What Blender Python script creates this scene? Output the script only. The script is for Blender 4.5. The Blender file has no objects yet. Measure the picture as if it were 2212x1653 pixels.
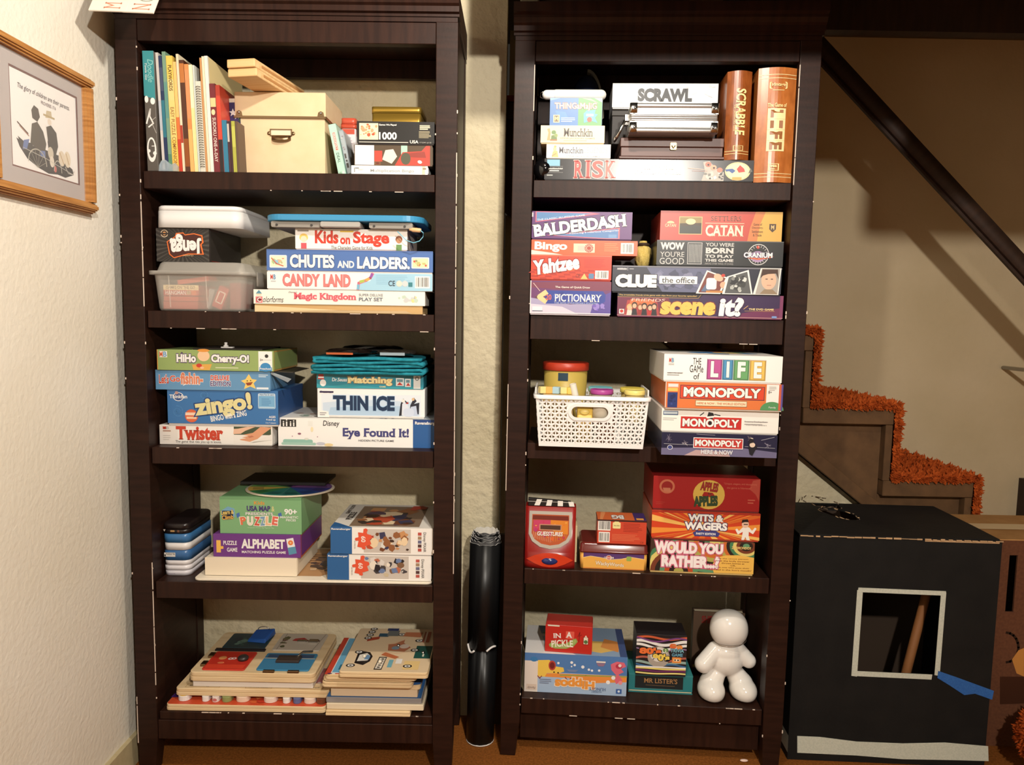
import bpy, bmesh, math, random
from mathutils import Matrix, Vector

# ---------------------------------------------------------------- camera, world, lights, exposure
EYE = 1.158                      # camera height above the floor
FPX, PITCH, ROLL = 1592.7, 0.092246, 0.018939
sc = bpy.context.scene
COL = sc.collection
cp, sp, cr, sr = math.cos(PITCH), math.sin(PITCH), math.cos(ROLL), math.sin(ROLL)
_fw = Vector((0, cp, -sp)); _u = Vector((0, sp, cp)); _r = Vector((1, 0, 0))
RT = _r*cr + _u*sr; UP = _u*cr - _r*sr; FW = _fw
cam_d = bpy.data.cameras.new('camera'); cam = bpy.data.objects.new('camera', cam_d); COL.objects.link(cam)
cam_d.sensor_fit = 'HORIZONTAL'; cam_d.sensor_width = 36.0; cam_d.lens = 36.0*FPX/2212.0
cam_d.clip_start = 0.05; cam_d.clip_end = 50
cam_d.shift_x = 0; cam_d.shift_y = 0
cam.matrix_world = Matrix(((RT.x, UP.x, -FW.x, 0), (RT.y, UP.y, -FW.y, 0), (RT.z, UP.z, -FW.z, EYE), (0, 0, 0, 1)))
sc.camera = cam

world = bpy.data.worlds.new('world'); sc.world = world; world.use_nodes = True
world.node_tree.nodes['Background'].inputs[0].default_value = (1.0, 0.86, 0.68, 1)
world.node_tree.nodes['Background'].inputs[1].default_value = 0.02

def lamp(name, kind, loc, energy, color, size, aim=None):
    d = bpy.data.lights.new(name, kind); d.energy = energy; d.color = color
    if kind == 'AREA': d.shape = 'DISK'; d.size = size
    else: d.shadow_soft_size = size
    o = bpy.data.objects.new(name, d); COL.objects.link(o); o.location = loc
    if aim: o.rotation_euler = (Vector(aim)-Vector(loc)).to_track_quat('-Z', 'Y').to_euler()
    return o
lamp('ceiling_bulb', 'POINT', (0.47, -0.63, EYE+0.786), 150.0, (1.0, 0.94, 0.85), 0.035)
lamp('near_ceiling_bulb', 'POINT', (0.12, 0.95, EYE+0.94), 42.0, (1.0, 0.93, 0.82), 0.03)
vs = sc.view_settings
vs.view_transform = 'Standard'; vs.look = 'None'; vs.gamma = 1.0; vs.use_curve_mapping = False
vs.exposure = 0.30
sc.display_settings.display_device = 'sRGB'

# ---------------------------------------------------------------- materials
def lin(c): 
    c = c/255.0
    return c/12.92 if c <= 0.04045 else ((c+0.055)/1.055)**2.4
ALB = 0.86
def rgb(c): return (lin(c[0])*ALB, lin(c[1])*ALB, lin(c[2])*ALB, 1.0)
_mc = {}
def mat(c, rough=0.45, spec=0.5, metal=0.0, alpha=1.0, name=None):
    k = (tuple(c), rough, spec, metal, alpha)
    if k in _mc: return _mc[k]
    m = bpy.data.materials.new(name or 'print_%d_%d_%d' % tuple(int(x) for x in c)); m.use_nodes = True
    b = m.node_tree.nodes['Principled BSDF']
    b.inputs['Base Color'].default_value = rgb(c); b.inputs['Roughness'].default_value = rough
    b.inputs['Specular IOR Level'].default_value = spec; b.inputs['Metallic'].default_value = metal
    b.inputs['Alpha'].default_value = alpha
    _mc[k] = m
    return m
def nmat(name, c1, c2, scale=(8, 8, 8), nscale=6.0, rough=0.6, spec=0.4, bump=0.0, bscale=60.0, detail=5.0, lo=0.35, hi=0.65, metal=0.0, bdist=0.004):
    """two-tone noise material with relief, in object coordinates"""
    m = bpy.data.materials.new(name); m.use_nodes = True
    nt = m.node_tree; n = nt.nodes; b = n['Principled BSDF']
    tc = n.new('ShaderNodeTexCoord'); mp = n.new('ShaderNodeMapping'); mp.inputs['Scale'].default_value = scale
    nt.links.new(tc.outputs['Object'], mp.inputs[0])
    nz = n.new('ShaderNodeTexNoise'); nz.inputs['Scale'].default_value = nscale; nz.inputs['Detail'].default_value = detail
    nt.links.new(mp.outputs[0], nz.inputs['Vector'])
    rp = n.new('ShaderNodeValToRGB'); rp.color_ramp.elements[0].position = lo; rp.color_ramp.elements[1].position = hi
    rp.color_ramp.elements[0].color = rgb(c1); rp.color_ramp.elements[1].color = rgb(c2)
    nt.links.new(nz.outputs[0], rp.inputs[0]); nt.links.new(rp.outputs[0], b.inputs['Base Color'])
    b.inputs['Roughness'].default_value = rough; b.inputs['Specular IOR Level'].default_value = spec; b.inputs['Metallic'].default_value = metal
    if bump:
        n2 = n.new('ShaderNodeTexNoise'); n2.inputs['Scale'].default_value = bscale; n2.inputs['Detail'].default_value = 4
        nt.links.new(tc.outputs['Object'], n2.inputs['Vector'])
        bp = n.new('ShaderNodeBump'); bp.inputs['Strength'].default_value = bump; bp.inputs['Distance'].default_value = bdist
        nt.links.new(n2.outputs[0], bp.inputs['Height']); nt.links.new(bp.outputs[0], b.inputs['Normal'])
    return m
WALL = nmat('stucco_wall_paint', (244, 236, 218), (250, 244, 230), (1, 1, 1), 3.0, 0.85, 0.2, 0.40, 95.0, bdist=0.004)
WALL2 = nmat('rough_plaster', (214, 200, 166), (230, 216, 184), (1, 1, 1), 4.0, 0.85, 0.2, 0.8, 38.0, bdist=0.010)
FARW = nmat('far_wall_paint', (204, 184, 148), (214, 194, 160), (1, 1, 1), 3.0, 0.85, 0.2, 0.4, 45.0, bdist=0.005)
CEIL = mat((104, 92, 74), 0.9, 0.2, name='ceiling_paint')
FLOORM = nmat('brown_carpet', (122, 72, 28), (150, 90, 38), (1, 1, 1), 180.0, 0.95, 0.1, 0.5, 300.0, bdist=0.003)
ESP = nmat('espresso_wood', (36, 19, 13), (48, 27, 19), (3, 3, 30), 3.0, 0.45, 0.22, 0.12, 140.0, bdist=0.001)
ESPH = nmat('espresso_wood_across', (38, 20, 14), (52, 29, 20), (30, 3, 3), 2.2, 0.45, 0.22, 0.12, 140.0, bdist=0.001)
DARKW = nmat('dark_stained_beam', (44, 28, 20), (58, 38, 27), (20, 3, 3), 3.0, 0.6, 0.4)
STAIRW = nmat('brown_painted_plywood', (92, 66, 42), (108, 78, 50), (3, 3, 3), 8.0, 0.7, 0.3, 0.1, 90)
OAK = nmat('oak_frame_wood', (176, 118, 58), (208, 150, 84), (4, 4, 60), 3.0, 0.4, 0.5)
PINE = nmat('raw_pine', (232, 186, 128), (244, 206, 152), (2, 30, 30), 3.0, 0.6, 0.3)
PLY = nmat('birch_plywood', (226, 196, 150), (238, 212, 170), (2, 20, 40), 3.0, 0.55, 0.35)
CARDB = nmat('kraft_cardboard', (176, 128, 76), (190, 142, 88), (1, 1, 1), 20.0, 0.85, 0.2)
BLKC = nmat('black_painted_cardboard', (12, 12, 12), (20, 19, 18), (1, 1, 1), 14.0, 0.7, 0.3, 0.15, 60)
SHAG = nmat('rust_shag_pile', (150, 62, 22), (196, 92, 38), (1, 1, 1), 60.0, 0.95, 0.1)
TEALC = nmat('teal_towel_cloth', (36, 128, 146), (48, 146, 164), (1, 1, 1), 90.0, 0.95, 0.1, 0.4, 500, bdist=0.002)
WHITEP = mat((244, 242, 240), 0.35, 0.5, name='white_plastic')
CHROME = mat((205, 203, 200), 0.22, 0.5, 1.0, name='polished_metal')
BRONZE = mat((150, 126, 96), 0.35, 0.5, 1.0, name='aged_nickel')
PANEL = nmat('brown_wall_panelling', (96, 76, 54), (112, 90, 64), (6, 1, 1), 4.0, 0.6, 0.3)
CREAM = nmat('cream_paperboard', (238, 208, 166), (242, 214, 174), (1, 1, 1), 30.0, 0.7, 0.3)
CLEAR = mat((236, 230, 220), 0.3, 0.5, 0.0, 0.40, name='milky_clear_plastic')
CLEAR2 = mat((190, 205, 215), 0.2, 0.5, 0.0, 0.55, name='clear_plastic')

# ---------------------------------------------------------------- mesh building
class MB:
    def __init__(s): s.v = []; s.f = []; s.m = []; s.mats = []; s.sm = []
    def mi(s, m):
        if m not in s.mats: s.mats.append(m)
        return s.mats.index(m)
    def add(s, vs, fs, m, smooth=False):
        o = len(s.v); k = s.mi(m); s.v += [tuple(v) for v in vs]
        for f in fs: s.f.append(tuple(i+o for i in f)); s.m.append(k); s.sm.append(smooth)
        return s
    def box(s, x0, y0, z0, x1, y1, z1, m):
        return s.add([(x0,y0,z0),(x1,y0,z0),(x1,y1,z0),(x0,y1,z0),(x0,y0,z1),(x1,y0,z1),(x1,y1,z1),(x0,y1,z1)],
            [(0,3,2,1),(4,5,6,7),(0,1,5,4),(1,2,6,5),(2,3,7,6),(3,0,4,7)], m)
    def hexa(s, p, m):
        return s.add(p, [(0,3,2,1),(4,5,6,7),(0,1,5,4),(1,2,6,5),(2,3,7,6),(3,0,4,7)], m)
    def prism(s, poly, axis, a0, a1, m, smooth=False):
        """poly in the plane across axis ('x': (y,z), 'y': (x,z), 'z': (x,y)), from a0 to a1"""
        n = len(poly)
        def P(p, a): return {'x': (a, p[0], p[1]), 'y': (p[0], a, p[1]), 'z': (p[0], p[1], a)}[axis]
        vs = [P(p, a0) for p in poly] + [P(p, a1) for p in poly]
        s.add(vs, [tuple(range(n-1, -1, -1)), tuple(range(n, 2*n))], m)
        return s.add(vs, [(i, (i+1) % n, n+(i+1) % n, n+i) for i in range(n)], m, smooth)
    def loft(s, rings, m, cap0=True, cap1=True, smooth=True, closed=True):
        n = len(rings[0]); vs = [p for r in rings for p in r]; fs = []
        for j in range(len(rings)-1):
            for i in range(n if closed else n-1):
                a = j*n+i; b = j*n+(i+1) % n
                fs.append((a, b, b+n, a+n))
        s.add(vs, fs, m, smooth)
        if cap0: s.add(rings[0], [tuple(range(n-1, -1, -1))], m)
        if cap1: s.add(rings[-1], [tuple(range(n))], m)
        return s
    def tube(s, pts, r, m, n=10, caps=True):
        pts = [Vector(p) for p in pts]; rings = []
        for i, p in enumerate(pts):
            t = (pts[min(i+1, len(pts)-1)]-pts[max(i-1, 0)]).normalized()
            a = t.cross(Vector((0, 0, 1))); a = t.cross(Vector((1, 0, 0))) if a.length < 0.05 else a
            a.normalize(); b = t.cross(a)
            rr = r[i] if isinstance(r, (list, tuple)) else r
            rings.append([p + a*rr*math.cos(2*math.pi*k/n) + b*rr*math.sin(2*math.pi*k/n) for k in range(n)])
        return s.loft(rings, m, caps, caps)
    def lathe(s, prof, m, c=(0, 0, 0), n=28, caps=True, sy=1.0):
        rings = [[(c[0]+r*math.cos(2*math.pi*k/n), c[1]+sy*r*math.sin(2*math.pi*k/n), c[2]+z) for k in range(n)] for r, z in prof]
        return s.loft(rings, m, caps, caps)
    def ell(s, c, rx, ry, rz, m, n=20, k=12, mtx=None):
        rings = []
        for j in range(k+1):
            a = -math.pi/2 + math.pi*j/k; q = max(math.cos(a), 0.02)
            ring = [Vector((rx*q*math.cos(2*math.pi*i/n), ry*q*math.sin(2*math.pi*i/n), rz*math.sin(a))) for i in range(n)]
            if mtx: ring = [mtx @ p for p in ring]
            rings.append([p + Vector(c) for p in ring])
        return s.loft(rings, m)
    def rbox(s, x0, y0, z0, x1, y1, z1, r, m, k=5, taper=0.0, smooth=True, cap1=True, cap0=True):
        rings = [rrect(x0+taper, y0+taper, x1-taper, y1-taper, max(r-taper, r*0.5), k, z0), rrect(x0, y0, x1, y1, r, k, z1)]
        return s.loft(rings, m, cap0, cap1, smooth)
    def build(s, name, parent=None, bev=0.0, seg=1, kind=None, mw=None, auto=True):
        me = bpy.data.meshes.new(name); me.from_pydata(s.v, [], s.f)
        for m in s.mats: me.materials.append(m)
        me.polygons.foreach_set('material_index', s.m); me.polygons.foreach_set('use_smooth', s.sm)
        bm = bmesh.new(); bm.from_mesh(me)
        if bev > 0:
            bmesh.ops.remove_doubles(bm, verts=bm.verts, dist=1e-6)
            ed = [e for e in bm.edges if len(e.link_faces) == 2 and e.calc_face_angle(0) > 0.6]
            bmesh.ops.bevel(bm, geom=ed, offset=bev, segments=seg, affect='EDGES', clamp_overlap=True, profile=0.5)
        if auto and bev == 0 and any(s.sm): bmesh.ops.remove_doubles(bm, verts=bm.verts, dist=1e-7)
        bmesh.ops.recalc_face_normals(bm, faces=bm.faces) if auto else None
        bm.to_mesh(me); bm.free(); me.update()
        o = bpy.data.objects.new(name, me); COL.objects.link(o)
        if parent: o.parent = parent
        if mw is not None: o.matrix_world = mw
        if kind: o['kind'] = kind
        return o
def rrect(x0, y0, x1, y1, r, k, z):
    pts = []
    for cx, cy, a0 in ((x1-r, y0+r, -90), (x1-r, y1-r, 0), (x0+r, y1-r, 90), (x0+r, y0+r, 180)):
        for i in range(k+1):
            a = math.radians(a0 + 90*i/k); pts.append((cx+r*math.cos(a), cy+r*math.sin(a), z))
    return pts
def rr2(x0, y0, x1, y1, r, k=5): return [(p[0], p[1]) for p in rrect(x0, y0, x1, y1, r, k, 0)]
def tag(o, label, cat, group=None):
    o['label'] = label; o['category'] = cat
    if group: o['group'] = group
    return o
def thing(name, label, cat, mw, group=None):
    o = bpy.data.objects.new(name, None); COL.objects.link(o); o.matrix_world = mw; o.empty_display_size = 0.05
    return tag(o, label, cat, group)
def struct(mb, name, parent=None, bev=0.0, mw=None):
    o = mb.build(name, parent, bev, mw=mw)
    if not parent: o['kind'] = 'structure'
    return o
bpy.context.view_layer.update()

# ---------------------------------------------------------------- sight lines: where a thing seen in the photograph stands in the room
def ray(px, py): return FW + RT*((px-1106)/FPX) - UP*((py-826.5)/FPX)
ORG = Vector((0, 0, EYE))
def at_y(px, py, Y): d = ray(px, py); return ORG + d*(Y/d.y)
def at_z(px, py, Z): d = ray(px, py); return ORG + d*((Z-EYE)/d.z)
def at_x(px, py, X): d = ray(px, py); return ORG + d*(X/d.x)
class Case:
    def __init__(s, W, x0, y0, yaw, roll, pw, dep, shelves):
        s.W, s.pw, s.dep, s.sh = W, pw, dep, shelves
        s.M = Matrix.Translation((x0-roll*EYE, y0, roll*W/2)) @ Matrix.Rotation(yaw, 4, 'Z') @ Matrix.Rotation(roll, 4, 'Y')
        s.I = s.M.inverted()
    def pt(s, px, py, v):
        o = s.I @ ORG; d = s.I.to_3x3() @ ray(px, py)
        p = o + d*((v-o.y)/d.y); return p.x, p.z
    def on(s, px, py, z):
        o = s.I @ ORG; d = s.I.to_3x3() @ ray(px, py)
        p = o + d*((z-o.z)/d.z); return p.x, p.y
    def place(s, u, v, z, yaw=0.0): return s.M @ Matrix.Translation((u, v, z+0.0004)) @ Matrix.Rotation(yaw, 4, 'Z')
E0 = EYE
LC = Case(0.783, -0.91783, 1.7429, -0.007008, -0.003975, 0.0498, 0.284, [E0+0.3172, E0-0.0059, E0-0.333, E0-0.6659, E0-0.9989])
RC = Case(0.7233, -0.00986, 1.84127, -0.058604, 0.002772, 0.0495, 0.285, [E0+0.328, E0-0.0009, E0-0.3245, E0-0.6515, E0-0.999])

# ---------------------------------------------------------------- flat print on faces
_tc = {}
def text_mesh(txt, off=0.0, serif=0.0, shear=0.0, space=1.0):
    k = (txt, off, serif, shear, space)
    if k in _tc: return _tc[k]
    cu = bpy.data.curves.new('type', 'FONT'); cu.body = txt; cu.size = 1.0; cu.offset = off; cu.shear = shear; cu.resolution_u = 3
    cu.space_character = space; cu.align_x = 'LEFT'
    ob = bpy.data.objects.new('type', cu); me = ob.to_mesh()
    vs = [(v.co.x, v.co.y) for v in me.vertices]; fs = [tuple(p.vertices) for p in me.polygons]
    if serif > 0 and fs:
        ec = {}
        for f in fs:
            for i in range(len(f)):
                e = (min(f[i], f[i-1]), max(f[i], f[i-1])); ec[e] = ec.get(e, 0)+1
        par = list(range(len(vs)))
        def find(a):
            while par[a] != a: par[a] = par[par[a]]; a = par[a]
            return a
        for a, b in ec: par[find(a)] = find(b)
        comp = {}
        for i, v in enumerate(vs):
            c = comp.setdefault(find(i), [9, -9]); c[0] = min(c[0], v[1]); c[1] = max(c[1], v[1])
        seg = []
        for (a, b), n in ec.items():
            if n == 1 and abs(vs[a][1]-vs[b][1]) < 0.004:
                lo, hi = comp[find(a)]; y = vs[a][1]; x0, x1 = sorted((vs[a][0], vs[b][0]))
                if x1-x0 < 0.26 and x1-x0 > 0.015 and (y-lo < 0.02 or hi-y < 0.02 or abs(y) < 0.02): seg.append((x0, x1, y, y < (lo+hi)/2))
        for x0, x1, y, low in seg:
            t = 0.055; o = len(vs); e = serif
            ya, yb = (y, y+t) if low else (y-t, y)
            vs += [(x0-e, ya), (x1+e, ya), (x1+e, yb), (x0-e, yb)]; fs.append((o, o+1, o+2, o+3))
    ob.to_mesh_clear(); bpy.data.objects.remove(ob); bpy.data.curves.remove(cu)
    _tc[k] = (vs, fs)
    return _tc[k]
class Face:
    """a rectangle on a thing, in the thing's own coordinates: origin at its lower left, right and up as one reads it"""
    def __init__(s, o, r, u, w, h): s.o, s.r, s.u, s.w, s.h = Vector(o), Vector(r), Vector(u), w, h; s.n = s.r.cross(s.u); s.k = 1
    def p(s, x, y, lift): return s.o + s.r*x + s.u*y + s.n*lift
class Print:
    STEP = 0.00003
    def __init__(s, face, parent, name='printed_front'): s.F, s.par, s.name, s.mb = face, parent, name, MB()
    def _lift(s): s.F.k += 1; return s.F.k*s.STEP
    def poly(s, pts, c, rough=0.4):
        """pts in fractions of the face"""
        F = s.F; l = s._lift()
        s.mb.add([F.p(a*F.w, b*F.h, l) for a, b in pts], [tuple(range(len(pts)))], mat(c, rough)); return s
    def R(s, s0, t0, s1, t1, c, rough=0.4):
        if getattr(s.F, 'curved', False) and s1-s0 > .12:
            k = s.F.k
            for i in range(8): s.F.k = k; s.poly([(s0+(s1-s0)*i/8,t0),(s0+(s1-s0)*(i+1)/8,t0),(s0+(s1-s0)*(i+1)/8,t1),(s0+(s1-s0)*i/8,t1)], c, rough)
            return s
        return s.poly([(s0,t0),(s1,t0),(s1,t1),(s0,t1)], c, rough)
    def E(s, cs, ct, r, c, q=1.0, a0=0, a1=360, n=24, rot=0.0):
        """ellipse, radius r (fraction of height) across and r*q up"""
        F = s.F; k = F.h/F.w; pts = []; full = abs(a1-a0) >= 360; cr_, sr_ = math.cos(rot), math.sin(rot)
        for i in range(n if full else n+1):
            a = math.radians(a0+(a1-a0)*i/n); x, y = r*math.cos(a), r*q*math.sin(a)
            pts.append((cs+(x*cr_-y*sr_)*k, ct+x*sr_+y*cr_))
        if not full: pts.append((cs, ct))
        return s.poly(pts, c)
    def RR(s, s0, t0, s1, t1, c, rad=0.2):
        F = s.F; pts = rr2(s0*F.w, t0*F.h, s1*F.w, t1*F.h, rad*min((t1-t0)*F.h, (s1-s0)*F.w))
        return s.poly([(x/F.w, y/F.h) for x, y in pts], c)
    def L(s, pts, w, c):
        """stroke, width w in fractions of the height"""
        F = s.F; P2 = [Vector((a*F.w, b*F.h)) for a, b in pts]; l = s._lift(); hw = w*F.h/2
        for a, b in zip(P2, P2[1:]):
            d = (b-a); d = d.normalized() if d.length > 0 else Vector((1, 0)); n = Vector((-d.y, d.x))*hw
            a2, b2 = a-d*hw*0.6, b+d*hw*0.6
            s.mb.add([F.p(q.x, q.y, l) for q in (a2-n, b2-n, b2+n, a2+n)], [(0, 1, 2, 3)], mat(c, 0.4))
        return s
    def T(s, txt, s0, s1, t0, t1, c, off=0.0, rot=0.0, serif=0.0, shear=0.0, out=None, space=1.0, up=False, arc=0.0, grow=0.0):
        """lettering stretched to the rectangle s0..s1, t0..t1; out=(colour, weight) puts a rim behind it"""
        F = s.F
        for col, wt in ([(out[0], off+out[1])] if out else []) + [(c, off)]:
            vs, fs = text_mesh(txt, wt, serif, shear, space)
            if not fs: continue
            b0 = text_mesh(txt, off, serif, shear, space)[0]
            x0 = min(v[0] for v in b0); x1 = max(v[0] for v in b0); y0 = min(v[1] for v in b0); y1 = max(v[1] for v in b0)
            W, H = (s1-s0)*F.w, (t1-t0)*F.h; l = s._lift()
            if rot in (90, -90): W, H = H, W
            l += .0012 if getattr(F, 'curved', False) else 0
            cx, cy = (s0+s1)/2*F.w, (t0+t1)/2*F.h; ca, sa = math.cos(math.radians(rot)), math.sin(math.radians(rot)); pts = []
            for x, y in vs:
                f = (x-x0)/(x1-x0)-0.5; X = f*W; Y = ((y-y0)/(y1-y0)-0.5)*H*(1+grow*f*2) + arc*H*(0.25-f*f)
                pts.append(F.p(cx+X*ca-Y*sa, cy+X*sa+Y*ca, l))
            s.mb.add(pts, fs, mat(col, 0.4))
        return s
    def lines(s, s0, t0, s1, t1, n, c, fill=0.45, seed=1):
        rd = random.Random(seed); dt = (t1-t0)/n
        for i in range(n): s.R(s0, t0+i*dt+dt*(1-fill)/2, s0+(s1-s0)*rd.uniform(0.72, 1), t0+i*dt+dt*(1+fill)/2, c); s.F.k -= 1
        s.F.k += 1; return s
    def bars(s, s0, t0, s1, t1, n=18, seed=2, c=(30, 30, 30)):
        s.R(s0, t0, s1, t1, (245, 243, 238)); rd = random.Random(seed); x = s0+(s1-s0)*0.07
        while x < s1-(s1-s0)*0.07:
            w = (s1-s0)/n*rd.choice((0.25, 0.45, 0.7)); s.R(x, t0+(t1-t0)*0.12, min(x+w, s1), t1-(t1-t0)*0.1, c); s.F.k -= 1; x += w+(s1-s0)/n*rd.choice((0.3, 0.5, 0.8))
        s.F.k += 1; return s
    def blobs(s, s0, t0, s1, t1, cols, n, seed=3, r=0.12):
        rd = random.Random(seed); F = s.F; k = F.h/F.w
        for i in range(n):
            rr = r*rd.uniform(0.4, 1.1); q = rd.uniform(0.5, 1.3)
            a = rd.uniform(s0+rr*k, s1-rr*k) if s1-s0 > 2*rr*k else (s0+s1)/2
            b = rd.uniform(t0+rr*q, t1-rr*q) if t1-t0 > 2*rr*q else (t0+t1)/2
            rr = min(rr, (s1-s0)/2/k, (t1-t0)/2/q)
            m = rd.randint(4, 7); ph = rd.uniform(0, 6)
            s.poly([(a+rr*k*rd.uniform(0.7, 1)*math.cos(ph+2*math.pi*j/m), b+rr*q*rd.uniform(0.7, 1)*math.sin(ph+2*math.pi*j/m)) for j in range(m)], rd.choice(cols))
        return s
    def done(s):
        if s.mb.f: return s.mb.build(s.name, s.par, auto=False)
def faces(w, d, h, z=0.0):
    return {'f': Face((-w/2, -d/2, z), (1,0,0), (0,0,1), w, h), 'r': Face((w/2, -d/2, z), (0,1,0), (0,0,1), d, h),
            'l': Face((-w/2, d/2, z), (0,-1,0), (0,0,1), d, h), 't': Face((-w/2, -d/2, z+h), (1,0,0), (0,1,0), w, d)}
class Item: pass
def span(C, v, xl, xr, yt, yb, vr=None):
    vr = v if vr is None else vr; ym = (yt+yb)/2
    u0, _ = C.pt(xl, ym, v); u1, _ = C.pt(xr, ym, vr)
    xm = (xl+xr)/2; vm = (v+vr)/2; z0 = C.pt(xm, yb, vm)[1]; z1 = C.pt(xm, yt, vm)[1]
    if v > -.02:
        if u0 < C.pw+.0012 and u1 > C.pw+.02: u0 = C.pw+.0012
        if u1 > C.W-C.pw-.0012 and u0 < C.W-C.pw-.02: u1 = C.W-C.pw-.0012
    du, dv = u1-u0, vr-v
    return u0, u1, math.hypot(du, dv), z1-z0, math.atan2(dv, du), z0
def carton(C, name, label, v, xl, xr, yt, yb, depth, base, col, kind='lid', cat='game box', vr=None, group=None, tray=(235, 228, 215), bev=0.0012, rough=0.38, h=None, dz=0.0, side=None, top=None):
    """a board-game box: 'lid' = lid over an inner tray, 'tuck' = one carton with a tucked end flap"""
    u0, u1, w, hh, yaw, z0 = span(C, v, xl, xr, yt, yb, vr)
    h = h or hh; vr = v if vr is None else vr
    ax = Vector((math.cos(yaw), math.sin(yaw), 0)); ay = Vector((-math.sin(yaw), math.cos(yaw), 0))
    c = Vector((u0, v, 0)) + ax*w/2 + ay*depth/2
    it = Item(); it.root = thing(name, label, cat, C.place(c.x, c.y, base+dz, yaw), group)
    it.w, it.d, it.h, it.top = w, depth, h, base+dz+h+0.0004
    M = mat(col, rough)
    if kind == 'lid':
        MB().box(-w/2, -depth/2, h*0.05, w/2, depth/2, h, M).build('lid', it.root, bev)
        e = 0.0016
        MB().box(-w/2+e, -depth/2+e, 0, w/2-e, depth/2-e, h*0.049, mat(tray, 0.6)).build('tray', it.root)
    elif kind == 'tuck':
        MB().box(-w/2, -depth/2, 0, w/2, depth/2, h, M).build('carton', it.root, bev)
        MB().box(w/2, -depth/2+0.004, 0.004, w/2+0.0008, depth/2-0.004, h-0.003, M).build('end_flap', it.root)
    it.f = faces(w, depth, h)
    if side:
        MB().add([it.f['r'].p(0, h*0.05 if kind == 'lid' else 0, 0.0004), it.f['r'].p(depth, h*0.05 if kind == 'lid' else 0, 0.0004), it.f['r'].p(depth, h, 0.0004), it.f['r'].p(0, h, 0.0004)], [(0,1,2,3)], mat(side, rough)).build('printed_side', it.root, auto=False)
    if top:
        MB().add([it.f['t'].p(0, 0, 0.0004), it.f['t'].p(w, 0, 0.0004), it.f['t'].p(w, depth, 0.0004), it.f['t'].p(0, depth, 0.0004)], [(0,1,2,3)], mat(top, rough)).build('printed_top', it.root, auto=False)
    it.art = Print(it.f['f'], it.root, 'artwork'); it.ttl = Print(it.f['f'], it.root, 'title_lettering')
    it.art.R(0, 0.051 if kind == 'lid' else 0, 1, 1, col, rough)
    return it
def fin(it): it.art.done(); it.ttl.done()
# ---------------------------------------------------------------- the room
WX, WY, WY2, FY, CZ = -0.95, 2.035, 2.26, 2.72, 2.16
def slab(name, x0, y0, z0, x1, y1, z1, m): return struct(MB().box(x0, y0, z0, x1, y1, z1, m), name)
slab('floor', -1.0, -3.3, -0.05, 2.95, 2.85, 0.0, FLOORM)
slab('ceiling', -1.0, -3.3, CZ, 2.95, 2.85, CZ+0.05, CEIL)
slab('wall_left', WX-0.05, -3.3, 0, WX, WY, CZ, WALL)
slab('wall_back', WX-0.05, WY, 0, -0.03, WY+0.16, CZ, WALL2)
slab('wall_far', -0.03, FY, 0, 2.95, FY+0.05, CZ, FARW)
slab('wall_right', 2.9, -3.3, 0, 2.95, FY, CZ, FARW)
slab('wall_front', WX-0.05, -3.35, 0, 2.95, -3.3, CZ, PANEL)
hz = at_y(1990, 80, 2.14).z
slab('trim_1', 0.74, 2.10, hz, 2.9, 2.14, CZ, DARKW)                        # header over the stair opening
mb = MB().box(0.18, 0.97, EYE+0.672, 0.86, 1.03, CZ, DARKW).box(0.86, 0.97, EYE+0.555, 2.9, 1.03, CZ, DARKW)
struct(mb, 'shadow_caster_stepped')                                                 # added above the frame to cast shadow on the right bookcase and far wall
tx = at_y(2207, 1060, 2.70).x
slab('trim_2', tx, 2.66, 0, tx+0.10, 2.72, at_y(2209, 1035, 2.70).z, DARKW)
slab('baseboard_left', WX, -3.3, 0, WX+0.012, WY, 0.075, nmat('baseboard_paint', (196, 180, 140), (206, 190, 150), rough=0.5))

slab('shadow_caster_bar', -0.03, 1.57, EYE+0.70, 2.9, 1.61, CZ, DARKW)               # unseen bar, added to shade the right bookcase top and far wall

# ---------------------------------------------------------------- staircase along the far wall
SY, SB = 2.20, 2.70
A = at_y(1759, 724, SY); B = at_y(1937, 876, SY); D = at_y(2104, 1043, SY)
run = (D.x-A.x)/2; rise = (A.z-D.z)/2
def step_x(k): return A.x + run*k
def step_z(k): return A.z - rise*k
st = bpy.data.objects.new('staircase', None); COL.objects.link(st); st.location = (D.x, SY, 0)
tag(st, 'brown painted plywood staircase with shaggy rust carpet beside the right bookcase', 'staircase')
IM = Matrix.Translation(-st.location)
def stp(mb, name, bev=0.0, kind=None):
    mb.v = [tuple(IM @ Vector(p)) for p in mb.v]
    return mb.build(name, st, bev, kind=kind)
KS = range(-3, 5)
for k in KS:
    x0, x1, z = step_x(k-1), step_x(k), step_z(k)
    stp(MB().box(x0-0.02, SY, z-0.047, x1, SB, z, STAIRW), 'tread', 0.002)
    if z-rise > 0.02: stp(MB().box(x1-0.022, SY+0.002, z-rise, x1-0.0005, SB, z-0.048, STAIRW), 'riser', 0.0015)
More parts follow.
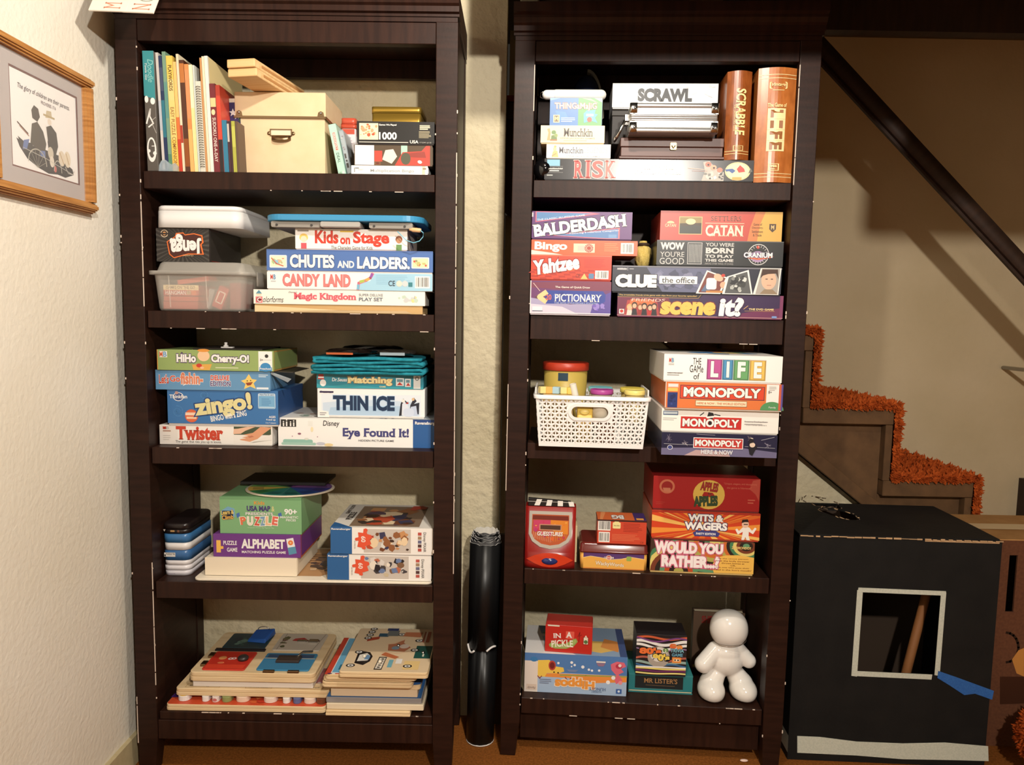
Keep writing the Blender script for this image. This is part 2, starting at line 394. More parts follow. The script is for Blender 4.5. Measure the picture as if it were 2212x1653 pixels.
# raking board under the steps, and the white wall that closes the space below
sl = -rise/run
c0 = at_y(1722, 975, SY); c1 = at_y(1833, 1066, SY)
def rake(x): return c0.z + (c1.z-c0.z)/(c1.x-c0.x)*(x-c0.x)
xa, xb = step_x(-5), 2.35
poly = [(xa, rake(xa)), (xb, max(rake(xb), 0.0)), (xb, max(rake(xb)+0.055, 0.055)), (xa, rake(xa)+0.055)]
for k in KS:
    pa, pb, z = step_x(k-1)-0.022, step_x(k)-0.0225, step_z(k)
    za, zb = max(rake(pa)+0.03, 0.002), max(rake(pb)+0.03, 0.002)
    stp(MB().prism([(pa, za), (pb, zb), (pb, z-0.0475), (pa, z-0.0475)], 'y', SY+0.030, SY+0.040, STAIRW), 'side_panel')
xf = c0.x - (c0.z-0.0)/((c1.z-c0.z)/(c1.x-c0.x))
poly = [(xa, rake(xa)), (xf, 0.0), (xf+0.055, 0.0), (xa, rake(xa)+0.055)]
stp(MB().prism(poly, 'y', SY+0.010, SY+0.029, STAIRW), 'raking_board', 0.0015)
struct(MB().prism([(-0.03, 0.0), (xf, 0.0), (-0.03, rake(-0.03) if rake(-0.03) < CZ else CZ)] if rake(-0.03) < CZ else
    [(-0.03, 0.0), (xf, 0.0), (c0.x-(c0.z-CZ)/((c1.z-c0.z)/(c1.x-c0.x)), CZ), (-0.03, CZ)], 'y', WY2, WY2+0.03, WALL2), 'wall_under_stairs')
# carpet runner: one layer bent over every step, with shag pile
th = 0.018
prof = []
for k in KS:
    x1, z, xp = step_x(k), step_z(k), step_x(k-1)
    prof += [(xp+th, z+th), (x1+th*0.3, z+th), (x1+th, z+th*0.3)]
prof.append((step_x(4)+th, step_z(5)+th))
inner = []
for k in KS: inner += [(step_x(k-1)+0.001, step_z(k)+0.001), (step_x(k)+0.001, step_z(k)+0.001), (step_x(k)+0.001, step_z(k)+0.0005)]
inner.append((step_x(4)+0.001, step_z(5)+th))
mb = MB(); n = len(prof)
cy0, cy1 = SY-0.004, SB-0.01
vs = [(x, cy0, z) for x, z in prof]+[(x, cy0, z) for x, z in inner]+[(x, cy1, z) for x, z in prof]+[(x, cy1, z) for x, z in inner]
fs = []
for i in range(n-1): fs += [(i, i+1, 2*n+i+1, 2*n+i), (n+i, n+i+1, i+1, i), (2*n+i, 2*n+i+1, 3*n+i+1, 3*n+i)]
mb.add(vs, fs, SHAG)
stp(mb, 'carpet_runner')
rd = random.Random(5); mb = MB()
def tuft(p, nrm, L, r):
    t = Vector((rd.uniform(-1, 1), rd.uniform(-1, 1), rd.uniform(-1, 1))); d = (nrm + t*0.75 + Vector((0, 0, -0.35))).normalized()
    a = d.cross(Vector((0.3, 0.9, 0.2))).normalized(); b = d.cross(a)
    base = [p + (a*math.cos(q)+b*math.sin(q))*r for q in (0, 2.1, 4.2)]; mid = [p + d*L*0.6 + (a*math.cos(q)+b*math.sin(q))*r*0.9 for q in (0.4, 2.5, 4.6)]
    mb.add(base+mid+[p+d*L], [(0,1,4,3),(1,2,5,4),(2,0,3,5),(3,4,6),(4,5,6),(5,3,6)], SHAG)
for k in range(-1, 4):
    xp, x1, z = step_x(k-1), step_x(k), step_z(k)
    for i in range(1100):
        y = cy0 + (cy1-cy0)*rd.random()**1.5
        tuft(Vector((rd.uniform(xp+th, x1+th), y, z+th-0.003)), Vector((0, 0, 1)), rd.uniform(0.012, 0.022), 0.0035)
    for i in range(750):
        y = cy0 + (cy1-cy0)*rd.random()**1.5
        tuft(Vector((x1+th-0.003, y, rd.uniform(z-rise+th, z+th))), Vector((1, 0, 0)), rd.uniform(0.012, 0.022), 0.0035)
    for i in range(330):
        tuft(Vector((rd.uniform(xp+0.002, x1+th), cy0+0.002, z+rd.uniform(0, th))), Vector((0, -1, 0.2)), rd.uniform(0.008, 0.016), 0.003)
        tuft(Vector((x1+rd.uniform(0, th), cy0+0.002, rd.uniform(z-rise, z+th))), Vector((0.2, -1, 0)), rd.uniform(0.008, 0.016), 0.003)
stp(mb, 'shag_pile', kind='stuff')

# hand rail of the stairs
h0 = at_y(1785, 120, 2.28); h1 = at_y(2212, 583, 2.28); dv = (h1-h0)
a0 = h0 - dv*0.35; a1 = h1 + dv*0.75
L = (a1-a0).length; ang = math.atan2(-(a1.z-a0.z), a1.x-a0.x)
t = thing('handrail', 'long dark wooden handrail sloping down across the far wall above the stairs', 'handrail', Matrix.Translation((a0+a1)/2) @ Matrix.Rotation(ang, 4, 'Y'))
MB().rbox(-L/2, -0.018, -0.022, L/2, 0.018, 0.022, 0.010, DARKW).build('rail', t)
MB().box(-L/2, -0.006, -0.030, L/2, 0.006, -0.0215, DARKW).build('rail_fillet', t)
for q in (-0.44, 0.36):
    mb = MB().tube([(L*q, 0, -0.028), (L*q, 0.02, -0.06), (L*q, 0.435, -0.06)], 0.007, CHROME, 8)
    mb.build('wall_bracket', t)

# ---------------------------------------------------------------- the two bookcases
def bookcase(C, label, thick, rail_z, apron, wear):
    W, pw, dep = C.W, C.pw, C.dep
    r = thing('bookcase', label, 'bookcase', C.M.copy())
    topz = rail_z+0.048
    for u0, nm in ((0, 'l'), (W-pw, 'r')):
        a, b = (0.0, 0.006) if nm == 'l' else (0.006, 0.0)
        mb = MB(); zt = 0.10
        mb.hexa([(u0+a, 0.004, 0), (u0+pw-b-0.004, 0.004, 0), (u0+pw-b-0.004, 0.040, 0), (u0+a, 0.040, 0), (u0, 0, zt), (u0+pw, 0, zt), (u0+pw, 0.046, zt), (u0, 0.046, zt)], ESP)
        mb.box(u0, 0, zt, u0+pw, 0.046, topz, ESP)
        mb.build('front_post', r, 0.0016, 2)
        MB().box(u0+0.002, dep-0.042, 0, u0+pw-0.002, dep, topz, ESP).build('back_post', r, 0.0015)
        MB().box(u0+0.006, 0.0465, 0.10, u0+pw-0.004, dep-0.0425, topz-0.002, ESP).build('side_panel', r, 0.001)
    for i, z in enumerate(C.sh):
        t_ = thick[i]
        if i == 4 and apron[2] == 0: t_ = 0.02
        MB().box(pw+0.003, 0.007, z-t_, W-pw-0.002, dep-0.006, z, ESPH).build('shelf', r, 0.0012)
    MB().box(pw+0.0005, 0.003, rail_z, W-pw-0.0005, 0.026, topz-0.001, ESPH).build('top_rail', r, 0.001)
    MB().box(pw+0.0005, dep-0.03, rail_z, W-pw-0.0005, dep-0.01, topz-0.001, ESPH).build('back_rail', r, 0.001)
    MB().box(pw+0.0005, apron[2]+0.003, apron[0], W-pw-0.0005, apron[2]+0.024, apron[1], ESPH).build('apron', r, 0.001)
    MB().box(0.001, 0.001, topz, W-0.001, dep, topz+0.010, ESPH).build('top_panel', r)
    if C is RC: MB().box(pw+0.001, dep-0.0055, C.sh[1]-0.05, W-pw-0.001, dep-0.001, topz-0.002, ESPH).build('back_panel', r)  # added dark sheet, stands in for the shade behind the upper two bays
    mb = MB(); zz = topz+0.0105
    pf = [(0.03, 0), (-0.002, 0), (-0.002, 0.006), (-0.010, 0.008), (-0.010, 0.020), (-0.017, 0.024), (-0.022, 0.034), (-0.022, 0.040), (-0.032, 0.044), (-0.032, 0.066), (0.03, 0.066)]
    mb.prism([(v, zz+z) for v, z in pf], 'x', -0.003, W+0.003, ESPH)
    mb.build('crown_moulding', r)
    MB().box(0.0, 0.0305, zz, W, dep+0.004, zz+0.066, ESPH).build('crown_top', r, 0.002)
    # bare wood showing where the edges are worn
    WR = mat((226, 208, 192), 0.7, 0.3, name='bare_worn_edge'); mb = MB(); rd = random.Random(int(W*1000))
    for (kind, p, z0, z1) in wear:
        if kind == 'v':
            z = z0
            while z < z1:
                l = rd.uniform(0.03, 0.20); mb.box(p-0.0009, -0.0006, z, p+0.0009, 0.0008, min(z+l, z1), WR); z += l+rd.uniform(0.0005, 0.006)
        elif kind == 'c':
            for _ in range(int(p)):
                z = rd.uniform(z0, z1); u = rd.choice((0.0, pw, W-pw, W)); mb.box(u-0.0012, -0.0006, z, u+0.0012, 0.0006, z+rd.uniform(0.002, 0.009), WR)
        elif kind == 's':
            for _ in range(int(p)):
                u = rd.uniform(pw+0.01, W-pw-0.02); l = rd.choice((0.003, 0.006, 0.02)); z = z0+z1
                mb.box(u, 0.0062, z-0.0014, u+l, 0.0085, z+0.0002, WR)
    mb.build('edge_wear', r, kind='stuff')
    return r
def zl(C, px, py): return C.pt(px, py, 0)[1]
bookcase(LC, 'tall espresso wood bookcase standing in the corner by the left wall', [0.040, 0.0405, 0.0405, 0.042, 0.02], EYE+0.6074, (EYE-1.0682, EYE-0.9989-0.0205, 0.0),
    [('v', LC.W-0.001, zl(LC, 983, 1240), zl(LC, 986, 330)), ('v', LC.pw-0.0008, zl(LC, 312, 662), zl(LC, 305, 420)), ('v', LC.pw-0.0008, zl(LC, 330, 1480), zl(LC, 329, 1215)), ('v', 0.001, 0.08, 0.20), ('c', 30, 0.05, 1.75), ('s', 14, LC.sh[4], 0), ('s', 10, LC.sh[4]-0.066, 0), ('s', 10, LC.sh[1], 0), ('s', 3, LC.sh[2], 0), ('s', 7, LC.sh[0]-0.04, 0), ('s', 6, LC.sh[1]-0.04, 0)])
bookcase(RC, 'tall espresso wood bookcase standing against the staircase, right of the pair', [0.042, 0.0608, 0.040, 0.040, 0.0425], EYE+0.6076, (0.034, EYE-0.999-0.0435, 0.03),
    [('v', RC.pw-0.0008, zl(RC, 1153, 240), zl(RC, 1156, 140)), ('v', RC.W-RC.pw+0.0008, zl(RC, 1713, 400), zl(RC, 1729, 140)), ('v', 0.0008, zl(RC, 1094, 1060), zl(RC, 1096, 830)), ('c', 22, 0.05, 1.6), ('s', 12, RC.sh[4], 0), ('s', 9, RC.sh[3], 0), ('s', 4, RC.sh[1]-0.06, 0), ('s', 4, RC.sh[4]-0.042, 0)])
# ================================================================ LEFT BOOKCASE, top shelf
WHT, BLK, RED, NAVY = (246, 244, 240), (24, 22, 22), (206, 48, 36), (28, 40, 96)
S = LC.sh[0]
# --- tall drawing-game box with a teal head
_prev = []
def leaning(C, name, label, cat, v, xb, yb, xt, yt, tpx, depth, base, col, group=None, rough=0.45, fresh=False):
    """a thin upright thing leaning to the left against the one before it, foot on the shelf: bottom left corner near pixel xb, top left at (xt, yt)"""
    ub, _ = C.pt(xb, yb, v); ut, zt = C.pt(xt, yt, v)
    t = tpx*0.9/FPX*(C.I @ ORG - Vector((ub, v, base))).length
    lean = math.atan2(ub-ut, zt-base); H = (zt-base)/math.cos(lean)
    if fresh: _prev.clear()
    if _prev:
        pu, pt_, pl, ph = _prev[-1]
        ub = max(ub, pu+pt_/math.cos(pl)+0.0006); lean = math.atan2(ub-ut, zt-base)
        gap = ub-pu-pt_/math.cos(pl)
        lean = min(lean, math.atan(math.tan(pl)+max(0, gap-0.0006)/max(ph, H)))
    H = (zt-base)/math.cos(lean)
    _prev.append((ub, t, lean, H))
    it = Item(); it.root = thing(name, label, cat, C.place(ub, v, base) @ Matrix.Rotation(-lean, 4, 'Y'), group)
    it.w, it.h, it.d = t, H, depth
    it.f = Face((0, 0, 0), (1, 0, 0), (0, 0, 1), t, H)
    return it
it = leaning(LC, 'game_box', 'tall upright teal and grey drawing game box at the left end of the book row', 'game box', 0.012, 318.5, 366, 307, 110, 23, 0.20, S, (60, 150, 156))
MB().box(0, 0, 0, it.w, it.d, it.h, mat((92, 86, 80), 0.4)).build('carton', it.root, 0.001)
P = Print(it.f, it.root, 'artwork'); P.poly([(0, .63), (1, .60), (1, 1), (0, 1)], (54, 146, 154)).E(.2, .60, .016, WHT, 1.8).E(.75, .585, .020, WHT, 1.4)
P.L([(.12, .40), (.5, .52), (.42, .46), (.72, .40), (.3, .37)], .012, WHT).L([(.55, .42), (.95, .45)], .004, (200, 196, 190)).L([(.6, .40), (.95, .32)], .004, (200, 196, 190))
P.E(.48, .18, .040, WHT, 2.6).E(.48, .19, .027, (92, 86, 80), 2.9).E(.22, .17, .014, WHT).E(.75, .15, .016, WHT).L([(.5, .21), (.85, .21)], .006, WHT); P.done()
P = Print(it.f, it.root, 'title_lettering'); P.T('Doodle', .42, .92, .74, .93, (150, 210, 205), rot=-90, shear=.3).T('Tools Go', .18, .36, .76, .90, WHT, rot=-90, shear=.2); P.done()
# --- the row of thin books: x at foot, y foot, x top, y top, thickness px, depth, colour, words
def book(label, xb, xt, yt, tpx, dep, col, v=0.020, pages=None, yb=368, band=None, name='book', txt=None):
    it = leaning(LC, name, label, 'book', v, xb, yb, xt, yt, tpx, dep, S, col, 'books leaning in a row on the top left shelf')
    t, h, d = it.w, it.h, it.d
    M = mat(col, 0.4); pg = mat(pages or (236, 228, 208), 0.8)
    c = min(0.0009, t*0.22)
    MB().box(0, 0, 0, c, d, h, M).box(t-c, 0, 0, t, d, h, M).box(0, -0.0008, 0, t, 0.0006, h, M).build('cover', it.root)
    MB().box(c, 0.0012, 0.002, t-c, d-0.003, h-0.003, pg).build('page_block', it.root)
    if band or txt:
        P = Print(Face((0, -0.0008, 0), (1, 0, 0), (0, 0, 1), t, h), it.root, 'printed_spine')
        for b in band or []: P.R(0.03, b[0], 0.97, b[1], b[2])
        for q in txt or []: P.T(q[0], .22, .80, q[1], q[2], q[3], rot=-90, off=q[4] if len(q) > 4 else 0)
        P.done()
    return it
book('thin pale grey book, first in the row after the teal box', 352, 327.5, 114, 5.5, .20, (214, 208, 204), band=[(.35, .6, (190, 196, 206))])
book('thin navy blue book between the pale grey and the sea green one', 358, 333.5, 121, 7, .19, (34, 52, 92), band=[(.3, .62, (44, 120, 140)), (.7, .9, (70, 80, 110))])
book('sea green book with a tall pale spine standing left of the yellow puzzle book', 365.5, 340.5, 112, 7.5, .21, (124, 160, 136), band=[(.45, .75, (98, 150, 140)), (0, .15, (90, 140, 110))])
book('yellow puzzle book with black spine lettering', 374, 349, 121, 13, .20, (240, 204, 96), band=[(.28, .62, (244, 214, 130)), (0.02, .1, (240, 190, 90)), (.62, .80, (246, 216, 140))],
     txt=[('EASY PUZZLE COMPANION', .06, .56, (150, 96, 40), .01), ('PLAYWORDS', .70, .92, (90, 60, 20), .02)])
book('thin red and cream booklet right beside the yellow puzzle book', 388, 362.5, 134, 7, .19, (206, 60, 40), band=[(.5, 1, (244, 200, 120)), (.3, .5, (226, 120, 60))])
book('thin cream booklet with a dark cover half showing above the red one', 395, 364.5, 117, 5, .21, (236, 222, 190), band=[(.25, .4, (180, 60, 40))])
book('dark brown book sunk between the cream and the orange booklets', 401, 372, 130, 10, .20, (84, 46, 28), band=[(.05, .3, (150, 80, 30)), (.8, .97, (196, 120, 60))])
book('orange striped magazine in the middle of the row', 410, 377, 139, 8.5, .20, (236, 146, 84), band=[(.5, .95, (238, 150, 100)), (0.0, .4, (240, 184, 110))])
book('pale yellow magazine left of the spiral notebook', 418.5, 386, 140, 7.5, .20, (246, 228, 160), band=[(.6, 1, (250, 238, 200))])
book('thin pale blue booklet just left of the spiral notebook', 426, 395, 141, 4, .20, (206, 214, 208))
it = book('white wire-bound notebook in the middle of the row', 430, 399, 176, 11, .17, (226, 222, 206), name='spiral_notebook')
for i in range(34):
    z = 0.012 + i*(it.h-0.02)/34
    mb = MB().tube([(it.w*0.1, 0.004, z), (it.w*0.15, -0.0035, z+0.0008), (it.w*0.5, -0.0055, z+0.001), (it.w*0.85, -0.0035, z+0.0008), (it.w*0.9, 0.004, z)], 0.0007, mat((70, 62, 54), 0.35, 0.5), 5)
    o = mb.build('wire_loop', it.root)
book('thin tan booklet right of the spiral notebook', 442, 401.5, 125, 4, .20, (206, 150, 96))
book('thin cream activity pad with an olive torn top edge', 446, 408.5, 122, 5, .215, (238, 226, 196))
it = book('tall white activity book whose cream cover shows beside the maroon one', 451, 414, 121, 7, .215, (240, 234, 226))
MB().add([(it.w+.0001, .004, .08), (it.w+.0001, it.d-.002, .08), (it.w+.0001, it.d-.002, it.h), (it.w+.0001, .004, it.h)], [(0,1,2,3)], mat((226, 206, 150), 0.6)).build('printed_cover', it.root, auto=False)
it = book('maroon sudoku book with white lettering down its spine', 461, 431, 181, 12, .15, (120, 36, 46), band=[(.74, .84, (236, 208, 150))], txt=[('SUDOKU ONE-A-DAY', .12, .62, (236, 226, 214), .01)])
Print(Face((0, -0.0012, 0), (1, 0, 0), (0, 0, 1), it.w, it.h), it.root, 'spine_badge').E(.45, .68, .022, (240, 216, 170), 1.5).done()
book('red book with a black lower half right of the maroon one', 472, 443, 184, 9, .15, (212, 70, 50), band=[(0, .38, (40, 28, 30))])
# star book stands behind the short ones, its cover turned to the room
def star(P, cs, ct, r, c, rot=0.3):
    k = P.F.h/P.F.w
    return P.poly([(cs+(r if i % 2 == 0 else r*.42)*math.cos(rot+i*math.pi/5)*k, ct+(r if i % 2 == 0 else r*.42)*math.sin(rot+i*math.pi/5)) for i in range(10)], c)
_keep = list(_prev)
it = leaning(LC, 'book', 'purple book cover with white stars rising behind the short puzzle books', 'book', 0.072, 492, 368, 466, 213, 22, .010, S, WHT, 'books leaning in a row on the top left shelf')
w_, zt_ = it.w, it.h
MB().box(0, 0, 0, w_, .010, zt_, mat((46, 38, 92), 0.4)).build('cover', it.root, 0.0006)
P = Print(it.f, it.root, 'printed_cover'); P.R(0, 0, 1, 1, (46, 38, 92)).R(0, .95, 1, 1, (230, 220, 200)); star(P, .32, .82, .055, WHT); star(P, .72, .78, .055, WHT); star(P, .66, .62, .035, (180, 176, 190)); P.R(.86, .7, 1, .95, (30, 70, 40)); P.done()
_prev[:] = _keep
it = book('blue paperback, short, in front of the star-spangled cover', 478, 463.5, 260, 10, .046, (46, 124, 156))
book('short black puzzle book right of the blue paperback', 488, 474, 262, 4.5, .046, (70, 40, 52), band=[(.6, .95, (200, 190, 180))])
book('short dark purple puzzle book right of the black one', 493, 479, 262, 4, .046, (64, 34, 44))
book('short yellow-green puzzle book near the cream storage box', 498, 483.5, 262, 7.5, .046, (176, 176, 72), band=[(.5, .9, (196, 196, 90))])
book('short brown puzzle book at the right end of the row', 506, 491, 262, 4.5, .046, (96, 74, 60))
# little clear tape dispenser at the foot of the books
u, z = LC.pt(365, 362, 0.018)
t = thing('tape_dispenser', 'small translucent bluish tape dispenser lying at the foot of the books', 'tape dispenser', LC.place(u, 0.020, S))
pf = [(-.022, 0), (.022, 0), (.023, .012), (.016, .020), (.008, .016), (.002, .020), (-.006, .027), (-.015, .025), (-.021, .014)]
MB().prism(pf, 'y', -.008, .008, CLEAR2).build('body', t, 0.001)
MB().lathe([(.0085, -.006), (.0105, -.006), (.0105, .006), (.0085, .006), (.0085, -.006)], mat((150, 180, 200), .3, .5, 0, .8), n=20, caps=False).build('tape_roll', t, mw=None).matrix_local = Matrix.Translation((-.010, 0, .0135)) @ Matrix.Rotation(math.pi/2, 4, 'X')

# --- cream storage box, boards on it
u0, u1, w, h, yaw, z0 = span(LC, 0.072, 509, 703, 214, 371)
d = 0.165; hb = h*0.83
t = thing('storage_box', 'cream paperboard storage box with metal corners and a label holder', 'storage box', LC.place((u0+u1)/2, 0.072+d/2, S))
MB().box(-w/2+.002, -d/2+.002, 0, w/2-.002, d/2-.002, hb+.02, CREAM).build('body', t, 0.0015)
lt = LC.pt(600, 199, 0.07)[1]-S
lid = MB().box(-w/2-.0012, -d/2-.0012, hb, w/2+.0012, d/2+.0012, lt, CREAM).build('lid', t, 0.0015)
mb = MB(); zb = hb-.0005
mb.box(-w/2-.003, -d/2-.003, zb-.002, w/2+.003, -d/2-.0012, zb+.003, BRONZE).box(w/2+.0012, -d/2-.003, zb-.002, w/2+.003, d/2+.003, zb+.003, BRONZE).box(-w/2-.003, -d/2-.003, zb-.002, -w/2-.0012, d/2+.003, zb+.003, BRONZE)
mb.build('metal_edge', lid)
for sx in (-1, 1):
    mb = MB(); cx = sx*(w/2-.010)
    mb.prism([(cx-.008, hb+.002), (cx+.008, hb+.002), (cx+.006, hb+.012), (cx, hb+.015), (cx-.006, hb+.012)], 'y', -d/2-.0030, -d/2-.0013, BRONZE)
    mb.ell((cx, -d/2-.0035, hb+.010), .0028, .002, .0028, CHROME, 10, 6)
    mb.build('corner_stud', lid)
hx0, hx1 = LC.pt(578, 292, .072)[0]-(u0+u1)/2, LC.pt(636, 292, .072)[0]-(u0+u1)/2
hz0, hz1 = LC.pt(600, 309, .072)[1]-S, LC.pt(600, 279, .072)[1]-S
lh = MB(); yf = -d/2+.002
for a in ((hx0+.006, hz0+.016, hx1-.006, hz0+.018), (hx0+.006, hz1-.002, hx1-.006, hz1), (hx0+.006, hz0+.016, hx0+.008, hz1), (hx1-.008, hz0+.016, hx1-.006, hz1)): lh.box(a[0], yf-.003, a[1], a[2], yf, a[3], BRONZE)
for sx in (hx0+.003, hx1-.003): lh.ell((sx, yf-.0012, hz1-.010), .0042, .002, .0045, BRONZE, 10, 6)
pts = [(hx0+.010, yf-.001, hz0+.016), (hx0+.012, yf-.012, hz0+.010), ((hx0+hx1)/2, yf-.017, hz0+.003), (hx1-.012, yf-.012, hz0+.010), (hx1-.010, yf-.001, hz0+.016)]
o = lh.build('label_holder', t)
mb = MB(); rings = []
for i in range(9):
    a = i/8; x = hx0+.009+(hx1-hx0-.018)*a; q = math.sin(math.pi*a)**.6
    rings.append([(x, yf-.001, hz0+.017), (x, yf-.008*q-.001, hz0+.015), (x, yf-.013*q-.001, hz0+.008-.004*q), (x, yf-.009*q-.001, hz0+.006-.004*q), (x, yf-.001, hz0+.012)])
mb.loft(rings, BRONZE); mb.build('finger_pull', o)
MB().box(hx0+.008, yf-.0008, hz0+.018, hx1-.008, yf, hz1-.002, mat((244, 226, 196), .7)).build('paper_label', o)
box_top = S+lt
def board_on(v, xl, xr, yt, yb, L, base, label, yaw, pit):
    u0, u1, w, h, _, z0 = span(LC, v, xl, xr, yt, yb)
    t = thing('wooden_board', label, 'board', LC.place((u0+u1)/2, v, base) @ Matrix.Rotation(yaw, 4, 'Z') @ Matrix.Rotation(pit, 4, 'X'), 'pine boards on the cream box')
    MB().box(-w/2, 0, 0, w/2, L, h, PINE).build('plank', t, 0.002, 2)
    MB().box(w/2-.006, 0.03, h*.35, w/2+.0008, L-.004, h*.65, mat((196, 140, 84), .7)).build('edge_groove', t)
    return h
hh = board_on(-0.036, 489, 557, 150, 168, 0.24, box_top+.002, 'lower pine board with a groove, jutting forward over the cream box', -0.18, 0.0)
board_on(-0.040, 487, 552.5, 130.5, 149, 0.24, box_top+.002+hh+.0008, 'upper pine board lying on the lower one over the cream box', -0.18, 0.0)

# --- mint card-game box and a bagged deck leaning beside the storage box
it = leaning(LC, 'card_box', 'slim mint green card game box leaning on the cream storage box', 'card game', 0.055, 732, 373, 708.5, 270, 17, 0.09, S, (190, 226, 208), fresh=True)
MB().box(0, 0, 0, it.w, it.d, it.h, mat((186, 226, 206), .4)).build('carton', it.root, .0008)
P = Print(it.f, it.root, 'title_lettering'); P.R(.32, .50, .70, .84, (236, 214, 200)).R(.36, .505, .66, .835, (214, 120, 104)).T('MONOPOLY', .40, .62, .52, .82, WHT, rot=-90, off=.02).T('DEAL', .30, .66, .26, .45, (40, 54, 52), rot=-90)
P.R(.15, .04, .5, .09, (150, 186, 160)).R(.6, .03, .85, .10, (214, 232, 220)); P.done()
MB().add([it.f.p(0, it.h+.0003, 0), it.f.p(it.w, it.h+.0003, 0), (it.w, it.d, it.h+.0003), (0, it.d, it.h+.0003)], [(0,1,2,3)], mat((170, 206, 186), .4)).build('printed_top', it.root, auto=False)
it = leaning(LC, 'card_pack', 'bagged deck of cards leaning against the mint card box', 'card pack', 0.062, 751, 373, 729, 282, 12, 0.075, S, (200, 196, 190))
MB().box(0.001, .001, 0, it.w-.001, it.d, it.h*.97, mat((206, 202, 198), .4)).build('deck', it.root, .0015)
MB().box(0, 0, 0.0005, it.w, it.d+.002, it.h, CLEAR2).build('clear_bag', it.root, .002)
P = Print(it.f, it.root, 'printed_front'); P.F.k = 14; P.R(.3, .2, .7, .3, (70, 66, 64)).R(.35, .33, .65, .37, (60, 56, 54)).R(.3, .40, .6, .5, (80, 76, 74)).blobs(.1, .55, .9, .95, [(180, 170, 168), (220, 214, 210), (150, 140, 150)], 6, 4, .03); P.done()
# --- tea tin
u0, u1, w, h, yaw, z0 = span(LC, 0.155, 733, 765, 228, 372); d = .11
t = thing('tea_tin', 'tall white tin with a ribbed red lid behind the black puzzle box', 'tin', LC.place(u0+w/2+.004, 0.155+d/2, S, 0.0))
MB().rbox(-w/2, -d/2, 0, w/2, d/2, h*.84, .006, mat((232, 228, 230), .35), 4).build('body', t)
mb = MB().rbox(-w/2-.001, -d/2-.001, h*.842, w/2+.001, d/2+.001, h*.905, .007, mat((204, 82, 58), .35), 4).rbox(-w/2, -d/2, h*.9055, w/2, d/2, h, .009, mat((210, 90, 66), .35), 4)
for i in range(4): mb.rbox(-w/2-.0008+.0012*i, -d/2-.0008+.0012*i, h*(.912+.022*i), w/2+.0008-.0012*i, d/2+.0008-.0012*i, h*(.92+.022*i), .008, mat((196, 70, 48), .35), 4)
mb.build('lid', t)
for nm, F in (('printed_label', Face((-w/2, -d/2, 0), (1,0,0), (0,0,1), w, h*.84)), ('printed_side', Face((w/2, -d/2, 0), (0,1,0), (0,0,1), d, h*.84))):
    P = Print(F, t, nm); P.R(.08, .88, .92, .995, (206, 84, 62)).R(.14, .60, .92, .9, (236, 226, 228)).lines(.25, .66, .8, .86, 4, (196, 180, 190)).L([(.3, .35), (.85, .55)], .012, (120, 140, 196)).L([(.25, .2), (.9, .40)], .010, (150, 166, 214)).L([(.5, .1), (.75, .5)], .008, (120, 140, 196)).R(.0, 0, .1, .6, (176, 70, 62)); P.done()
# --- stack at the right: bingo, storybook puzzle, thousand-piece puzzle, gold tin
it = carton(LC, 'game_box', 'flat white bingo box with grey lettering, bottom of the top shelf stack', .012, 759, 924, 358.5, 377, .20, S, WHT, 'tuck'); base = it.top
it.art.R(.035, .2, .048, .75, (150, 150, 150)).R(.05, .62, .1, .75, (120, 120, 120)).lines(.085, .4, .165, .6, 2, (170, 170, 170)).R(.925, 0, .965, 1, (214, 200, 176)).R(.935, .6, .98, .8, (150, 130, 110))
it.ttl.T('Multiplication Bingo', .25, .82, .16, .60, (150, 152, 150), .012); fin(it)
it = carton(LC, 'game_box', 'red and brown illustrated puzzle box with a blank white end', .014, 765, 934, 313, 358, .18, base, (86, 70, 52), 'tuck'); base = it.top
it.art.R(.01, .03, .255, .98, (244, 240, 238)).R(.26, .2, .36, .72, (196, 72, 58)).R(.26, .03, .34, .2, (120, 84, 56)).R(.60, .55, .68, .98, (170, 206, 190)).poly([(.52, .02), (.97, .02), (.97, .98), (.92, .98), (.86, .72), (.62, .66)], (190, 70, 56)).poly([(.66, .6), (.90, .70), (.92, .4), (.72, .42)], (150, 60, 50)).E(.66, .35, .24, (84, 84, 66), 1.2).E(.84, .2, .11, (244, 232, 226), .7, rot=-.3).poly([(.36, .3), (.48, .1), (.55, .45), (.5, .8), (.4, .75)], (232, 222, 206)).E(.30, .12, .09, (110, 40, 30), .5); fin(it)
it = carton(LC, 'game_box', 'black thousand-piece puzzle box with white lettering under the gold tin', .010, 771, 938.5, 263, 312.5, .20, base, (28, 26, 24), 'lid', tray=(40, 30, 26)); gold_base = it.top
it.art.R(.03, .20, .275, .92, (244, 226, 190)).blobs(.035, .21, .27, .91, [(214, 120, 80), (238, 190, 130), (226, 160, 120), (196, 90, 60), (246, 224, 180)], 34, 8, .09).L([(.03, .09), (.66, .085)], .035, (206, 200, 190)).lines(.80, .28, .965, .6, 6, (168, 158, 130), .55).lines(.81, .64, .95, .86, 3, (206, 196, 170), .75)
it.ttl.T('Games We Played', .285, .51, .79, .89, WHT, .02).T('1000', .285, .515, .20, .53, WHT, .03).T('USA', .685, .795, .05, .19, (226, 222, 214), .025).T('ITEM #18', .81, .96, .05, .12, (150, 146, 138), .01); fin(it)
u0, u1, w, h, yaw, z0 = span(LC, .11, 803, 909, 208, 262.5); d = .11
t = thing('gold_tin', 'shiny gold rectangular tin standing on the black puzzle box', 'tin', LC.place((u0+u1)/2, .11+d/2, gold_base))
GOLD = mat((196, 158, 66), .34, .5, .75, name='gold_lacquer')
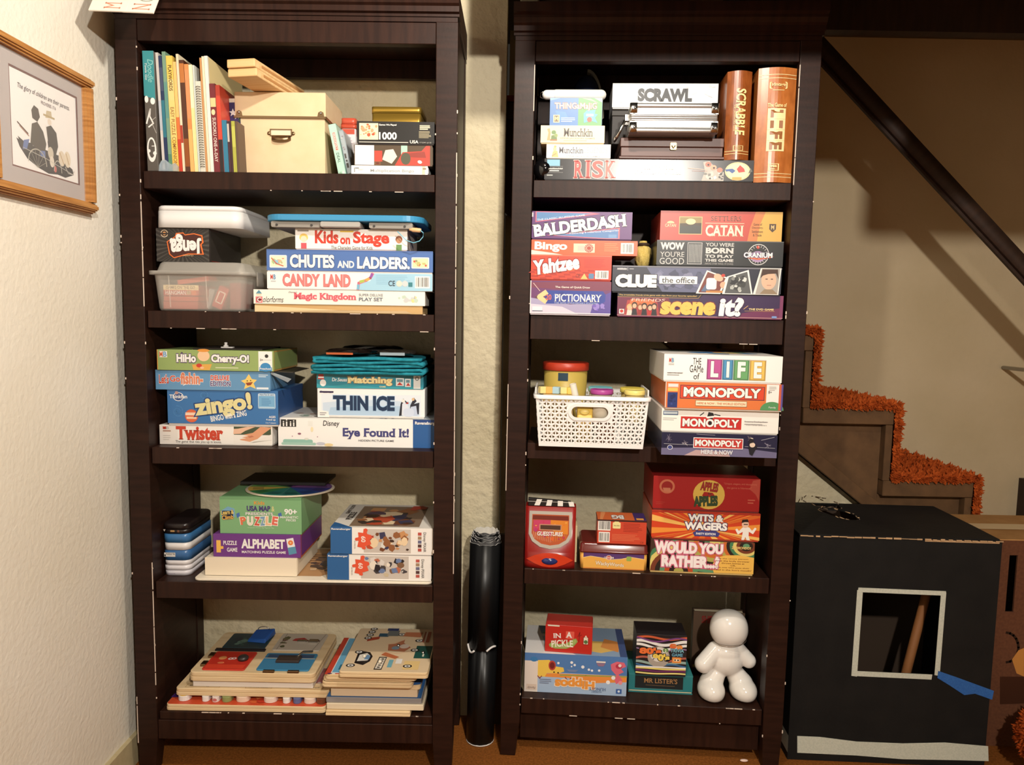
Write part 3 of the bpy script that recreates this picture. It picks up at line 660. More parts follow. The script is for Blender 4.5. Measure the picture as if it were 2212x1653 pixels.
MB().rbox(-w/2, -d/2, 0, w/2, d/2, h*.74, .007, GOLD, 5).build('body', t); MB().rbox(-w/2-.0008, -d/2-.0008, h*.745, w/2+.0008, d/2+.0008, h, .008, GOLD, 5).build('lid', t)
# ================================================================ LEFT BOOKCASE, second shelf
S = LC.sh[1]
# --- clear lidded bin with red travel games in it
u0, u1, w, h, yaw, z0 = span(LC, .012, 327, 520, 597, 669); d = .235
w *= 1.04
hb = LC.pt(430, 592, .012)[1]-S; ht = LC.pt(430, 567, .03)[1]-S
cx, cy = (u0+u1)/2+.004, .014+d/2
t = thing('storage_bin', 'clear plastic bin with snap lid holding red travel games', 'storage bin', LC.place(cx, cy, S))
mb = MB(); tp = .010; wl = .0012
outer = [rrect(-w/2+tp, -d/2+tp, w/2-tp, d/2-tp, .018, 6, 0), rrect(-w/2+tp*.7, -d/2+tp*.7, w/2-tp*.7, d/2-tp*.7, .020, 6, .006), rrect(-w/2, -d/2, w/2, d/2, .022, 6, hb-.003)]
mb.loft(outer, CLEAR, True, False)
for sx in (-.32, .08):                                              # moulded ribs
    mb.add([(w*sx, -d/2+tp*.7-.0006, .008), (w*sx+.003, -d/2+tp*.7-.0006, .008), (w*sx+.003, -d/2-.0006, hb-.004), (w*sx, -d/2-.0006, hb-.004)], [(0,1,2,3)], CLEAR)
mb.build('tub', t)
lid = MB().rbox(-w/2-.010, -d/2-.010, hb-.0028, w/2+.010, d/2+.010, hb+.006, .026, CLEAR, 6).loft([rrect(-w/2+.004, -d/2+.004, w/2-.004, d/2-.004, .022, 6, hb+.0062), rrect(-w/2+.010, -d/2+.010, w/2-.010, d/2-.010, .020, 6, ht-.004), rrect(-w/2+.014, -d/2+.014, w/2-.014, d/2-.014, .018, 6, ht)], CLEAR, False, True).build('lid', t)
MB().rbox(w/2+.0105, -d/2+.05, hb-.026, w/2+.015, -d/2+.095, hb+.008, .002, CLEAR, 3).build('latch', t)
bin_top = S+ht+.0006
def redgame(label, xl, xr, yt, yb, v, dd, col, dz=0.0, yaw=0.0, roll=0.0, deco=0):
    u0, u1, w, h, _, z0 = span(LC, v, xl, xr, yt, yb)
    base = max(S+.0040, z0)
    t = thing('travel_game', label, 'travel game', LC.place((u0+u1)/2, v, base+dz) @ Matrix.Rotation(yaw, 4, 'Z') @ Matrix.Rotation(roll, 4, 'Y'), 'red travel games in the clear bin')
    MB().box(-w/2, 0, 0, w/2, dd, h, mat(col, .4)).build('case', t, .0012)
    P = Print(Face((-w/2, 0, 0), (1,0,0), (0,0,1), w, h), t, 'printed_front'); P.R(0, 0, 1, 1, col)
    if deco == 1:
        P.R(0, .52, 1, 1, (250, 226, 170)).T('GAMES ON THE GO', .08, .9, .62, .9, (120, 84, 60), .015); P.R(.66, .08, .78, .46, (200, 170, 130)).R(.8, .08, .93, .46, (236, 120, 60)).T('HANGMAN', .06, .64, .08, .46, (250, 240, 232), .02)
    if deco == 2: P.L([(.2, .25), (.8, .25), (.8, .75), (.2, .75), (.2, .25)], .05, (246, 226, 206))
    P.done(); return t
redgame('flat red travel case at the very bottom of the clear bin', 353, 427, 652, 668, .026, .10, (196, 74, 58))
redgame('second flat red travel case from the bottom in the clear bin', 354, 428, 641, 651.5, .026, .10, (206, 84, 66), dz=.0005)
redgame('travel word game with cream and red letter strip, topmost of the flat pile', 353, 429, 617, 640, .027, .10, (200, 70, 58), dz=.001, deco=1)
redgame('slanting orange-red travel case lying across the top of the bin contents', 384, 452, 603, 613, .036, .05, (220, 88, 60), roll=-.14, dz=.002)
redgame('red travel case with cream outline leaning in the right of the bin', 456, 478, 620, 668, .036, .09, (196, 60, 54), roll=.40, dz=.003, deco=2)
redgame('dark red travel case at the far right of the bin', 497, 520, 612, 668, .040, .09, (150, 50, 46), roll=0)
redgame('pale grey travel case standing behind the outlined red one', 440, 452, 625, 668, .085, .06, (206, 204, 196), roll=.3, dz=.002)
# --- black block-tower game, upside down, on the bin
it = carton(LC, 'game_box', 'black upside-down tower game box with white and orange lettering', .030, 338, 452, 495, 567, .20, bin_top, (46, 42, 40), 'tuck', bev=.001); jt = it.top
P = it.art
for i in range(40):
    a = math.radians(i*9); k = it.h/it.w
    for r0, r1 in ((.30, .95),):
        q = lambda r, b: (min(max(.5+r*math.cos(b)*k, 0), 1), min(max(.5+r*math.sin(b), 0), 1))
        P.poly([q(.28, a), q(1.0, a-.035), q(1.0, a+.035)], (74, 70, 66))
P.E(.16, .84, .115, (214, 190, 160)).E(.16, .84, .09, (52, 44, 40)).E(.16, .84, .055, (226, 160, 100)).R(.08, .81, .24, .86, (52, 44, 40))
P.poly([(.20, .60), (.36, .76), (.38, .86), (.52, .88), (.55, .82), (.72, .86), (.88, .80), (.90, .58), (.86, .52), (.90, .22), (.60, .22), (.33, .10), (.24, .22)], (232, 116, 52)).poly([(.22, .59), (.37, .74), (.40, .83), (.51, .85), (.55, .79), (.72, .83), (.86, .77), (.87, .59), (.83, .52), (.87, .25), (.60, .25), (.33, .13), (.26, .23)], (74, 32, 26))
it.ttl.T('Jenga', .26, .86, .18, .80, WHT, .045, rot=180, grow=.28).T('CLASSIC', .50, .70, .17, .21, (246, 210, 160), rot=180); fin(it)
F = it.f['r']; P = Print(F, it.root, 'side_print'); P.R(0, 0, 1, 1, (50, 36, 32)).R(.06, .03, .30, .97, (150, 48, 34)).R(.08, .05, .28, .95, (60, 30, 28)).R(.31, .03, .33, .7, (236, 190, 150)); P.T('Jenga', .10, .27, .08, .92, WHT, .03, rot=90)
for i, (a, b, c) in enumerate(((.36, .22, (120, 60, 40)), (.52, .2, (226, 110, 50)), (.66, .18, (110, 90, 76)), (.80, .2, (200, 110, 60)))): P.poly([(a, .1), (a+b*.4, .05), (a+b*.55, .4), (a+b*.3, .9), (a+.02, .8)], c)
P.blobs(.36, .1, .97, .9, [(226, 120, 60), (90, 60, 48), (130, 110, 100), (40, 28, 26)], 14, 8, .12); P.done()
# --- white plastic box on top
u0, u1, w, h, yaw, z0 = span(LC, .020, 333, 528, 452, 500); d = .225
w = LC.pt(520, 480, .02)[0]-u0
t = thing('plastic_tub', 'glossy white plastic tub with rounded corners, topmost on the left of the second shelf', 'tub', LC.place(u0+w/2, .020+d/2, jt+.0006))
mb = MB().loft([rrect(-w/2, -d/2, w/2, d/2, .024, 8, 0), rrect(-w/2+.001, -d/2+.001, w/2-.001, d/2-.001, .024, 8, h*.76)], WHITEP, True, True)
mb.build('tub', t)
MB().loft([rrect(-w/2+.0014, -d/2+.0014, w/2-.0014, d/2-.0014, .024, 8, h*.765), rrect(-w/2+.002, -d/2+.002, w/2-.002, d/2-.002, .024, 8, h*.95), rrect(-w/2+.006, -d/2+.006, w/2-.006, d/2-.006, .020, 8, h)], WHITEP).build('lid', t)
# --- stack on the right of the second shelf
it = carton(LC, 'game_box', 'flat cream play-set box with red script on a battered kraft tray, bottom of its stack', .012, 548, 918, 632, 681, .25, S, (250, 244, 232), 'lid', tray=(206, 170, 116))
kt = it.h*.38
for c in list(it.root.children): bpy.data.objects.remove(c, do_unlink=True)
w, d, h = it.w, it.d, it.h
MB().box(-w/2, -d/2, h*.37, w/2, d/2, h, mat((248, 240, 228), .45)).build('lid', it.root, .0012)
MB().box(-w/2+.002, -d/2+.003, 0, w/2-.006, d/2-.003, h*.369, mat((206, 168, 112), .75)).build('tray', it.root)
mb = MB(); mb.add([(-w/2+.002, -d/2+.001, .001), (w/2-.03, -d/2+.0015, .001), (w/2-.045, -d/2-.001, h*.14), (0, -d/2-.0015, h*.13), (-w/2+.002, -d/2+.0015, h*.3)], [(0,1,2,3,4)], mat((236, 206, 160), .7)); mb.build('torn_edge', it.root, auto=False)
F = Face((-w/2, -d/2, h*.37), (1,0,0), (0,0,1), w, h*.63); A_ = Print(F, it.root, 'artwork'); T_ = Print(F, it.root, 'title_lettering')
A_.R(0, 0, 1, 1, (250, 244, 232)).poly([(.013, .70), (.05, .70), (.032, .97)], (96, 150, 170)).R(.016, .56, .046, .70, (244, 220, 190)).R(.012, .06, .052, .50, (226, 120, 124)).E(.031, .28, .18, (120, 20, 36)).R(.88, .3, .96, .45, (206, 206, 206)).blobs(.84, .10, .98, .75, [(204, 206, 206), (176, 180, 184), (240, 220, 150), (196, 214, 196)], 10, 5, .2)
T_.T('C', .02, .046, .12, .44, (250, 220, 216), .04).T('olorforms', .055, .175, .10, .52, (30, 28, 28), shear=.3).T("Disney's", .205, .255, .74, .90, (40, 38, 38), shear=.3).T('Magic Kingdom', .235, .60, .22, .80, (222, 96, 110), .035, serif=.05, out=((250, 206, 206), .03)).T('SUPER DELUXE', .615, .755, .62, .80, (120, 128, 140), .015).T('PLAY SET', .615, .755, .28, .54, (110, 118, 132), .03)
A_.done(); T_.done(); base = it.top
it = carton(LC, 'game_box', 'white and sky blue box with pink candy lettering, second from bottom of its stack', .010, 577, 934, 592.5, 631, .25, base, (248, 244, 242), 'lid', tray=(235, 230, 224)); base = it.top
it.art.poly([(.60, .02), (1, .02), (1, .98), (.64, .98), (.625, .55), (.57, .45), (.545, .05)], (166, 210, 232)).L([(.55, .08), (.555, .42), (.60, .58), (.625, .72), (.64, .95)], .16, (214, 120, 140)).L([(.55, .10), (.552, .30)], .15, (120, 180, 210)).L([(.565, .5), (.585, .55)], .15, (176, 196, 90)).L([(.60, .6), (.615, .66)], .15, (236, 170, 90)).L([(.63, .8), (.635, .93)], .15, (150, 90, 170)).lines(.66, .35, .88, .9, 6, (140, 186, 214), .3)
it.art.R(.02, .50, .055, .90, (252, 250, 248)).R(.023, .42, .053, .5, (200, 200, 200)).bars(.895, .18, .985, .85).R(.855, .25, .88, .5, (60, 130, 140)).E(.80, .42, .17, (226, 220, 206)).E(.835, .42, .17, (206, 214, 216))
it.ttl.T('M', .021, .036, .56, .84, (206, 70, 60), .03).T('B', .039, .053, .56, .84, (90, 140, 180), .03).T('CANDY', .095, .318, .20, .88, (226, 130, 128), .03, out=((196, 84, 90), .022)).T('LAND', .342, .505, .20, .88, (226, 130, 128), .03, out=((196, 84, 90), .022)).T('CE', .735, .775, .28, .58, (50, 60, 70), .01); fin(it)
it = carton(LC, 'game_box', 'long royal blue box with big white capitals and two cartoon pictures', .010, 576, 935, 544, 592, .25, base, (82, 118, 182), 'lid', tray=(230, 226, 222)); base = it.top
it.art.R(0, .93, 1, 1, (74, 106, 168)).RR(.018, .17, .122, .74, (250, 248, 244), .08).R(.024, .22, .116, .70, (246, 238, 206)).blobs(.026, .24, .114, .68, [(150, 196, 220), (226, 130, 110), (226, 186, 150), (176, 200, 140)], 9, 6, .13).L([(.03, .6), (.06, .35), (.10, .25)], .05, (210, 110, 90)).RR(.872, .22, .978, .72, (250, 248, 244), .08).R(.878, .26, .972, .68, (232, 226, 180)).blobs(.88, .28, .97, .66, [(206, 84, 76), (226, 186, 150), (196, 190, 120), (150, 150, 110)], 8, 9, .12)
it.ttl.T('CHUTES', .14, .408, .18, .78, WHT, .045, out=((52, 80, 140), .03)).T('AND', .426, .528, .20, .52, WHT, .035).T('LADDERS.', .545, .862, .17, .72, WHT, .045, out=((52, 80, 140), .03)); fin(it)
it = carton(LC, 'game_box', 'short white charades game box with playful red lettering under the drawing board', .016, 638, 880, 501.5, 547, .16, base, (250, 246, 240), 'lid', tray=(236, 214, 200), side=(210, 190, 176)); base = it.top
it.art.E(.075, .58, .21, (246, 206, 110), .9).E(.075, .50, .15, (246, 222, 196)).R(.05, .05, .10, .32, (214, 90, 100)).E(.925, .55, .17, (128, 76, 50)).E(.925, .48, .13, (190, 136, 100)).R(.90, .02, .95, .3, (110, 150, 90)).R(.40, .85, .52, .93, (236, 200, 80)).R(.02, .86, .12, .94, (150, 140, 130))
it.ttl.T('Kids', .175, .385, .30, .93, (214, 62, 44), .04).T('on', .40, .49, .28, .60, (214, 62, 44), .04).T('Stage', .515, .84, .17, .90, (214, 62, 44), .04).T('The Charades Game for Kids', .32, .69, .05, .20, (90, 84, 80), .01); fin(it)
# --- blue magnetic drawing board, back side to the room, lying across the stack
u0, u1, w, h, yaw, z0 = span(LC, -.012, 566, 912, 466, 474); vb = -.012
uc = (u0+u1)/2; bt = base+.0006
zb1 = LC.pt(740, 480, vb)[1]
t = thing('drawing_board', 'bright blue magnetic drawing board with grey brackets lying on the charades game', 'drawing board', LC.place(uc, vb, 0))
BLU = mat((60, 148, 196), .35); GRY = mat((150, 144, 136), .45)
zt = LC.pt(740, 464, vb)[1]
mb = MB().prism(rr2(-w/2, 0, w/2, .225, .045, 8), 'z', zb1+.002, zt, BLU)
mb.build('frame', t, .0025, 2)
for x0, x1 in ((582, 690), (795, 890)):
    a, b = LC.pt(x0, 490, vb)[0]-uc, LC.pt(x1, 490, vb)[0]-uc; lo = LC.pt((x0+x1)/2, 500, vb+.02)[1]
    lo = max(lo, bt-.0006) if x0 > 600 else max(lo, bt-.0006)
    o = MB().prism(rr2(a, lo, b, zb1+.0015, .004), 'y', .010, .20, GRY).build('bracket', t, .0008)
    mb = MB()
    for q in (.12, .82): mb.prism([(a+(b-a)*q+.0028*math.cos(i*.785), lo+.0055+.0028*math.sin(i*.785)) for i in range(8)], 'y', .0080, .0098, mat((60, 56, 54), .5))
    mb.build('screw', o)
a, b = LC.pt(690, 490, vb)[0]-uc, LC.pt(778, 490, vb)[0]-uc
MB().prism(rr2(a+.0006, bt+.0004, b-.0006, zb1+.0012, .004), 'y', .002, .06, mat((176, 172, 166), .4)).build('eraser_slider', t, .0015)
pu, pz = LC.pt(891, 498, vb); pr = .0052
pz = pz
t2 = MB().lathe([(0.0005, 0), (pr*.8, .0005), (pr, .004), (pr, .020), (pr*.55, .024), (pr*.5, .028)], mat((232, 186, 136), .5), n=14).build('stylus', t)
t2.matrix_local = Matrix.Translation((pu-uc+.020, .004, pz)) @ Matrix.Rotation(-math.pi/2+.08, 4, 'Y')
pts = []
for px, py in ((908, 498), (914, 503), (914, 512), (906, 521), (893, 525), (878, 520), (866, 508), (858, 500)): 
    a, b = LC.pt(px, py, vb-.004); pts.append((a-uc, -.002, b))
MB().tube(pts, .0011, mat((120, 190, 216), .4), 8).build('cord', t)

# ================================================================ LEFT BOOKCASE, third shelf
S = LC.sh[2]
it = carton(LC, 'game_box', 'white box with red serif lettering and a photo of hands, bottom of its stack', .044, 345, 588, 918.5, 961, .225, S, (246, 241, 234), 'lid', tray=(236, 230, 222)); base = it.top
it.art.R(0, .02, .16, .98, (238, 230, 222)).R(.655, .04, .995, .96, (244, 238, 230)).R(.66, .55, .99, .96, (70, 84, 60)).poly([(.66, .12), (.80, .12), (.995, .6), (.995, .30)], (240, 234, 226)).poly([(.655, .58), (.72, .60), (.76, .75), (.86, .98), (.80, .98), (.70, .86), (.66, .84)], (236, 190, 160)).poly([(.72, .28), (.80, .20), (.87, .35), (.92, .6), (.995, .92), (.90, .98), (.83, .66), (.74, .55), (.79, .50), (.73, .42), (.77, .38), (.71, .32)], (226, 160, 122)).poly([(.80, .40), (.84, .46), (.82, .52), (.78, .46)], (196, 120, 90)).R(.03, .78, .06, .90, (190, 60, 44)).R(.03, .66, .10, .72, (176, 130, 110)).lines(.03, .2, .10, .5, 3, (200, 190, 182), .3)
it.ttl.T('T', .145, .235, .26, .94, (206, 68, 44), .05, serif=.05).T('wister', .215, .565, .24, .93, (206, 68, 44), .045, serif=.05).T('The game that ties you up in knots.', .14, .55, .07, .22, (80, 74, 70), .008, serif=.03).T('M', .03, .055, .78, .92, (196, 60, 44), .03).T('B', .06, .085, .78, .92, (190, 186, 182), .03); fin(it)
it = carton(LC, 'game_box', 'deep blue bingo-style box with cream lettering and an orange badge', .040, 362, 601, 841, 917.5, .205, base, (58, 116, 176), 'lid', tray=(214, 206, 200), side=(44, 84, 142)); base = it.top
P = it.art
for cx, cy, r in ((.09, .38, .17), (.33, .86, .13), (.62, .72, .12)):
    pts = [(cx+r*(i/26)*math.cos(i*.55)*it.h/it.w, cy+r*(i/26)*math.sin(i*.55)) for i in range(3, 27)]; P.L(pts, .025, (72, 132, 190))
P.E(.10, .80, .15, (240, 238, 236), .82).E(.10, .80, .13, (44, 78, 140), .8).E(.085, .91, .05, (190, 150, 140), .9).E(.215, .265, .185, (214, 96, 60)).E(.215, .265, .165, (222, 106, 66)).R(.16, .28, .27, .36, (246, 214, 190)).R(.17, .18, .26, .24, (246, 206, 170)).RR(.82, .50, .975, .93, (206, 226, 240), .08).RR(.825, .51, .97, .86, (120, 176, 216), .06).lines(.85, .58, .94, .80, 4, (96, 150, 196), .5).R(.83, .53, .965, .55, (220, 234, 244))
it.ttl.T('Thinkfun', .02, .18, .755, .86, WHT, .02).T('zingo!', .24, .765, .24, .86, (228, 218, 160), .05, rot=8, out=((30, 64, 120), .05)).T('BINGO with a ZING', .385, .715, .20, .36, WHT, .02, rot=11).T('AGES', .915, .975, .24, .30, WHT, .02).T('4 and up', .89, .975, .155, .22, WHT, .02).T('2 to 7 players', .885, .978, .075, .12, WHT, .01).T('Have Fun & Learn', .835, .965, .875, .92, (60, 100, 150), .015); fin(it)
P = Print(it.f['r'], it.root, 'side_print'); P.R(0, .05, 1, 1, (44, 84, 142)).E(.22, .8, .16, (230, 230, 236), .8).E(.22, .8, .13, (40, 66, 120), .8).E(.2, .28, .18, (190, 80, 60)); P.T('zingo!', .30, .92, .38, .72, (214, 206, 160), .03, rot=8); P.done()
it = carton(LC, 'game_box', 'light blue fishing game box with a yellow starfish and a torn open end flap', .036, 336, 583.5, 796, 838.5, .20, base, (102, 152, 194), 'tuck'); base = it.top
w, d, h = it.w, it.d, it.h
it.art.poly([(.745, .5), (.785, .58), (.815, .85), (.84, .6), (.885, .56), (.855, .38), (.875, .10), (.825, .22), (.77, .08), (.785, .34)], (244, 206, 112)).poly([(.785, .40), (.85, .45), (.83, .28), (.80, .26)], (150, 70, 40)).E(.80, .5, .03, (40, 30, 26)).E(.83, .52, .03, (40, 30, 26)).L([(.24, .22), (.30, .38), (.36, .38), (.38, .25)], .03, (240, 244, 246)).lines(.90, .68, .985, .85, 2, (220, 232, 240)).R(.88, .08, .985, .18, (230, 238, 244))
it.ttl.T("Let's", .03, .115, .30, .76, (206, 84, 62), .03, out=((248, 238, 232), .03)).T('Go', .125, .215, .40, .72, (206, 84, 62), .03, out=((248, 238, 232), .03)).T('fishin-', .218, .415, .28, .88, (220, 130, 96), .035, out=((248, 238, 232), .03)).T('DELUXE', .482, .645, .50, .76, (206, 60, 44), .03, out=((250, 244, 240), .05)).T('EDITION', .478, .655, .21, .46, (74, 62, 126), .03, out=((250, 244, 240), .05)); fin(it)
fl = mat((70, 62, 54), .5); mb = MB()
e0 = w/2+.0015
mb.hexa([(e0, -d/2+.006, h*.965), (e0+.045, -d/2+.03, h*.90), (e0+.045, d/2-.03, h*.90), (e0, d/2-.01, h*.965), (e0, -d/2+.006, h*.985), (e0+.045, -d/2+.03, h*.92), (e0+.045, d/2-.03, h*.92), (e0, d/2-.01, h*.985)], fl)
mb.build('open_flap', it.root)
mb = MB().hexa([(e0, -d/2+.002, h*.85), (e0+.036, -d/2+.016, h*.42), (e0+.036, -d/2+.018, h*.42), (e0, -d/2+.004, h*.85), (e0, -d/2+.002, h*.98), (e0+.045, -d/2+.016, h*.6), (e0+.045, -d/2+.018, h*.6), (e0, -d/2+.004, h*.98)], mat((150, 160, 166), .6)); mb.build('torn_flap', it.root)
it = carton(LC, 'game_box', 'green cherry game box with white and purple lettering, topmost of its stack', .030, 339, 591, 747, 791, .19, base, (150, 172, 104), 'tuck', side=(196, 150, 80)); base = it.top
it.art.R(0, .01, .006, .99, (226, 150, 70)).E(.40, .72, .30, (240, 200, 160), .9).E(.40, .98, .30, (226, 150, 60), .25).poly([(.31, .02), (.45, .02), (.47, .32), (.30, .28)], (226, 170, 80)).E(.36, .24, .14, (206, 60, 44), .7).E(.385, .13, .10, (240, 190, 150), .6).E(.215, .80, .06, (70, 40, 96), 1.4).R(.87, .01, .988, .98, (246, 244, 240)).E(.93, .20, .26, (60, 140, 196), .85).R(.875, .01, .985, .2, (60, 140, 196)).R(.02, .62, .088, .92, (250, 246, 236)).R(.88, .55, .98, .565, (150, 150, 150)).E(.94, .75, .09, (50, 50, 50)).lines(.5, .09, .76, .2, 1, (206, 214, 170), .5)
it.ttl.T('M', .022, .05, .64, .90, (220, 96, 50), .03).T('B', .054, .085, .64, .90, (110, 160, 200), .03).T('HiHo', .165, .335, .38, .80, WHT, .05, serif=.04, out=((70, 40, 96), .06)).T('Cherry-O!', .465, .79, .30, .80, WHT, .05, serif=.04, out=((70, 40, 96), .06)).T('3+', .885, .91, .50, .62, (50, 50, 50), .01).T('Preschool', .88, .978, .08, .18, WHT, .02); fin(it)
# the dark board and white clip lying on it
t = thing('game_board', 'thin dark board lying flat on the green cherry game box', 'board', LC.place(LC.pt(505, 742, .10)[0], .115, base))
MB().box(-.08, -.07, 0, .09, .07, .003, mat((40, 34, 30), .5)).build('board', t, .0008)
MB().box(-.078, -.068, .00305, .088, .068, .0034, mat((60, 50, 42), .5)).build('printed_top', t)
t = thing('game_clip', 'small white plastic spinner piece on the dark board', 'game piece', LC.place(LC.pt(489, 738, .06)[0], .062, base+.0040))
MB().rbox(-.013, -.008, 0, .017, .008, .003, .004, WHITEP, 4).build('foot', t); MB().lathe([(.006, .0031), (.0058, .006), (.0035, .0075), (.0033, .011), (.0045, .0125), (.001, .0140)], WHITEP, (-.002, 0, 0), 16).build('post', t)
# --- right-hand stack
it = carton(LC, 'game_box', 'large flat white seek-and-find game box with a blue end, bottom right of the third shelf', 0.050, 601, 941.5, 905.5, 966.5, .205, S, (250, 247, 243), 'tuck'); base = it.top
w, d, h = it.w, it.d, it.h
it.art.R(.855, 0, 1, 1, (44, 96, 158)).R(.855, .86, 1, 1, (36, 72, 136)).R(.018, .68, .115, .94, (40, 38, 36))
for i, (x, hh_) in enumerate(((.03, .16), (.05, .22), (.075, .15), (.095, .19))): it.art.R(x, .70, x+.009, .70+hh_*.75, (240, 238, 234)).E(x+.0045, .70+hh_, .025, (240, 238, 234))
it.art.RR(.03, .10, .22, .24, (150, 196, 180), .5).RR(.02, .04, .24, .13, (170, 206, 190), .5).E(.32, .06, .16, (240, 214, 160), .35).E(.27, .10, .16, (206, 204, 214), .35).E(.135, .44, .06, (150, 96, 116), .6).E(.18, .26, .08, (226, 226, 214), .5).E(.215, .60, .05, (246, 232, 190), 1.8).R(.19, .72, .22, .9, (240, 240, 234)).E(.09, .35, .02, (190, 150, 170)).E(.25, .34, .02, (190, 150, 170))
it.ttl.T('Disney', .285, .39, .68, .92, (34, 32, 34), .008, shear=.15).T('Eye Found It!', .41, .83, .28, .68, (70, 72, 128), .035, serif=.05).T('HIDDEN PICTURE GAME', .51, .735, .20, .27, (60, 56, 60), .01).T('Ravensburg', .868, .995, .80, .94, WHT, .03); fin(it)
P = Print(it.f['t'], it.root, 'top_print'); P.R(0, 0, 1, 1, (246, 243, 238)).blobs(.02, .03, .5, .6, [(60, 50, 46), (196, 150, 120), (150, 170, 160), (220, 214, 200)], 16, 3, .07).blobs(.45, .02, .8, .2, [(120, 140, 170), (60, 66, 84)], 12, 7, .03).R(.85, 0, 1, 1, (206, 216, 226)); P.done()
it = carton(LC, 'game_box', 'white and icy blue penguin game box with dark navy lettering', .058, 686, 917.5, 839.5, 902.5, .18, base+.0012, (248, 247, 246), 'lid', tray=(236, 232, 226)); base = it.top
P = it.art; P.R(.035, .07, .965, .80, (232, 240, 248)).poly([(.05, .08), (.95, .08), (.95, .55), (.6, .62), (.3, .6), (.05, .5)], (206, 224, 242)).poly([(.1, .08), (.8, .08), (.78, .42), (.4, .40), (.12, .34)], (180, 208, 234)).poly([(0, 0), (.11, 0), (.10, .2), (0, .25)], (246, 244, 240))
P.poly([(.76, .08), (.775, .50), (.80, .68), (.835, .56), (.82, .3), (.80, .10)], (34, 36, 48)).poly([(.785, .10), (.79, .5), (.815, .58), (.85, .40), (.86, .10)], (224, 232, 244)).E(.80, .6, .06, (240, 236, 232)).poly([(.82, .50), (.845, .58), (.85, .5)], (176, 60, 50)).poly([(.86, .12), (.865, .45), (.90, .72), (.925, .60), (.90, .5), (.95, .55), (.945, .15)], (40, 42, 56)).poly([(.865, .10), (.87, .40), (.92, .44), (.935, .10)], (196, 210, 234)).E(.892, .66, .05, (226, 190, 150)).RR(.80, .06, .90, .35, (210, 222, 242), .4).R(.02, .84, .15, .90, (60, 50, 80)).lines(.02, .05, .085, .18, 2, (150, 150, 156))
it.ttl.T('THIN ICE', .145, .72, .24, .76, (22, 50, 84), .055, out=((150, 190, 226), .02)).T('Pressman', .025, .14, .83, .91, (70, 60, 96), .015, shear=.2); fin(it)
it = carton(LC, 'game_box', 'flat teal matching game box with cream lettering under the folded towel', .056, 684, 914, 809, 839.5, .20, base, (44, 140, 160), 'tuck'); base = it.top
it.art.poly([(.0, .3), (.08, .1), (.3, .3), (.6, .08), (.9, .2), (1, .1), (1, .02), (0, .02)], (54, 160, 174)).poly([(.01, .62), (.07, .60), (.065, .98), (.02, .98)], (206, 60, 50)).R(.015, .70, .068, .80, (246, 240, 236)).E(.06, .36, .22, (242, 240, 236), 1.1).R(.745, .22, .82, .78, (232, 236, 236)).R(.83, .16, .885, .74, (232, 236, 236)).R(.755, .5, .81, .7, (110, 150, 160)).R(.84, .46, .875, .66, (110, 150, 160)).poly([(.755, .28), (.78, .5), (.81, .28)], (200, 60, 50)).poly([(.84, .24), (.86, .46), (.88, .24)], (200, 60, 50)).R(.91, .04, .975, .96, (226, 226, 222)).E(.943, .76, .14, (80, 76, 80)).E(.943, .76, .09, (226, 226, 222))
it.ttl.T('Dr.Seuss', .145, .285, .48, .74, WHT, .02, shear=.1).T('Matching', .29, .715, .22, .86, (250, 232, 170), .045, serif=.04, out=((190, 120, 60), .03)).T('GAME', .59, .65, .10, .2, (250, 232, 170), .01); fin(it)
# folded towel: one cloth laid back and forth
u0, u1, w, h, yaw, z0 = span(LC, .030, 665, 921, 769, 807); d = .20
t = thing('towel', 'folded teal towel lying on the teal matching game box', 'towel', LC.place((u0+u1)/2, .034+d/2, base))
n = 5; lh = h/n; mb = MB()
path = []
for i in range(n):
    e = (.000, .006, .003, .012, .004)[i]; xs = [-w/2+.006+e+(w-.016-2*e)*j/12 for j in range(13)]
    z = lh*(i+.5)
    pts = [(x, z + .0012*math.sin(x*38+i*1.7)*(1 if 0 < i < n else .3)) for x in xs]
    if i % 2: pts.reverse()
    path += pts
    if i < n-1:
        x = pts[-1][0]; sgn = 1 if i % 2 == 0 else -1
        path += [(x+sgn*lh*.42, z+lh*.25), (x+sgn*lh*.5, z+lh*.5), (x+sgn*lh*.42, z+lh*.75)]
thk = lh*.40; L_, R_ = [], []
for i, (x, z) in enumerate(path):
    a, b = path[max(i-1, 0)], path[min(i+1, len(path)-1)]; q = Vector((b[0]-a[0], b[1]-a[1])).normalized(); nx, nz = -q.y*thk, q.x*thk
    L_.append((x+nx, max(z+nz, .0003))); R_.append((x-nx, max(z-nz, .0003)))
vs = []; m = len(path)
ys = [-d/2+d*k/6 for k in range(7)]
for k, y in enumerate(ys):
    vs += [(x, y+(.003*math.sin(j*.9) if k == 0 else 0), z) for j, (x, z) in enumerate(L_)] + [(x, y+(.003*math.sin(j*.9+1) if k == 0 else 0), z) for j, (x, z) in enumerate(R_)]
fs = []
for k in range(6):
    o = k*2*m
    for j in range(m-1):
        fs += [(o+j, o+j+1, o+2*m+j+1, o+2*m+j), (o+m+j+1, o+m+j, o+3*m+j, o+3*m+j+1)]
    fs += [(o, o+m, o+3*m, o+2*m)[::-1], (o+m-1, o+2*m-1, o+4*m-1, o+3*m-1)]
for j in range(m-1): fs += [(j, m+j, m+j+1, j+1), (12*m+j+1, 12*m+m+j+1, 12*m+m+j, 12*m+j)]
mb.add(vs, fs, TEALC, True); mb.build('folded_cloth', t)
tt = base+h+.004
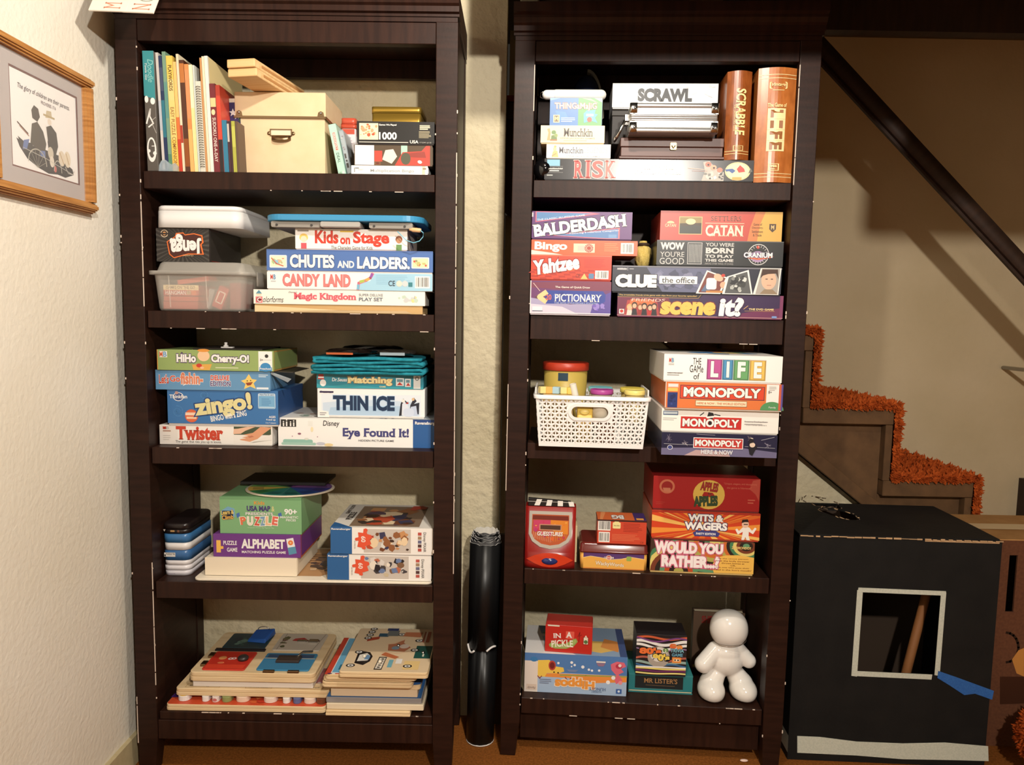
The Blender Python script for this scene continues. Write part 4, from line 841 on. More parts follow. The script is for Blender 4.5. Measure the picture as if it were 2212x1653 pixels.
# bagged odds and ends on the towel
def bag(name, label, px, py, v, rx, ry, rz, m, seed, inner=None):
    u, z = LC.pt(px, py, v); t = thing(name, label, 'plastic bag', LC.place(u, v+ry, tt))
    rd = random.Random(seed); mb = MB(); rings = []
    for j in range(7):
        a = j/6; q = (1-(2*a-1)**2)**.5 if 0 < a < 1 else .15
        rings.append([((rx*(.55+.45*q))*math.cos(2*math.pi*i/18)*(1+rd.uniform(-.10, .10)), ry*(.55+.45*q)*math.sin(2*math.pi*i/18)*(1+rd.uniform(-.1, .1)), max(.0003, rz*a+rd.uniform(-.002, .002)*(0 < j))) for i in range(18)])
    mb.loft(rings, m, smooth=False); mb.build('bag', t)
    if inner: inner(t)
bag('plastic_bag', 'crumpled dark plastic bag with orange pieces on the folded towel', 745, 763, .055, .058, .05, .013, mat((44, 34, 30), .25), 3, lambda t: MB().box(-.045, -.053, .001, .02, -.050, .006, mat((196, 92, 44), .4)).build('orange_card', t))
bag('plastic_bag', 'crumpled bag with a clear glinting corner at the right on the towel', 848, 764, .052, .048, .045, .012, mat((70, 62, 56), .2), 8, lambda t: MB().box(-.03, -.049, .001, .03, -.046, .008, CLEAR2).build('clear_corner', t))
bag('plastic_bag', 'flat black bag lying behind the others on the towel', 800, 755, .155, .085, .03, .018, mat((24, 22, 22), .3), 12)
# ================================================================ LEFT BOOKCASE, fourth shelf
S = LC.sh[3]
# --- three flat tins at the left end
TW = LC.pt(424, 1236, .045)
def tin(label, xl, xr, yt, yb, v, base, body, lidc, dd=.145, split=.5, deco=None):
    u0, u1, w, h, _, z0 = span(LC, v, xl, xr, yt, yb)
    u0 = max(u0, .0480); w = u1-u0
    t = thing('flat_tin', label, 'tin', LC.place((u0+u1)/2, v+dd/2, base), 'flat tins stacked at the left end of the fourth shelf')
    r = .018
    MB().rbox(-w/2, -dd/2, 0, w/2, dd/2, h*split, r, mat(body, .35), 6).build('body', t)
    mb = MB().loft([rrect(-w/2-.0008, -dd/2-.0008, w/2+.0008, dd/2+.0008, r, 6, h*split+.0004), rrect(-w/2-.0008, -dd/2-.0008, w/2+.0008, dd/2+.0008, r, 6, h-.003), rrect(-w/2+.003, -dd/2+.003, w/2-.003, dd/2-.003, r-.004, 6, h)], mat(lidc, .3))
    mb.build('lid', t)
    if deco: deco(t, w, dd, h)
    return base+h+.0004
def dw(t, w, d, h): P = Print(Face((-w/2, -d/2, 0), (1,0,0), (0,0,1), w, h), t, 'printed_label'); P.R(.2, .12, .45, .2, (170, 160, 176)); P.done()
def dl(t, w, d, h): P = Print(Face((-w/2, -d/2-.0009, 0), (1,0,0), (0,0,1), w, h), t, 'printed_label'); P.R(.06, .56, .48, .84, (226, 222, 216)).T('PUZZLE TIN', .14, .46, .68, .80, (40, 40, 44), .02).R(.07, .58, .12, .72, (40, 40, 44)); P.done()
def dk(t, w, d, h):
    P = Print(Face((-w/2, -d/2, h-.0004), (1,0,0), (0,1,0), w, d), t, 'printed_top'); P.R(.07, .06, .93, .94, (40, 24, 22)).poly([(.1, .1), (.5, .08), (.9, .2), (.86, .6), (.4, .5), (.12, .3)], (216, 130, 96)).poly([(.2, .55), (.9, .65), (.85, .9), (.2, .88)], (150, 50, 34)).E(.5, .55, .16, (236, 160, 110), .5).L([(.1, .42), (.9, .52)], .05, (244, 214, 190)); P.done()
    P = Print(Face((-w/2, -d/2-.0009, 0), (1,0,0), (0,0,1), w, h), t, 'printed_label'); P.poly([(.05, .42), (.14, .42), (.095, .2)], (200, 190, 180)).R(.32, .18, .48, .34, (190, 150, 96)).R(.58, .15, .66, .36, (120, 80, 60)); P.done()
b = tin('white flat tin with a pale lid at the bottom of the tin stack', 333, 410, 1219, 1241, .0500, S, (226, 222, 230), (236, 232, 236), deco=dw)
b = tin('blue-lidded flat tin with a small paper label, second from the bottom', 333, 409, 1187, 1219, .0500, b, (232, 228, 230), (58, 106, 160), split=.32, deco=dl)
b = tin('blue-topped white flat tin, second from the top of the tin stack', 333, 408, 1152, 1187, .0500, b, (236, 232, 230), (62, 118, 172), split=.45)
b = tin('black flat tin with an orange picture on its lid, topmost of the tin stack', 333, 407, 1130, 1152, .0500, b, (30, 24, 24), (34, 26, 26), split=.4, deco=dk)
# --- thin picture board under the puzzle boxes
u0, u1, w, h, _, z0 = span(LC, .014, 416, 933, 1250, 1258); d = .255
t = thing('picture_board', 'thin cream board with rounded corners and a faded picture under the puzzle boxes', 'board', LC.place((u0+u1)/2, .016+d/2, S))
MB().prism(rr2(-w/2, -d/2, w/2, d/2, .016, 6), 'z', 0, .0052, mat((244, 232, 212), .6)).build('board', t, .001)
pb = S+.0060
P = Print(Face((-w/2, -d/2, .0052), (1,0,0), (0,1,0), w, d), t, 'printed_top'); P.poly([(.36, .12), (.52, .12), (.55, .2), (.70, .95), (.3, .95)], (196, 150, 104)).blobs(.42, .20, .62, .9, [(120, 80, 60), (160, 60, 50), (60, 56, 70), (226, 190, 150), (90, 70, 60)], 22, 4, .09)
for i in range(5): P.R(.40, .5+.06*i, .62, .515+.06*i, (120, 80, 56))
P.done(); pb += .0008
# --- plain cream box, purple box, green box, colour wheel
it = carton(LC, 'plain_box', 'plain cream lidless box under the purple alphabet box', .038, 443, 641, 1207, 1245, .19, pb, (240, 226, 202), 'tuck', cat='box', rough=.6); base = it.top; fin(it)
it = carton(LC, 'game_box', 'purple alphabet puzzle box with white capitals and an orange side', .045, 461, 649.5, 1156, 1205, .195, base, (112, 56, 136), 'tuck', side=(196, 96, 44)); base = it.top
it.art.poly([(.035, .18), (.085, .18), (.085, .34), (.115, .34), (.115, .46), (.085, .46), (.085, .72), (.035, .72)], (244, 190, 90)).poly([(.865, .12), (.955, .20), (.915, .88), (.835, .82)], (240, 238, 240)).poly([(.865, .12), (.955, .20), (.938, .50), (.852, .44)], (90, 150, 180)).E(.885, .66, .11, (236, 130, 60)).E(.885, .66, .04, (240, 200, 160))
it.ttl.T('PUZZLE', .115, .27, .52, .70, WHT, .02).T('GAME', .155, .275, .22, .40, WHT, .02).T('ALPHABET', .32, .82, .38, .80, WHT, .045).T('MATCHING PUZZLE GAME', .325, .83, .17, .28, WHT, .02); fin(it)
P = Print(it.f['r'], it.root, 'side_print'); P.R(0, 0, 1, 1, (196, 96, 44)).R(0, 0, .28, 1, (112, 56, 136)).R(.06, .3, .2, .8, (214, 170, 110)).lines(.5, .2, .85, .8, 6, (170, 80, 36), .4).poly([(.32, .1), (.34, .9), (.38, .9), (.36, .1)], (226, 130, 60)); P.done()
it = carton(LC, 'game_box', 'green magnetic map puzzle box below the colour wheel', .050, 475, 651.5, 1075, 1153.5, .185, base, (128, 178, 126), 'tuck', side=(96, 128, 96)); base = it.top
P = it.art; P.R(0, .93, 1, 1, (112, 160, 112)).poly([(.02, .42), (.06, .36), (.19, .46), (.18, .68), (.10, .74), (.02, .62)], (120, 170, 200)).R(.03, .40, .16, .62, (30, 34, 50)).poly([(.21, .42), (.245, .48), (.24, .58), (.20, .54)], (70, 110, 180)).poly([(.72, .48), (.76, .5), (.75, .6), (.71, .56)], (70, 110, 180))
it.ttl.T('Learn &', .015, .17, .52, .64, (246, 214, 120), .02, rot=6, out=((30, 34, 50), .05)).T('Climb', .025, .165, .38, .50, (244, 190, 90), .02, rot=6, out=((30, 34, 50), .05)).T('Kids', .42, .55, .80, .90, (226, 150, 60), .02).T('USA MAP', .33, .62, .62, .77, (70, 56, 116), .05).T('&', .635, .67, .62, .76, (226, 214, 150), .01).T('PRESIDENTS', .315, .65, .51, .59, (236, 232, 226), .03, out=((80, 110, 100), .03))
for i, (c, x) in enumerate((('P', .25), ('U', .335), ('Z', .42), ('Z', .49), ('L', .56), ('E', .64))): it.ttl.T(c, x, x+.07, .22+.01*abs(i-2.5), .46+.005*i, ((226, 120, 80), (236, 226, 206), (210, 90, 70), (120, 160, 190), (236, 190, 150), (226, 110, 90))[i], .05, out=((250, 246, 236), .05), rot=(8, 0, -4, 4, -4, -8)[i])
it.ttl.T('90+', .79, .945, .54, .70, WHT, .035).T('MAGNETIC', .74, .96, .44, .50, WHT, .015).T('PIECES', .81, .93, .36, .42, WHT, .015).T('Geography Includes Big Magnetic Map', .34, .66, .15, .18, (220, 236, 216)); fin(it)
u0, u1, w, h, _, z0 = span(LC, .045, 504, 701, 1045, 1073)
rw = w/2
t = thing('colour_wheel', 'round disc with purple, blue, green and yellow wedges lying on the green box', 'game board', LC.place((u0+u1)/2, .045+.092, base+.0012))
mb = MB().lathe([(rw*.985, 0), (rw, .0012), (rw, .0028), (rw*.985, .0038), (.0005, .0038)], mat((226, 212, 190), .5), n=64, sy=.092/rw); mb.build('disc', t)
F = Face((-rw, -.092, .0038), (1,0,0), (0,1,0), 2*rw, .184); P = Print(F, t, 'printed_wedges')
wc = [(40, 126, 120), (44, 84, 160), (60, 60, 140), (120, 80, 140), (150, 90, 150), (110, 60, 120), (40, 40, 60), (56, 90, 60), (120, 170, 90), (226, 190, 90), (66, 150, 90), (50, 140, 130)]
for i in range(12):
    a0, a1 = math.radians(-90+30*i), math.radians(-60+30*i)
    P.poly([(.5, .5)]+[(.5+.47*math.cos(a0+(a1-a0)*j/4), .5+.47*math.sin(a0+(a1-a0)*j/4)) for j in range(5)], wc[i])
for i in range(12):
    a0 = math.radians(-90+30*i); P.poly([(.5+.30*math.cos(a0+.05), .5+.30*math.sin(a0+.05)), (.5+.42*math.cos(a0+.1), .5+.42*math.sin(a0+.1)), (.5+.42*math.cos(a0+.42), .5+.42*math.sin(a0+.42)), (.5+.30*math.cos(a0+.47), .5+.30*math.sin(a0+.47))], tuple(max(0, int(c*.8)) for c in wc[i]))
P.done()
wt = base+.0012+.0038+.0008
u0, u1, w, h, _, z0 = span(LC, .155, 519, 703, 1034, 1042)
t = thing('flat_box', 'thin black box lying on the back half of the colour wheel', 'box', LC.place((u0+u1)/2, .155+.055, wt+.0006))
MB().box(-w/2, -.055, 0, w/2, .055, .008, mat((26, 22, 22), .5)).build('lid', t, .001); MB().box(-w/2+.001, -.054, -.0003, w/2-.001, .054, -.0001, mat((40, 34, 32), .6)).build('tray', t)
# --- two big jigsaw boxes on the right
def jig(label, v, xl, xr, yt, yb, base, seed, cols):
    it = carton(LC, 'jigsaw_box', label, v, xl, xr, yt, yb, .215, base, (248, 244, 238), 'tuck', cat='jigsaw', group='giant floor jigsaw boxes on the fourth shelf')
    P = it.art; P.R(0, 0, .21, 1, (44, 100, 158)).R(.325, .06, .785, .95, (206, 196, 186))
    P.blobs(.33, .08, .78, .93, cols, 30, seed, .17)
    x, y = .305, .58; k = it.h/it.w
    P.poly([(.262, .28), (.305, .25), (.315, .18), (.335, .22), (.34, .30), (.40, .38), (.385, .55), (.41, .62), (.40, .72), (.36, .76), (.35, .90), (.325, .96), (.32, .80), (.27, .82), (.275, .64), (.245, .60), (.245, .52), (.275, .50)], (232, 90, 60))
    P.E(.255, .56, .06, (232, 90, 60)).E(.345, .90, .07, (232, 90, 60)).E(.33, .24, .06, (232, 90, 60)).E(.39, .66, .06, (232, 90, 60))
    for i in range(5): P.R(.855, .14+.15*i, .89, .25+.15*i, ((190, 90, 80), (90, 60, 60), (110, 110, 140), (170, 140, 110), (196, 90, 80))[i])
    it.ttl.T('Ravensburger', .01, .20, .88, .97, WHT, .025).T('60', .30, .345, .45, .68, (250, 230, 220), .03, rot=-90).T('Disney PIXAR', .90, .935, .12, .86, (90, 84, 80), .004, rot=-90).T('60 PIECES', .232, .245, .2, .5, (150, 130, 120), rot=-90)
    fin(it)
    Q = Print(it.f['t'], it.root, 'top_print'); Q.R(0, 0, 1, 1, (240, 234, 226)).poly([(0, 0), (.21, 0), (.05, .16), (0, .2)], (44, 100, 158)).R(.17, .05, .86, .92, (140, 116, 96)).blobs(.18, .06, .85, .9, cols+[(90, 70, 90), (60, 50, 46)], 40, seed+1, .16).poly([(.68, .76), (.74, .74), (.78, .8), (.84, .78), (.86, .88), (.80, .95), (.7, .93)], (190, 66, 50))
    Q.T('GIANT FLOOR', .035, .075, .55, .95, (70, 66, 66), .02, rot=90).T('PUZZLE', .085, .15, .30, .62, (60, 56, 56), .03, rot=90); Q.done()
    return it.top
c1 = [(120, 70, 44), (206, 150, 100), (240, 214, 176), (70, 50, 40), (150, 96, 60), (60, 60, 90), (196, 80, 50), (226, 226, 220)]
c2 = [(70, 66, 70), (206, 190, 160), (240, 230, 214), (40, 36, 40), (130, 96, 70), (110, 130, 170), (190, 110, 80), (226, 220, 214)]
b = jig('white jigsaw box with blue end, lower of the two on the cream board', .022, 707, 931, 1199, 1254, pb, 5, c2)
b = jig('white jigsaw box with blue end and a picture top, upper of the two', .020, 714, 935, 1140, 1197.5, b+.0016, 8, c1)

# ================================================================ LEFT BOOKCASE, bottom shelf: wooden puzzles and boards
S = LC.sh[4]
def board(label, v, xl, xr, yt, yb, dd, base, top, edge=PLY, vr=None, r=.010, name='wooden_puzzle', h=None, cat='wooden puzzle', rim=True, group='wooden puzzle boards on the bottom left shelf'):
    u0, u1, w, hh, yaw, z0 = span(LC, v, xl, xr, yt, yb, vr); h = h or hh
    vr = v if vr is None else vr
    ax = Vector((math.cos(yaw), math.sin(yaw), 0)); ay = Vector((-math.sin(yaw), math.cos(yaw), 0)); c = Vector((u0, v, 0)) + ax*w/2 + ay*dd/2
    t = thing(name, label, cat, LC.place(c.x, c.y, base, yaw), group)
    hb = h*.5 if rim else h
    MB().prism(rr2(-w/2, -dd/2, w/2, dd/2, r, 5), 'z', 0, hb-(.0002 if rim else 0), edge).build('backing', t, .0008)
    if rim: MB().prism(rr2(-w/2+.0006, -dd/2+.0006, w/2-.0006, dd/2-.0006, r, 5), 'z', hb, h, edge).build('frame_layer', t, .0012)
    F = Face((-w/2, -dd/2, h), (1,0,0), (0,1,0), w, dd); P = Print(F, t, 'printed_top')
    if top: P.poly([(x/w+.5, y/dd+.5) for x, y in rr2(-w/2+.002, -dd/2+.002, w/2-.002, dd/2-.002, r*.9)], top)
    return t, P, w, dd, h, base+h+.0004+.0006
def piece(t, x0, y0, x1, y1, z, h, c, r=.3, nm='puzzle_piece'):
    mb = MB().prism(rr2(x0, y0, x1, y1, r*min(x1-x0, y1-y0), 4), 'z', z+.0004, z+h, mat(c, .45)); return mb.build(nm, t, .0006)
# left stack
t, P, w, d, h, b = board('red wooden puzzle board with chunky white pieces, bottom of the left pile', .012, 357, 703, 1523, 1536, .262, S, (214, 84, 50))
P.blobs(.01, .02, .99, .4, [(226, 110, 60), (196, 60, 40), (236, 140, 80), (206, 70, 46)], 60, 5, .06).poly([(.0, .12), (.05, .12), (.05, .3), (.01, .3)], (70, 40, 110)); P.done()
hp = .0135
for i, (x, ww, y, c) in enumerate(((.055, .075, .05, (244, 240, 236)), (.21, .045, .045, (244, 240, 236)), (.275, .045, .03, (240, 226, 220)), (.335, .06, .035, (150, 160, 100)), (.42, .085, .05, (240, 214, 190)), (.595, .085, .04, (240, 224, 210)), (.72, .045, .03, (244, 240, 236)), (.785, .05, .025, (100, 110, 160)), (.85, .075, .03, (240, 220, 206)), (.93, .06, .03, (120, 70, 46)))):
    o = piece(t, (x-.5)*w, -d/2+.012+(y-.03)*.1, (x+ww-.5)*w, -d/2+.012+.034, h, hp, c, .45)
    if i == 0: Print(Face(((x-.5)*w, -d/2+.012, h+hp), (1,0,0), (0,1,0), ww*w, .034), o, 'printed_face').E(.5, .5, .4, (240, 196, 90)).done()
    if i == 2: Print(Face(((x-.5)*w, -d/2+.012+(y-.03)*.1, h), (1,0,0), (0,0,1), ww*w, hp), o, 'printed_face').E(.5, .5, .4, (206, 120, 120), .7).done()
b += hp-.0004
t, P, w, d, h, b = board('pale plywood vehicle puzzle with black captions in the left pile', .030, 378, 711, 1497, 1512, .235, b, None)
for s0, s1, c, tx_ in ((.06, .28, (96, 56, 50), 'fire engine'), (.45, .62, (110, 84, 130), 'fork lift loader'), (.74, .95, (150, 90, 90), 'dumper fire truck')):
    P.R(s0, .16, s1, .50, c).L([(s0, .10), (s0, .03), (s1, .03), (s1, .10), (s0, .10)], .006, (190, 150, 96)).E(s0+.04, .17, .02, (190, 170, 160)).E(s1-.04, .17, .02, (190, 170, 160)).T(tx_, s0+.02, s1-.02, .045, .085, (70, 50, 40), .005)
P.done()
t, P, w, d, h, b = board('white-edged puzzle with a pale blue sky margin in the left pile', .040, 416, 676, 1469, 1484, .21, b, (176, 206, 214), mat((240, 232, 224), .6), r=.003, rim=False, name='tray_puzzle', cat='tray puzzle')
P.blobs(.8, .02, 1, 1, [(196, 216, 220), (150, 190, 206), (214, 206, 190)], 12, 2, .1); P.done()
t, P, w, d, h, b = board('wooden busy board with latches and painted doors, topmost of the left pile', .030, 407, 680, 1452, 1471, .235, b, None, r=.014)
P.done(); lt = h
def leaf(x0, y0, x1, y1, c, nm, hh=.004):
    o = MB().prism(rr2((x0-.5)*w, (y0-.5)*d, (x1-.5)*w, (y1-.5)*d, .006, 4), 'z', lt+.0003, lt+hh, mat(c, .45)).build(nm, t, .0006)
    return o, Print(Face(((x0-.5)*w, (y0-.5)*d, lt+hh), (1,0,0), (0,1,0), (x1-x0)*w, (y1-y0)*d), o, 'printed_face')
o, P = leaf(.09, .04, .43, .46, (206, 56, 40), 'red_door'); P.R(.05, .05, .95, .95, (200, 50, 36)).R(.05, .05, .95, .26, (226, 70, 46)).E(.28, .62, .10, (226, 150, 90)).E(.33, .35, .09, (226, 120, 80), .6).E(.48, .58, .06, (236, 226, 220)).E(.56, .60, .06, (236, 226, 220)).E(.48, .58, .03, (196, 50, 40)).E(.56, .6, .03, (196, 50, 40)); P.done()
mb = MB().lathe([(.013, lt+.0042), (.014, lt+.010), (.010, lt+.014), (.001, lt+.0145)], mat((50, 44, 42), .4), ((.36-.5)*w, (.27-.5)*d, 0), 18); mb.build('latch_knob', o)
for y in (.12, .32): MB().box((.055-.5)*w, (y-.5)*d, lt+.0003, (.085-.5)*w+.004, (y+.09-.5)*d, lt+.007, BRONZE).build('hinge', t, .0008)
o, P = leaf(.52, .05, .94, .44, (60, 134, 176), 'blue_door'); P.R(.03, .05, .97, .7, (62, 130, 172)).R(.05, .72, .95, .92, (58, 84, 120)).R(.0, .66, 1, .70, (214, 206, 190)); P.done()
MB().box((.64-.5)*w, (.20-.5)*d, lt+.0042, (.83-.5)*w, (.33-.5)*d, lt+.011, mat((60, 50, 46), .35)).build('bolt_latch', o, .001); MB().tube([((.80-.5)*w, (.30-.5)*d, lt+.012), ((.82-.5)*w, (.42-.5)*d, lt+.012), ((.90-.5)*w, (.43-.5)*d, lt+.012)], .0022, CHROME, 8).build('bolt_pin', o)
for x in (.585, .78): MB().box((x-.5)*w, (-.002-.5)*d+.002, lt+.0003, (x+.09-.5)*w, (.04-.5)*d, lt+.006, BRONZE).build('hinge', t, .0008)
o, P = leaf(.53, .52, .93, .95, (196, 186, 172), 'grey_door'); P.R(.02, .02, .98, .98, (196, 184, 168)).blobs(.05, .1, .25, .85, [(110, 104, 70), (120, 90, 80), (90, 90, 60)], 8, 3, .12).poly([(.3, .55), (.5, .5), (.62, .62), (.52, .74), (.34, .68)], (170, 50, 50)).R(.6, .52, .9, .6, (90, 50, 40)).L([(.1, .02), (.1, .98)], .01, (90, 80, 70)).L([(.86, .0), (.95, 1)], .01, (90, 80, 70)); P.done()
MB().box((.80-.5)*w, (.70-.5)*d, lt+.0042, (.88-.5)*w, (.77-.5)*d, lt+.009, CHROME).build('hasp', o, .0008); MB().box((.70-.5)*w, (.72-.5)*d, lt+.0042, (.78-.5)*w, (.76-.5)*d, lt+.008, CHROME).build('hasp', o, .0008)
o, P = leaf(.10, .55, .46, .93, (40, 66, 74), 'dark_door'); P.R(.04, .05, .96, .95, (42, 62, 66)).blobs(.06, .1, .6, .9, [(60, 90, 80), (40, 50, 60), (90, 120, 110)], 10, 6, .15); P.done()
MB().box((.06-.5)*w, (.49-.5)*d, lt+.0003, (.48-.5)*w, (.54-.5)*d, lt+.005, mat((26, 24, 30), .4)).build('wheel_strip', t, .001)
mb = MB(); mb.hexa([((.27-.5)*w, (.70-.5)*d, lt+.0045), ((.44-.5)*w, (.66-.5)*d, lt+.0045), ((.47-.5)*w, (.92-.5)*d, lt+.0045), ((.29-.5)*w, (.94-.5)*d, lt+.0045), ((.28-.5)*w, (.74-.5)*d, lt+.010), ((.43-.5)*w, (.70-.5)*d, lt+.014), ((.47-.5)*w, (.90-.5)*d, lt+.024), ((.30-.5)*w, (.92-.5)*d, lt+.018)], mat((34, 84, 160), .5)); mb.build('blue_cloth_flap', o, .002)
mb = MB(); pts = [((.38+.05*math.cos(a)-.5)*w, (.86-.5)*d, lt+.024+.008*math.sin(a)) for a in [math.pi*i/8 for i in range(9)]]; mb.tube(pts, .0012, CHROME, 6).build('ring', o)
# right stack
t, P, w, d, h, b = board('plain pale board at the very bottom of the right pile', .002, 703, 886, 1535.5, 1546, .20, S, None, r=.002); P.done()
t, P, w, d, h, b = board('cream hardback board book, second from the bottom of the right pile', .008, 705, 915, 1523, 1535, .262, b, (226, 210, 184), mat((236, 220, 190), .6), r=.003, rim=False, name='board_book', cat='board book'); P.done()
t, P, w, d, h, b = board('blue topped grey-edged tray puzzle sticking out on the right of its pile', .012, 704, 911, 1513, 1524, .25, b, (60, 112, 176), mat((150, 146, 146), .6), r=.003, rim=False, name='tray_puzzle', cat='tray puzzle'); P.R(.03, .03, .97, .97, (70, 124, 190)); P.done()
t, P, w, d, h, b = board('orange-red topped thick wooden puzzle in the right pile', .016, 714, 902, 1501, 1517, .22, b, (222, 92, 52), mat((226, 204, 172), .6), r=.003, rim=False); P.blobs(.02, .01, .98, .2, [(236, 130, 70), (190, 60, 40), (240, 160, 90)], 14, 4, .06).R(.82, .0, .86, .08, (40, 30, 30)); P.done()
t, P, w, d, h, b = board('tan wooden puzzle with a blue corner in the right pile', .014, 712, 908, 1490, 1500, .235, b, None, rim=False); P.poly([(.9, .0), (1, .03), (1, .3), (.84, .12)], (62, 110, 176)).R(.0, .5, 1, .98, (150, 112, 70)); P.done()
t, P, w, d, h, b = board('cream board with a row of black and white squares along its edge', -.004, 694, 891, 1476.5, 1487, .21, b, None)
for i in range(9): P.R(.02+.11*i, .03, .075+.11*i, .10, (34, 28, 28)); P.R(.08+.11*i, .05, .11+.11*i, .09, (246, 240, 232))
P.R(.1, .14, .5, .25, (206, 170, 110)).R(.55, .14, .95, .25, (190, 130, 116)).R(.53, .13, .57, .22, (50, 40, 40)); P.done()
t, P, w, d, h, b = board('thin bare wooden backing board just above the black and white squares', .000, 697, 891, 1468, 1473, .20, b, None, rim=False); P.done()
t, P, w, d, h, b = board('wooden puzzle with a bright blue and red picture under the vehicle puzzle', -.006, 701, 900, 1454.5, 1466, .205, b, (240, 236, 232))
P.R(.0, .0, .06, 1, (206, 70, 50)).R(.07, .05, .96, .98, (110, 176, 214)).R(.12, .12, .28, .25, (40, 110, 140)).R(.42, .06, .62, .24, (244, 222, 140)).R(.66, .08, .74, .22, (150, 30, 36)).R(.75, .08, .95, .2, (30, 84, 140)).R(.28, .06, .4, .2, (196, 186, 176))
for i in range(12): P.R(.03+.08*i, .008, .075+.08*i, .03, ((60, 50, 100), (206, 60, 50), (240, 190, 80), (60, 80, 110))[i % 4])
P.done()
t, P, w, d, h, b = board('pale wooden vehicle puzzle with black and white wheels, topmost of the right pile', -.022, 731, 924, 1433.5, 1446, .25, b, None, r=.008)
P.poly([(x/w+.5, y/d+.5) for x, y in rr2(-w/2+.002, -d/2+.002, w/2-.002, d/2-.002, .008)], (232, 206, 170))
def wheel(x, y, r=.045): P.E(x, y, r, (30, 26, 26), .8).E(x, y, r*.66, (240, 236, 230), .8).E(x, y, r*.3, (30, 26, 26), .8)
P.poly([(.13, .18), (.24, .14), (.30, .22), (.31, .33), (.26, .42), (.18, .44), (.12, .40)], (34, 28, 28)).poly([(.15, .22), (.27, .24), (.28, .34), (.23, .40), (.15, .36)], (236, 230, 220)).poly([(.22, .26), (.28, .26), (.28, .34), (.24, .37)], (110, 150, 190)); wheel(.10, .13); wheel(.13, .42)
P.poly([(.38, .05), (.47, .05), (.48, .32), (.39, .32)], (30, 26, 26)).poly([(.39, .07), (.46, .07), (.47, .30), (.40, .30)], (236, 226, 210))
for i in range(5): P.E(.425+.004*i, .10+.043*i, .016, (50, 44, 40), .8)
P.R(.52, .10, .57, .26, (120, 180, 196)).R(.60, .18, .67, .28, (244, 240, 236)).R(.70, .06, .88, .24, (240, 206, 140)); wheel(.75, .13)
P.R(.79, .30, .98, .58, (26, 84, 76)).R(.885, .34, .905, .42, (226, 220, 200)); wheel(.78, .48)
P.poly([(.46, .46), (.66, .44), (.72, .54), (.62, .64), (.62, .72), (.52, .62), (.44, .60)], (186, 116, 84)).E(.54, .52, .04, (130, 150, 166)).E(.64, .56, .05, (226, 206, 190)).L([(.42, .60), (.60, .70), (.64, .76)], .01, (236, 196, 160)).L([(.40, .42), (.6, .40), (.72, .46)], .01, (236, 196, 160)).poly([(.4, .36), (.58, .28), (.62, .32), (.44, .42)], (196, 110, 70))
wheel(.80, .70); wheel(.56, .84); P.R(.84, .66, .92, .92, (176, 90, 66)).R(.86, .66, .88, .92, (240, 226, 210)).poly([(.58, .8), (.8, .78), (.82, .9), (.6, .9)], (196, 120, 84)).R(.28, .78, .40, .86, (30, 84, 110)).R(.38, .80, .52, .94, (110, 116, 116)).R(.36, .93, .5, .99, (40, 60, 110)).poly([(.16, .66), (.3, .72), (.3, .78), (.16, .74)], (176, 70, 46))
for i in range(4): wheel(.16+.008*i, .74+.075*i, .04)
P.done()
for (x, y) in ((.425, .19), (.89, .40), (.22, .30), (.57, .55)):
    MB().lathe([(.0035, h+.0012), (.0045, h+.004), (.0035, h+.007), (.0005, h+.0078)], CHROME if x > .5 else mat((240, 230, 210), .4), ((x-.5)*w, (y-.5)*d, 0), 12).build('peg', t)
# ================================================================ RIGHT BOOKCASE, top shelf
S = RC.sh[0]
it = carton(RC, 'game_box', 'long glossy black war game box with red capitals along the top shelf front', .012, 1176, 1628, 343, 390.5, .24, S, (36, 34, 36), 'lid', tray=(30, 28, 30), rough=.24); base = it.top; risk_top = base
P = it.art; P.R(.012, .66, .075, .96, (90, 150, 176)).R(.014, .68, .073, .94, (120, 176, 200)).lines(.012, .40, .09, .58, 2, (206, 204, 200), .5).R(.012, .64, .09, .65, (150, 150, 150)).R(.012, .36, .09, .37, (150, 150, 150)).lines(.012, .2, .05, .28, 1, (190, 190, 186), .5)
P.E(.925, .5, .58, (232, 206, 150), .72).E(.925, .5, .50, (240, 222, 176), .72).poly([(.865, .58), (.90, .62), (.915, .52), (.90, .40), (.885, .50), (.87, .48)], (60, 90, 150)).poly([(.92, .60), (.935, .78), (.955, .62), (.96, .48), (.93, .44)], (196, 60, 50)).poly([(.975, .40), (.985, .66), (.995, .50)], (90, 90, 80)).R(.90, .1, .945, .24, (206, 160, 80))
P.poly([(.755, .05), (.77, .5), (.76, .9), (.79, .95), (.82, .62), (.86, .45), (.86, .05)], (176, 170, 160)).blobs(.755, .06, .87, .55, [(226, 220, 206), (120, 116, 110), (196, 190, 180), (70, 66, 66)], 18, 3, .13).E(.785, .80, .14, (206, 110, 90), .8).E(.81, .66, .14, (236, 160, 130), .8).E(.84, .55, .13, (206, 120, 96), .8).E(.785, .78, .05, (60, 40, 40)).E(.812, .64, .05, (60, 40, 40)).L([(.69, .62), (.78, .55)], .03, (214, 176, 160)).L([(.71, .5), (.78, .48)], .02, (190, 150, 140))
it.ttl.T('R', .142, .192, .12, .92, (196, 52, 44), .03, serif=.06, out=((240, 200, 190), .03)).T('I', .197, .225, .12, .92, (200, 60, 52), .03, serif=.06, out=((240, 200, 190), .03)).T('S', .230, .285, .12, .92, (206, 76, 66), .03, out=((240, 206, 196), .03)).T('K', .292, .345, .12, .92, (214, 100, 90), .03, serif=.06, out=((240, 214, 206), .03)).T('The World', .475, .62, .55, .78, WHT, .02, serif=.03).T('Conquest Game', .435, .66, .27, .50, WHT, .02, serif=.03).T('Ages 10 to Adult', .012, .09, .50, .58, (214, 212, 206), .01); fin(it)
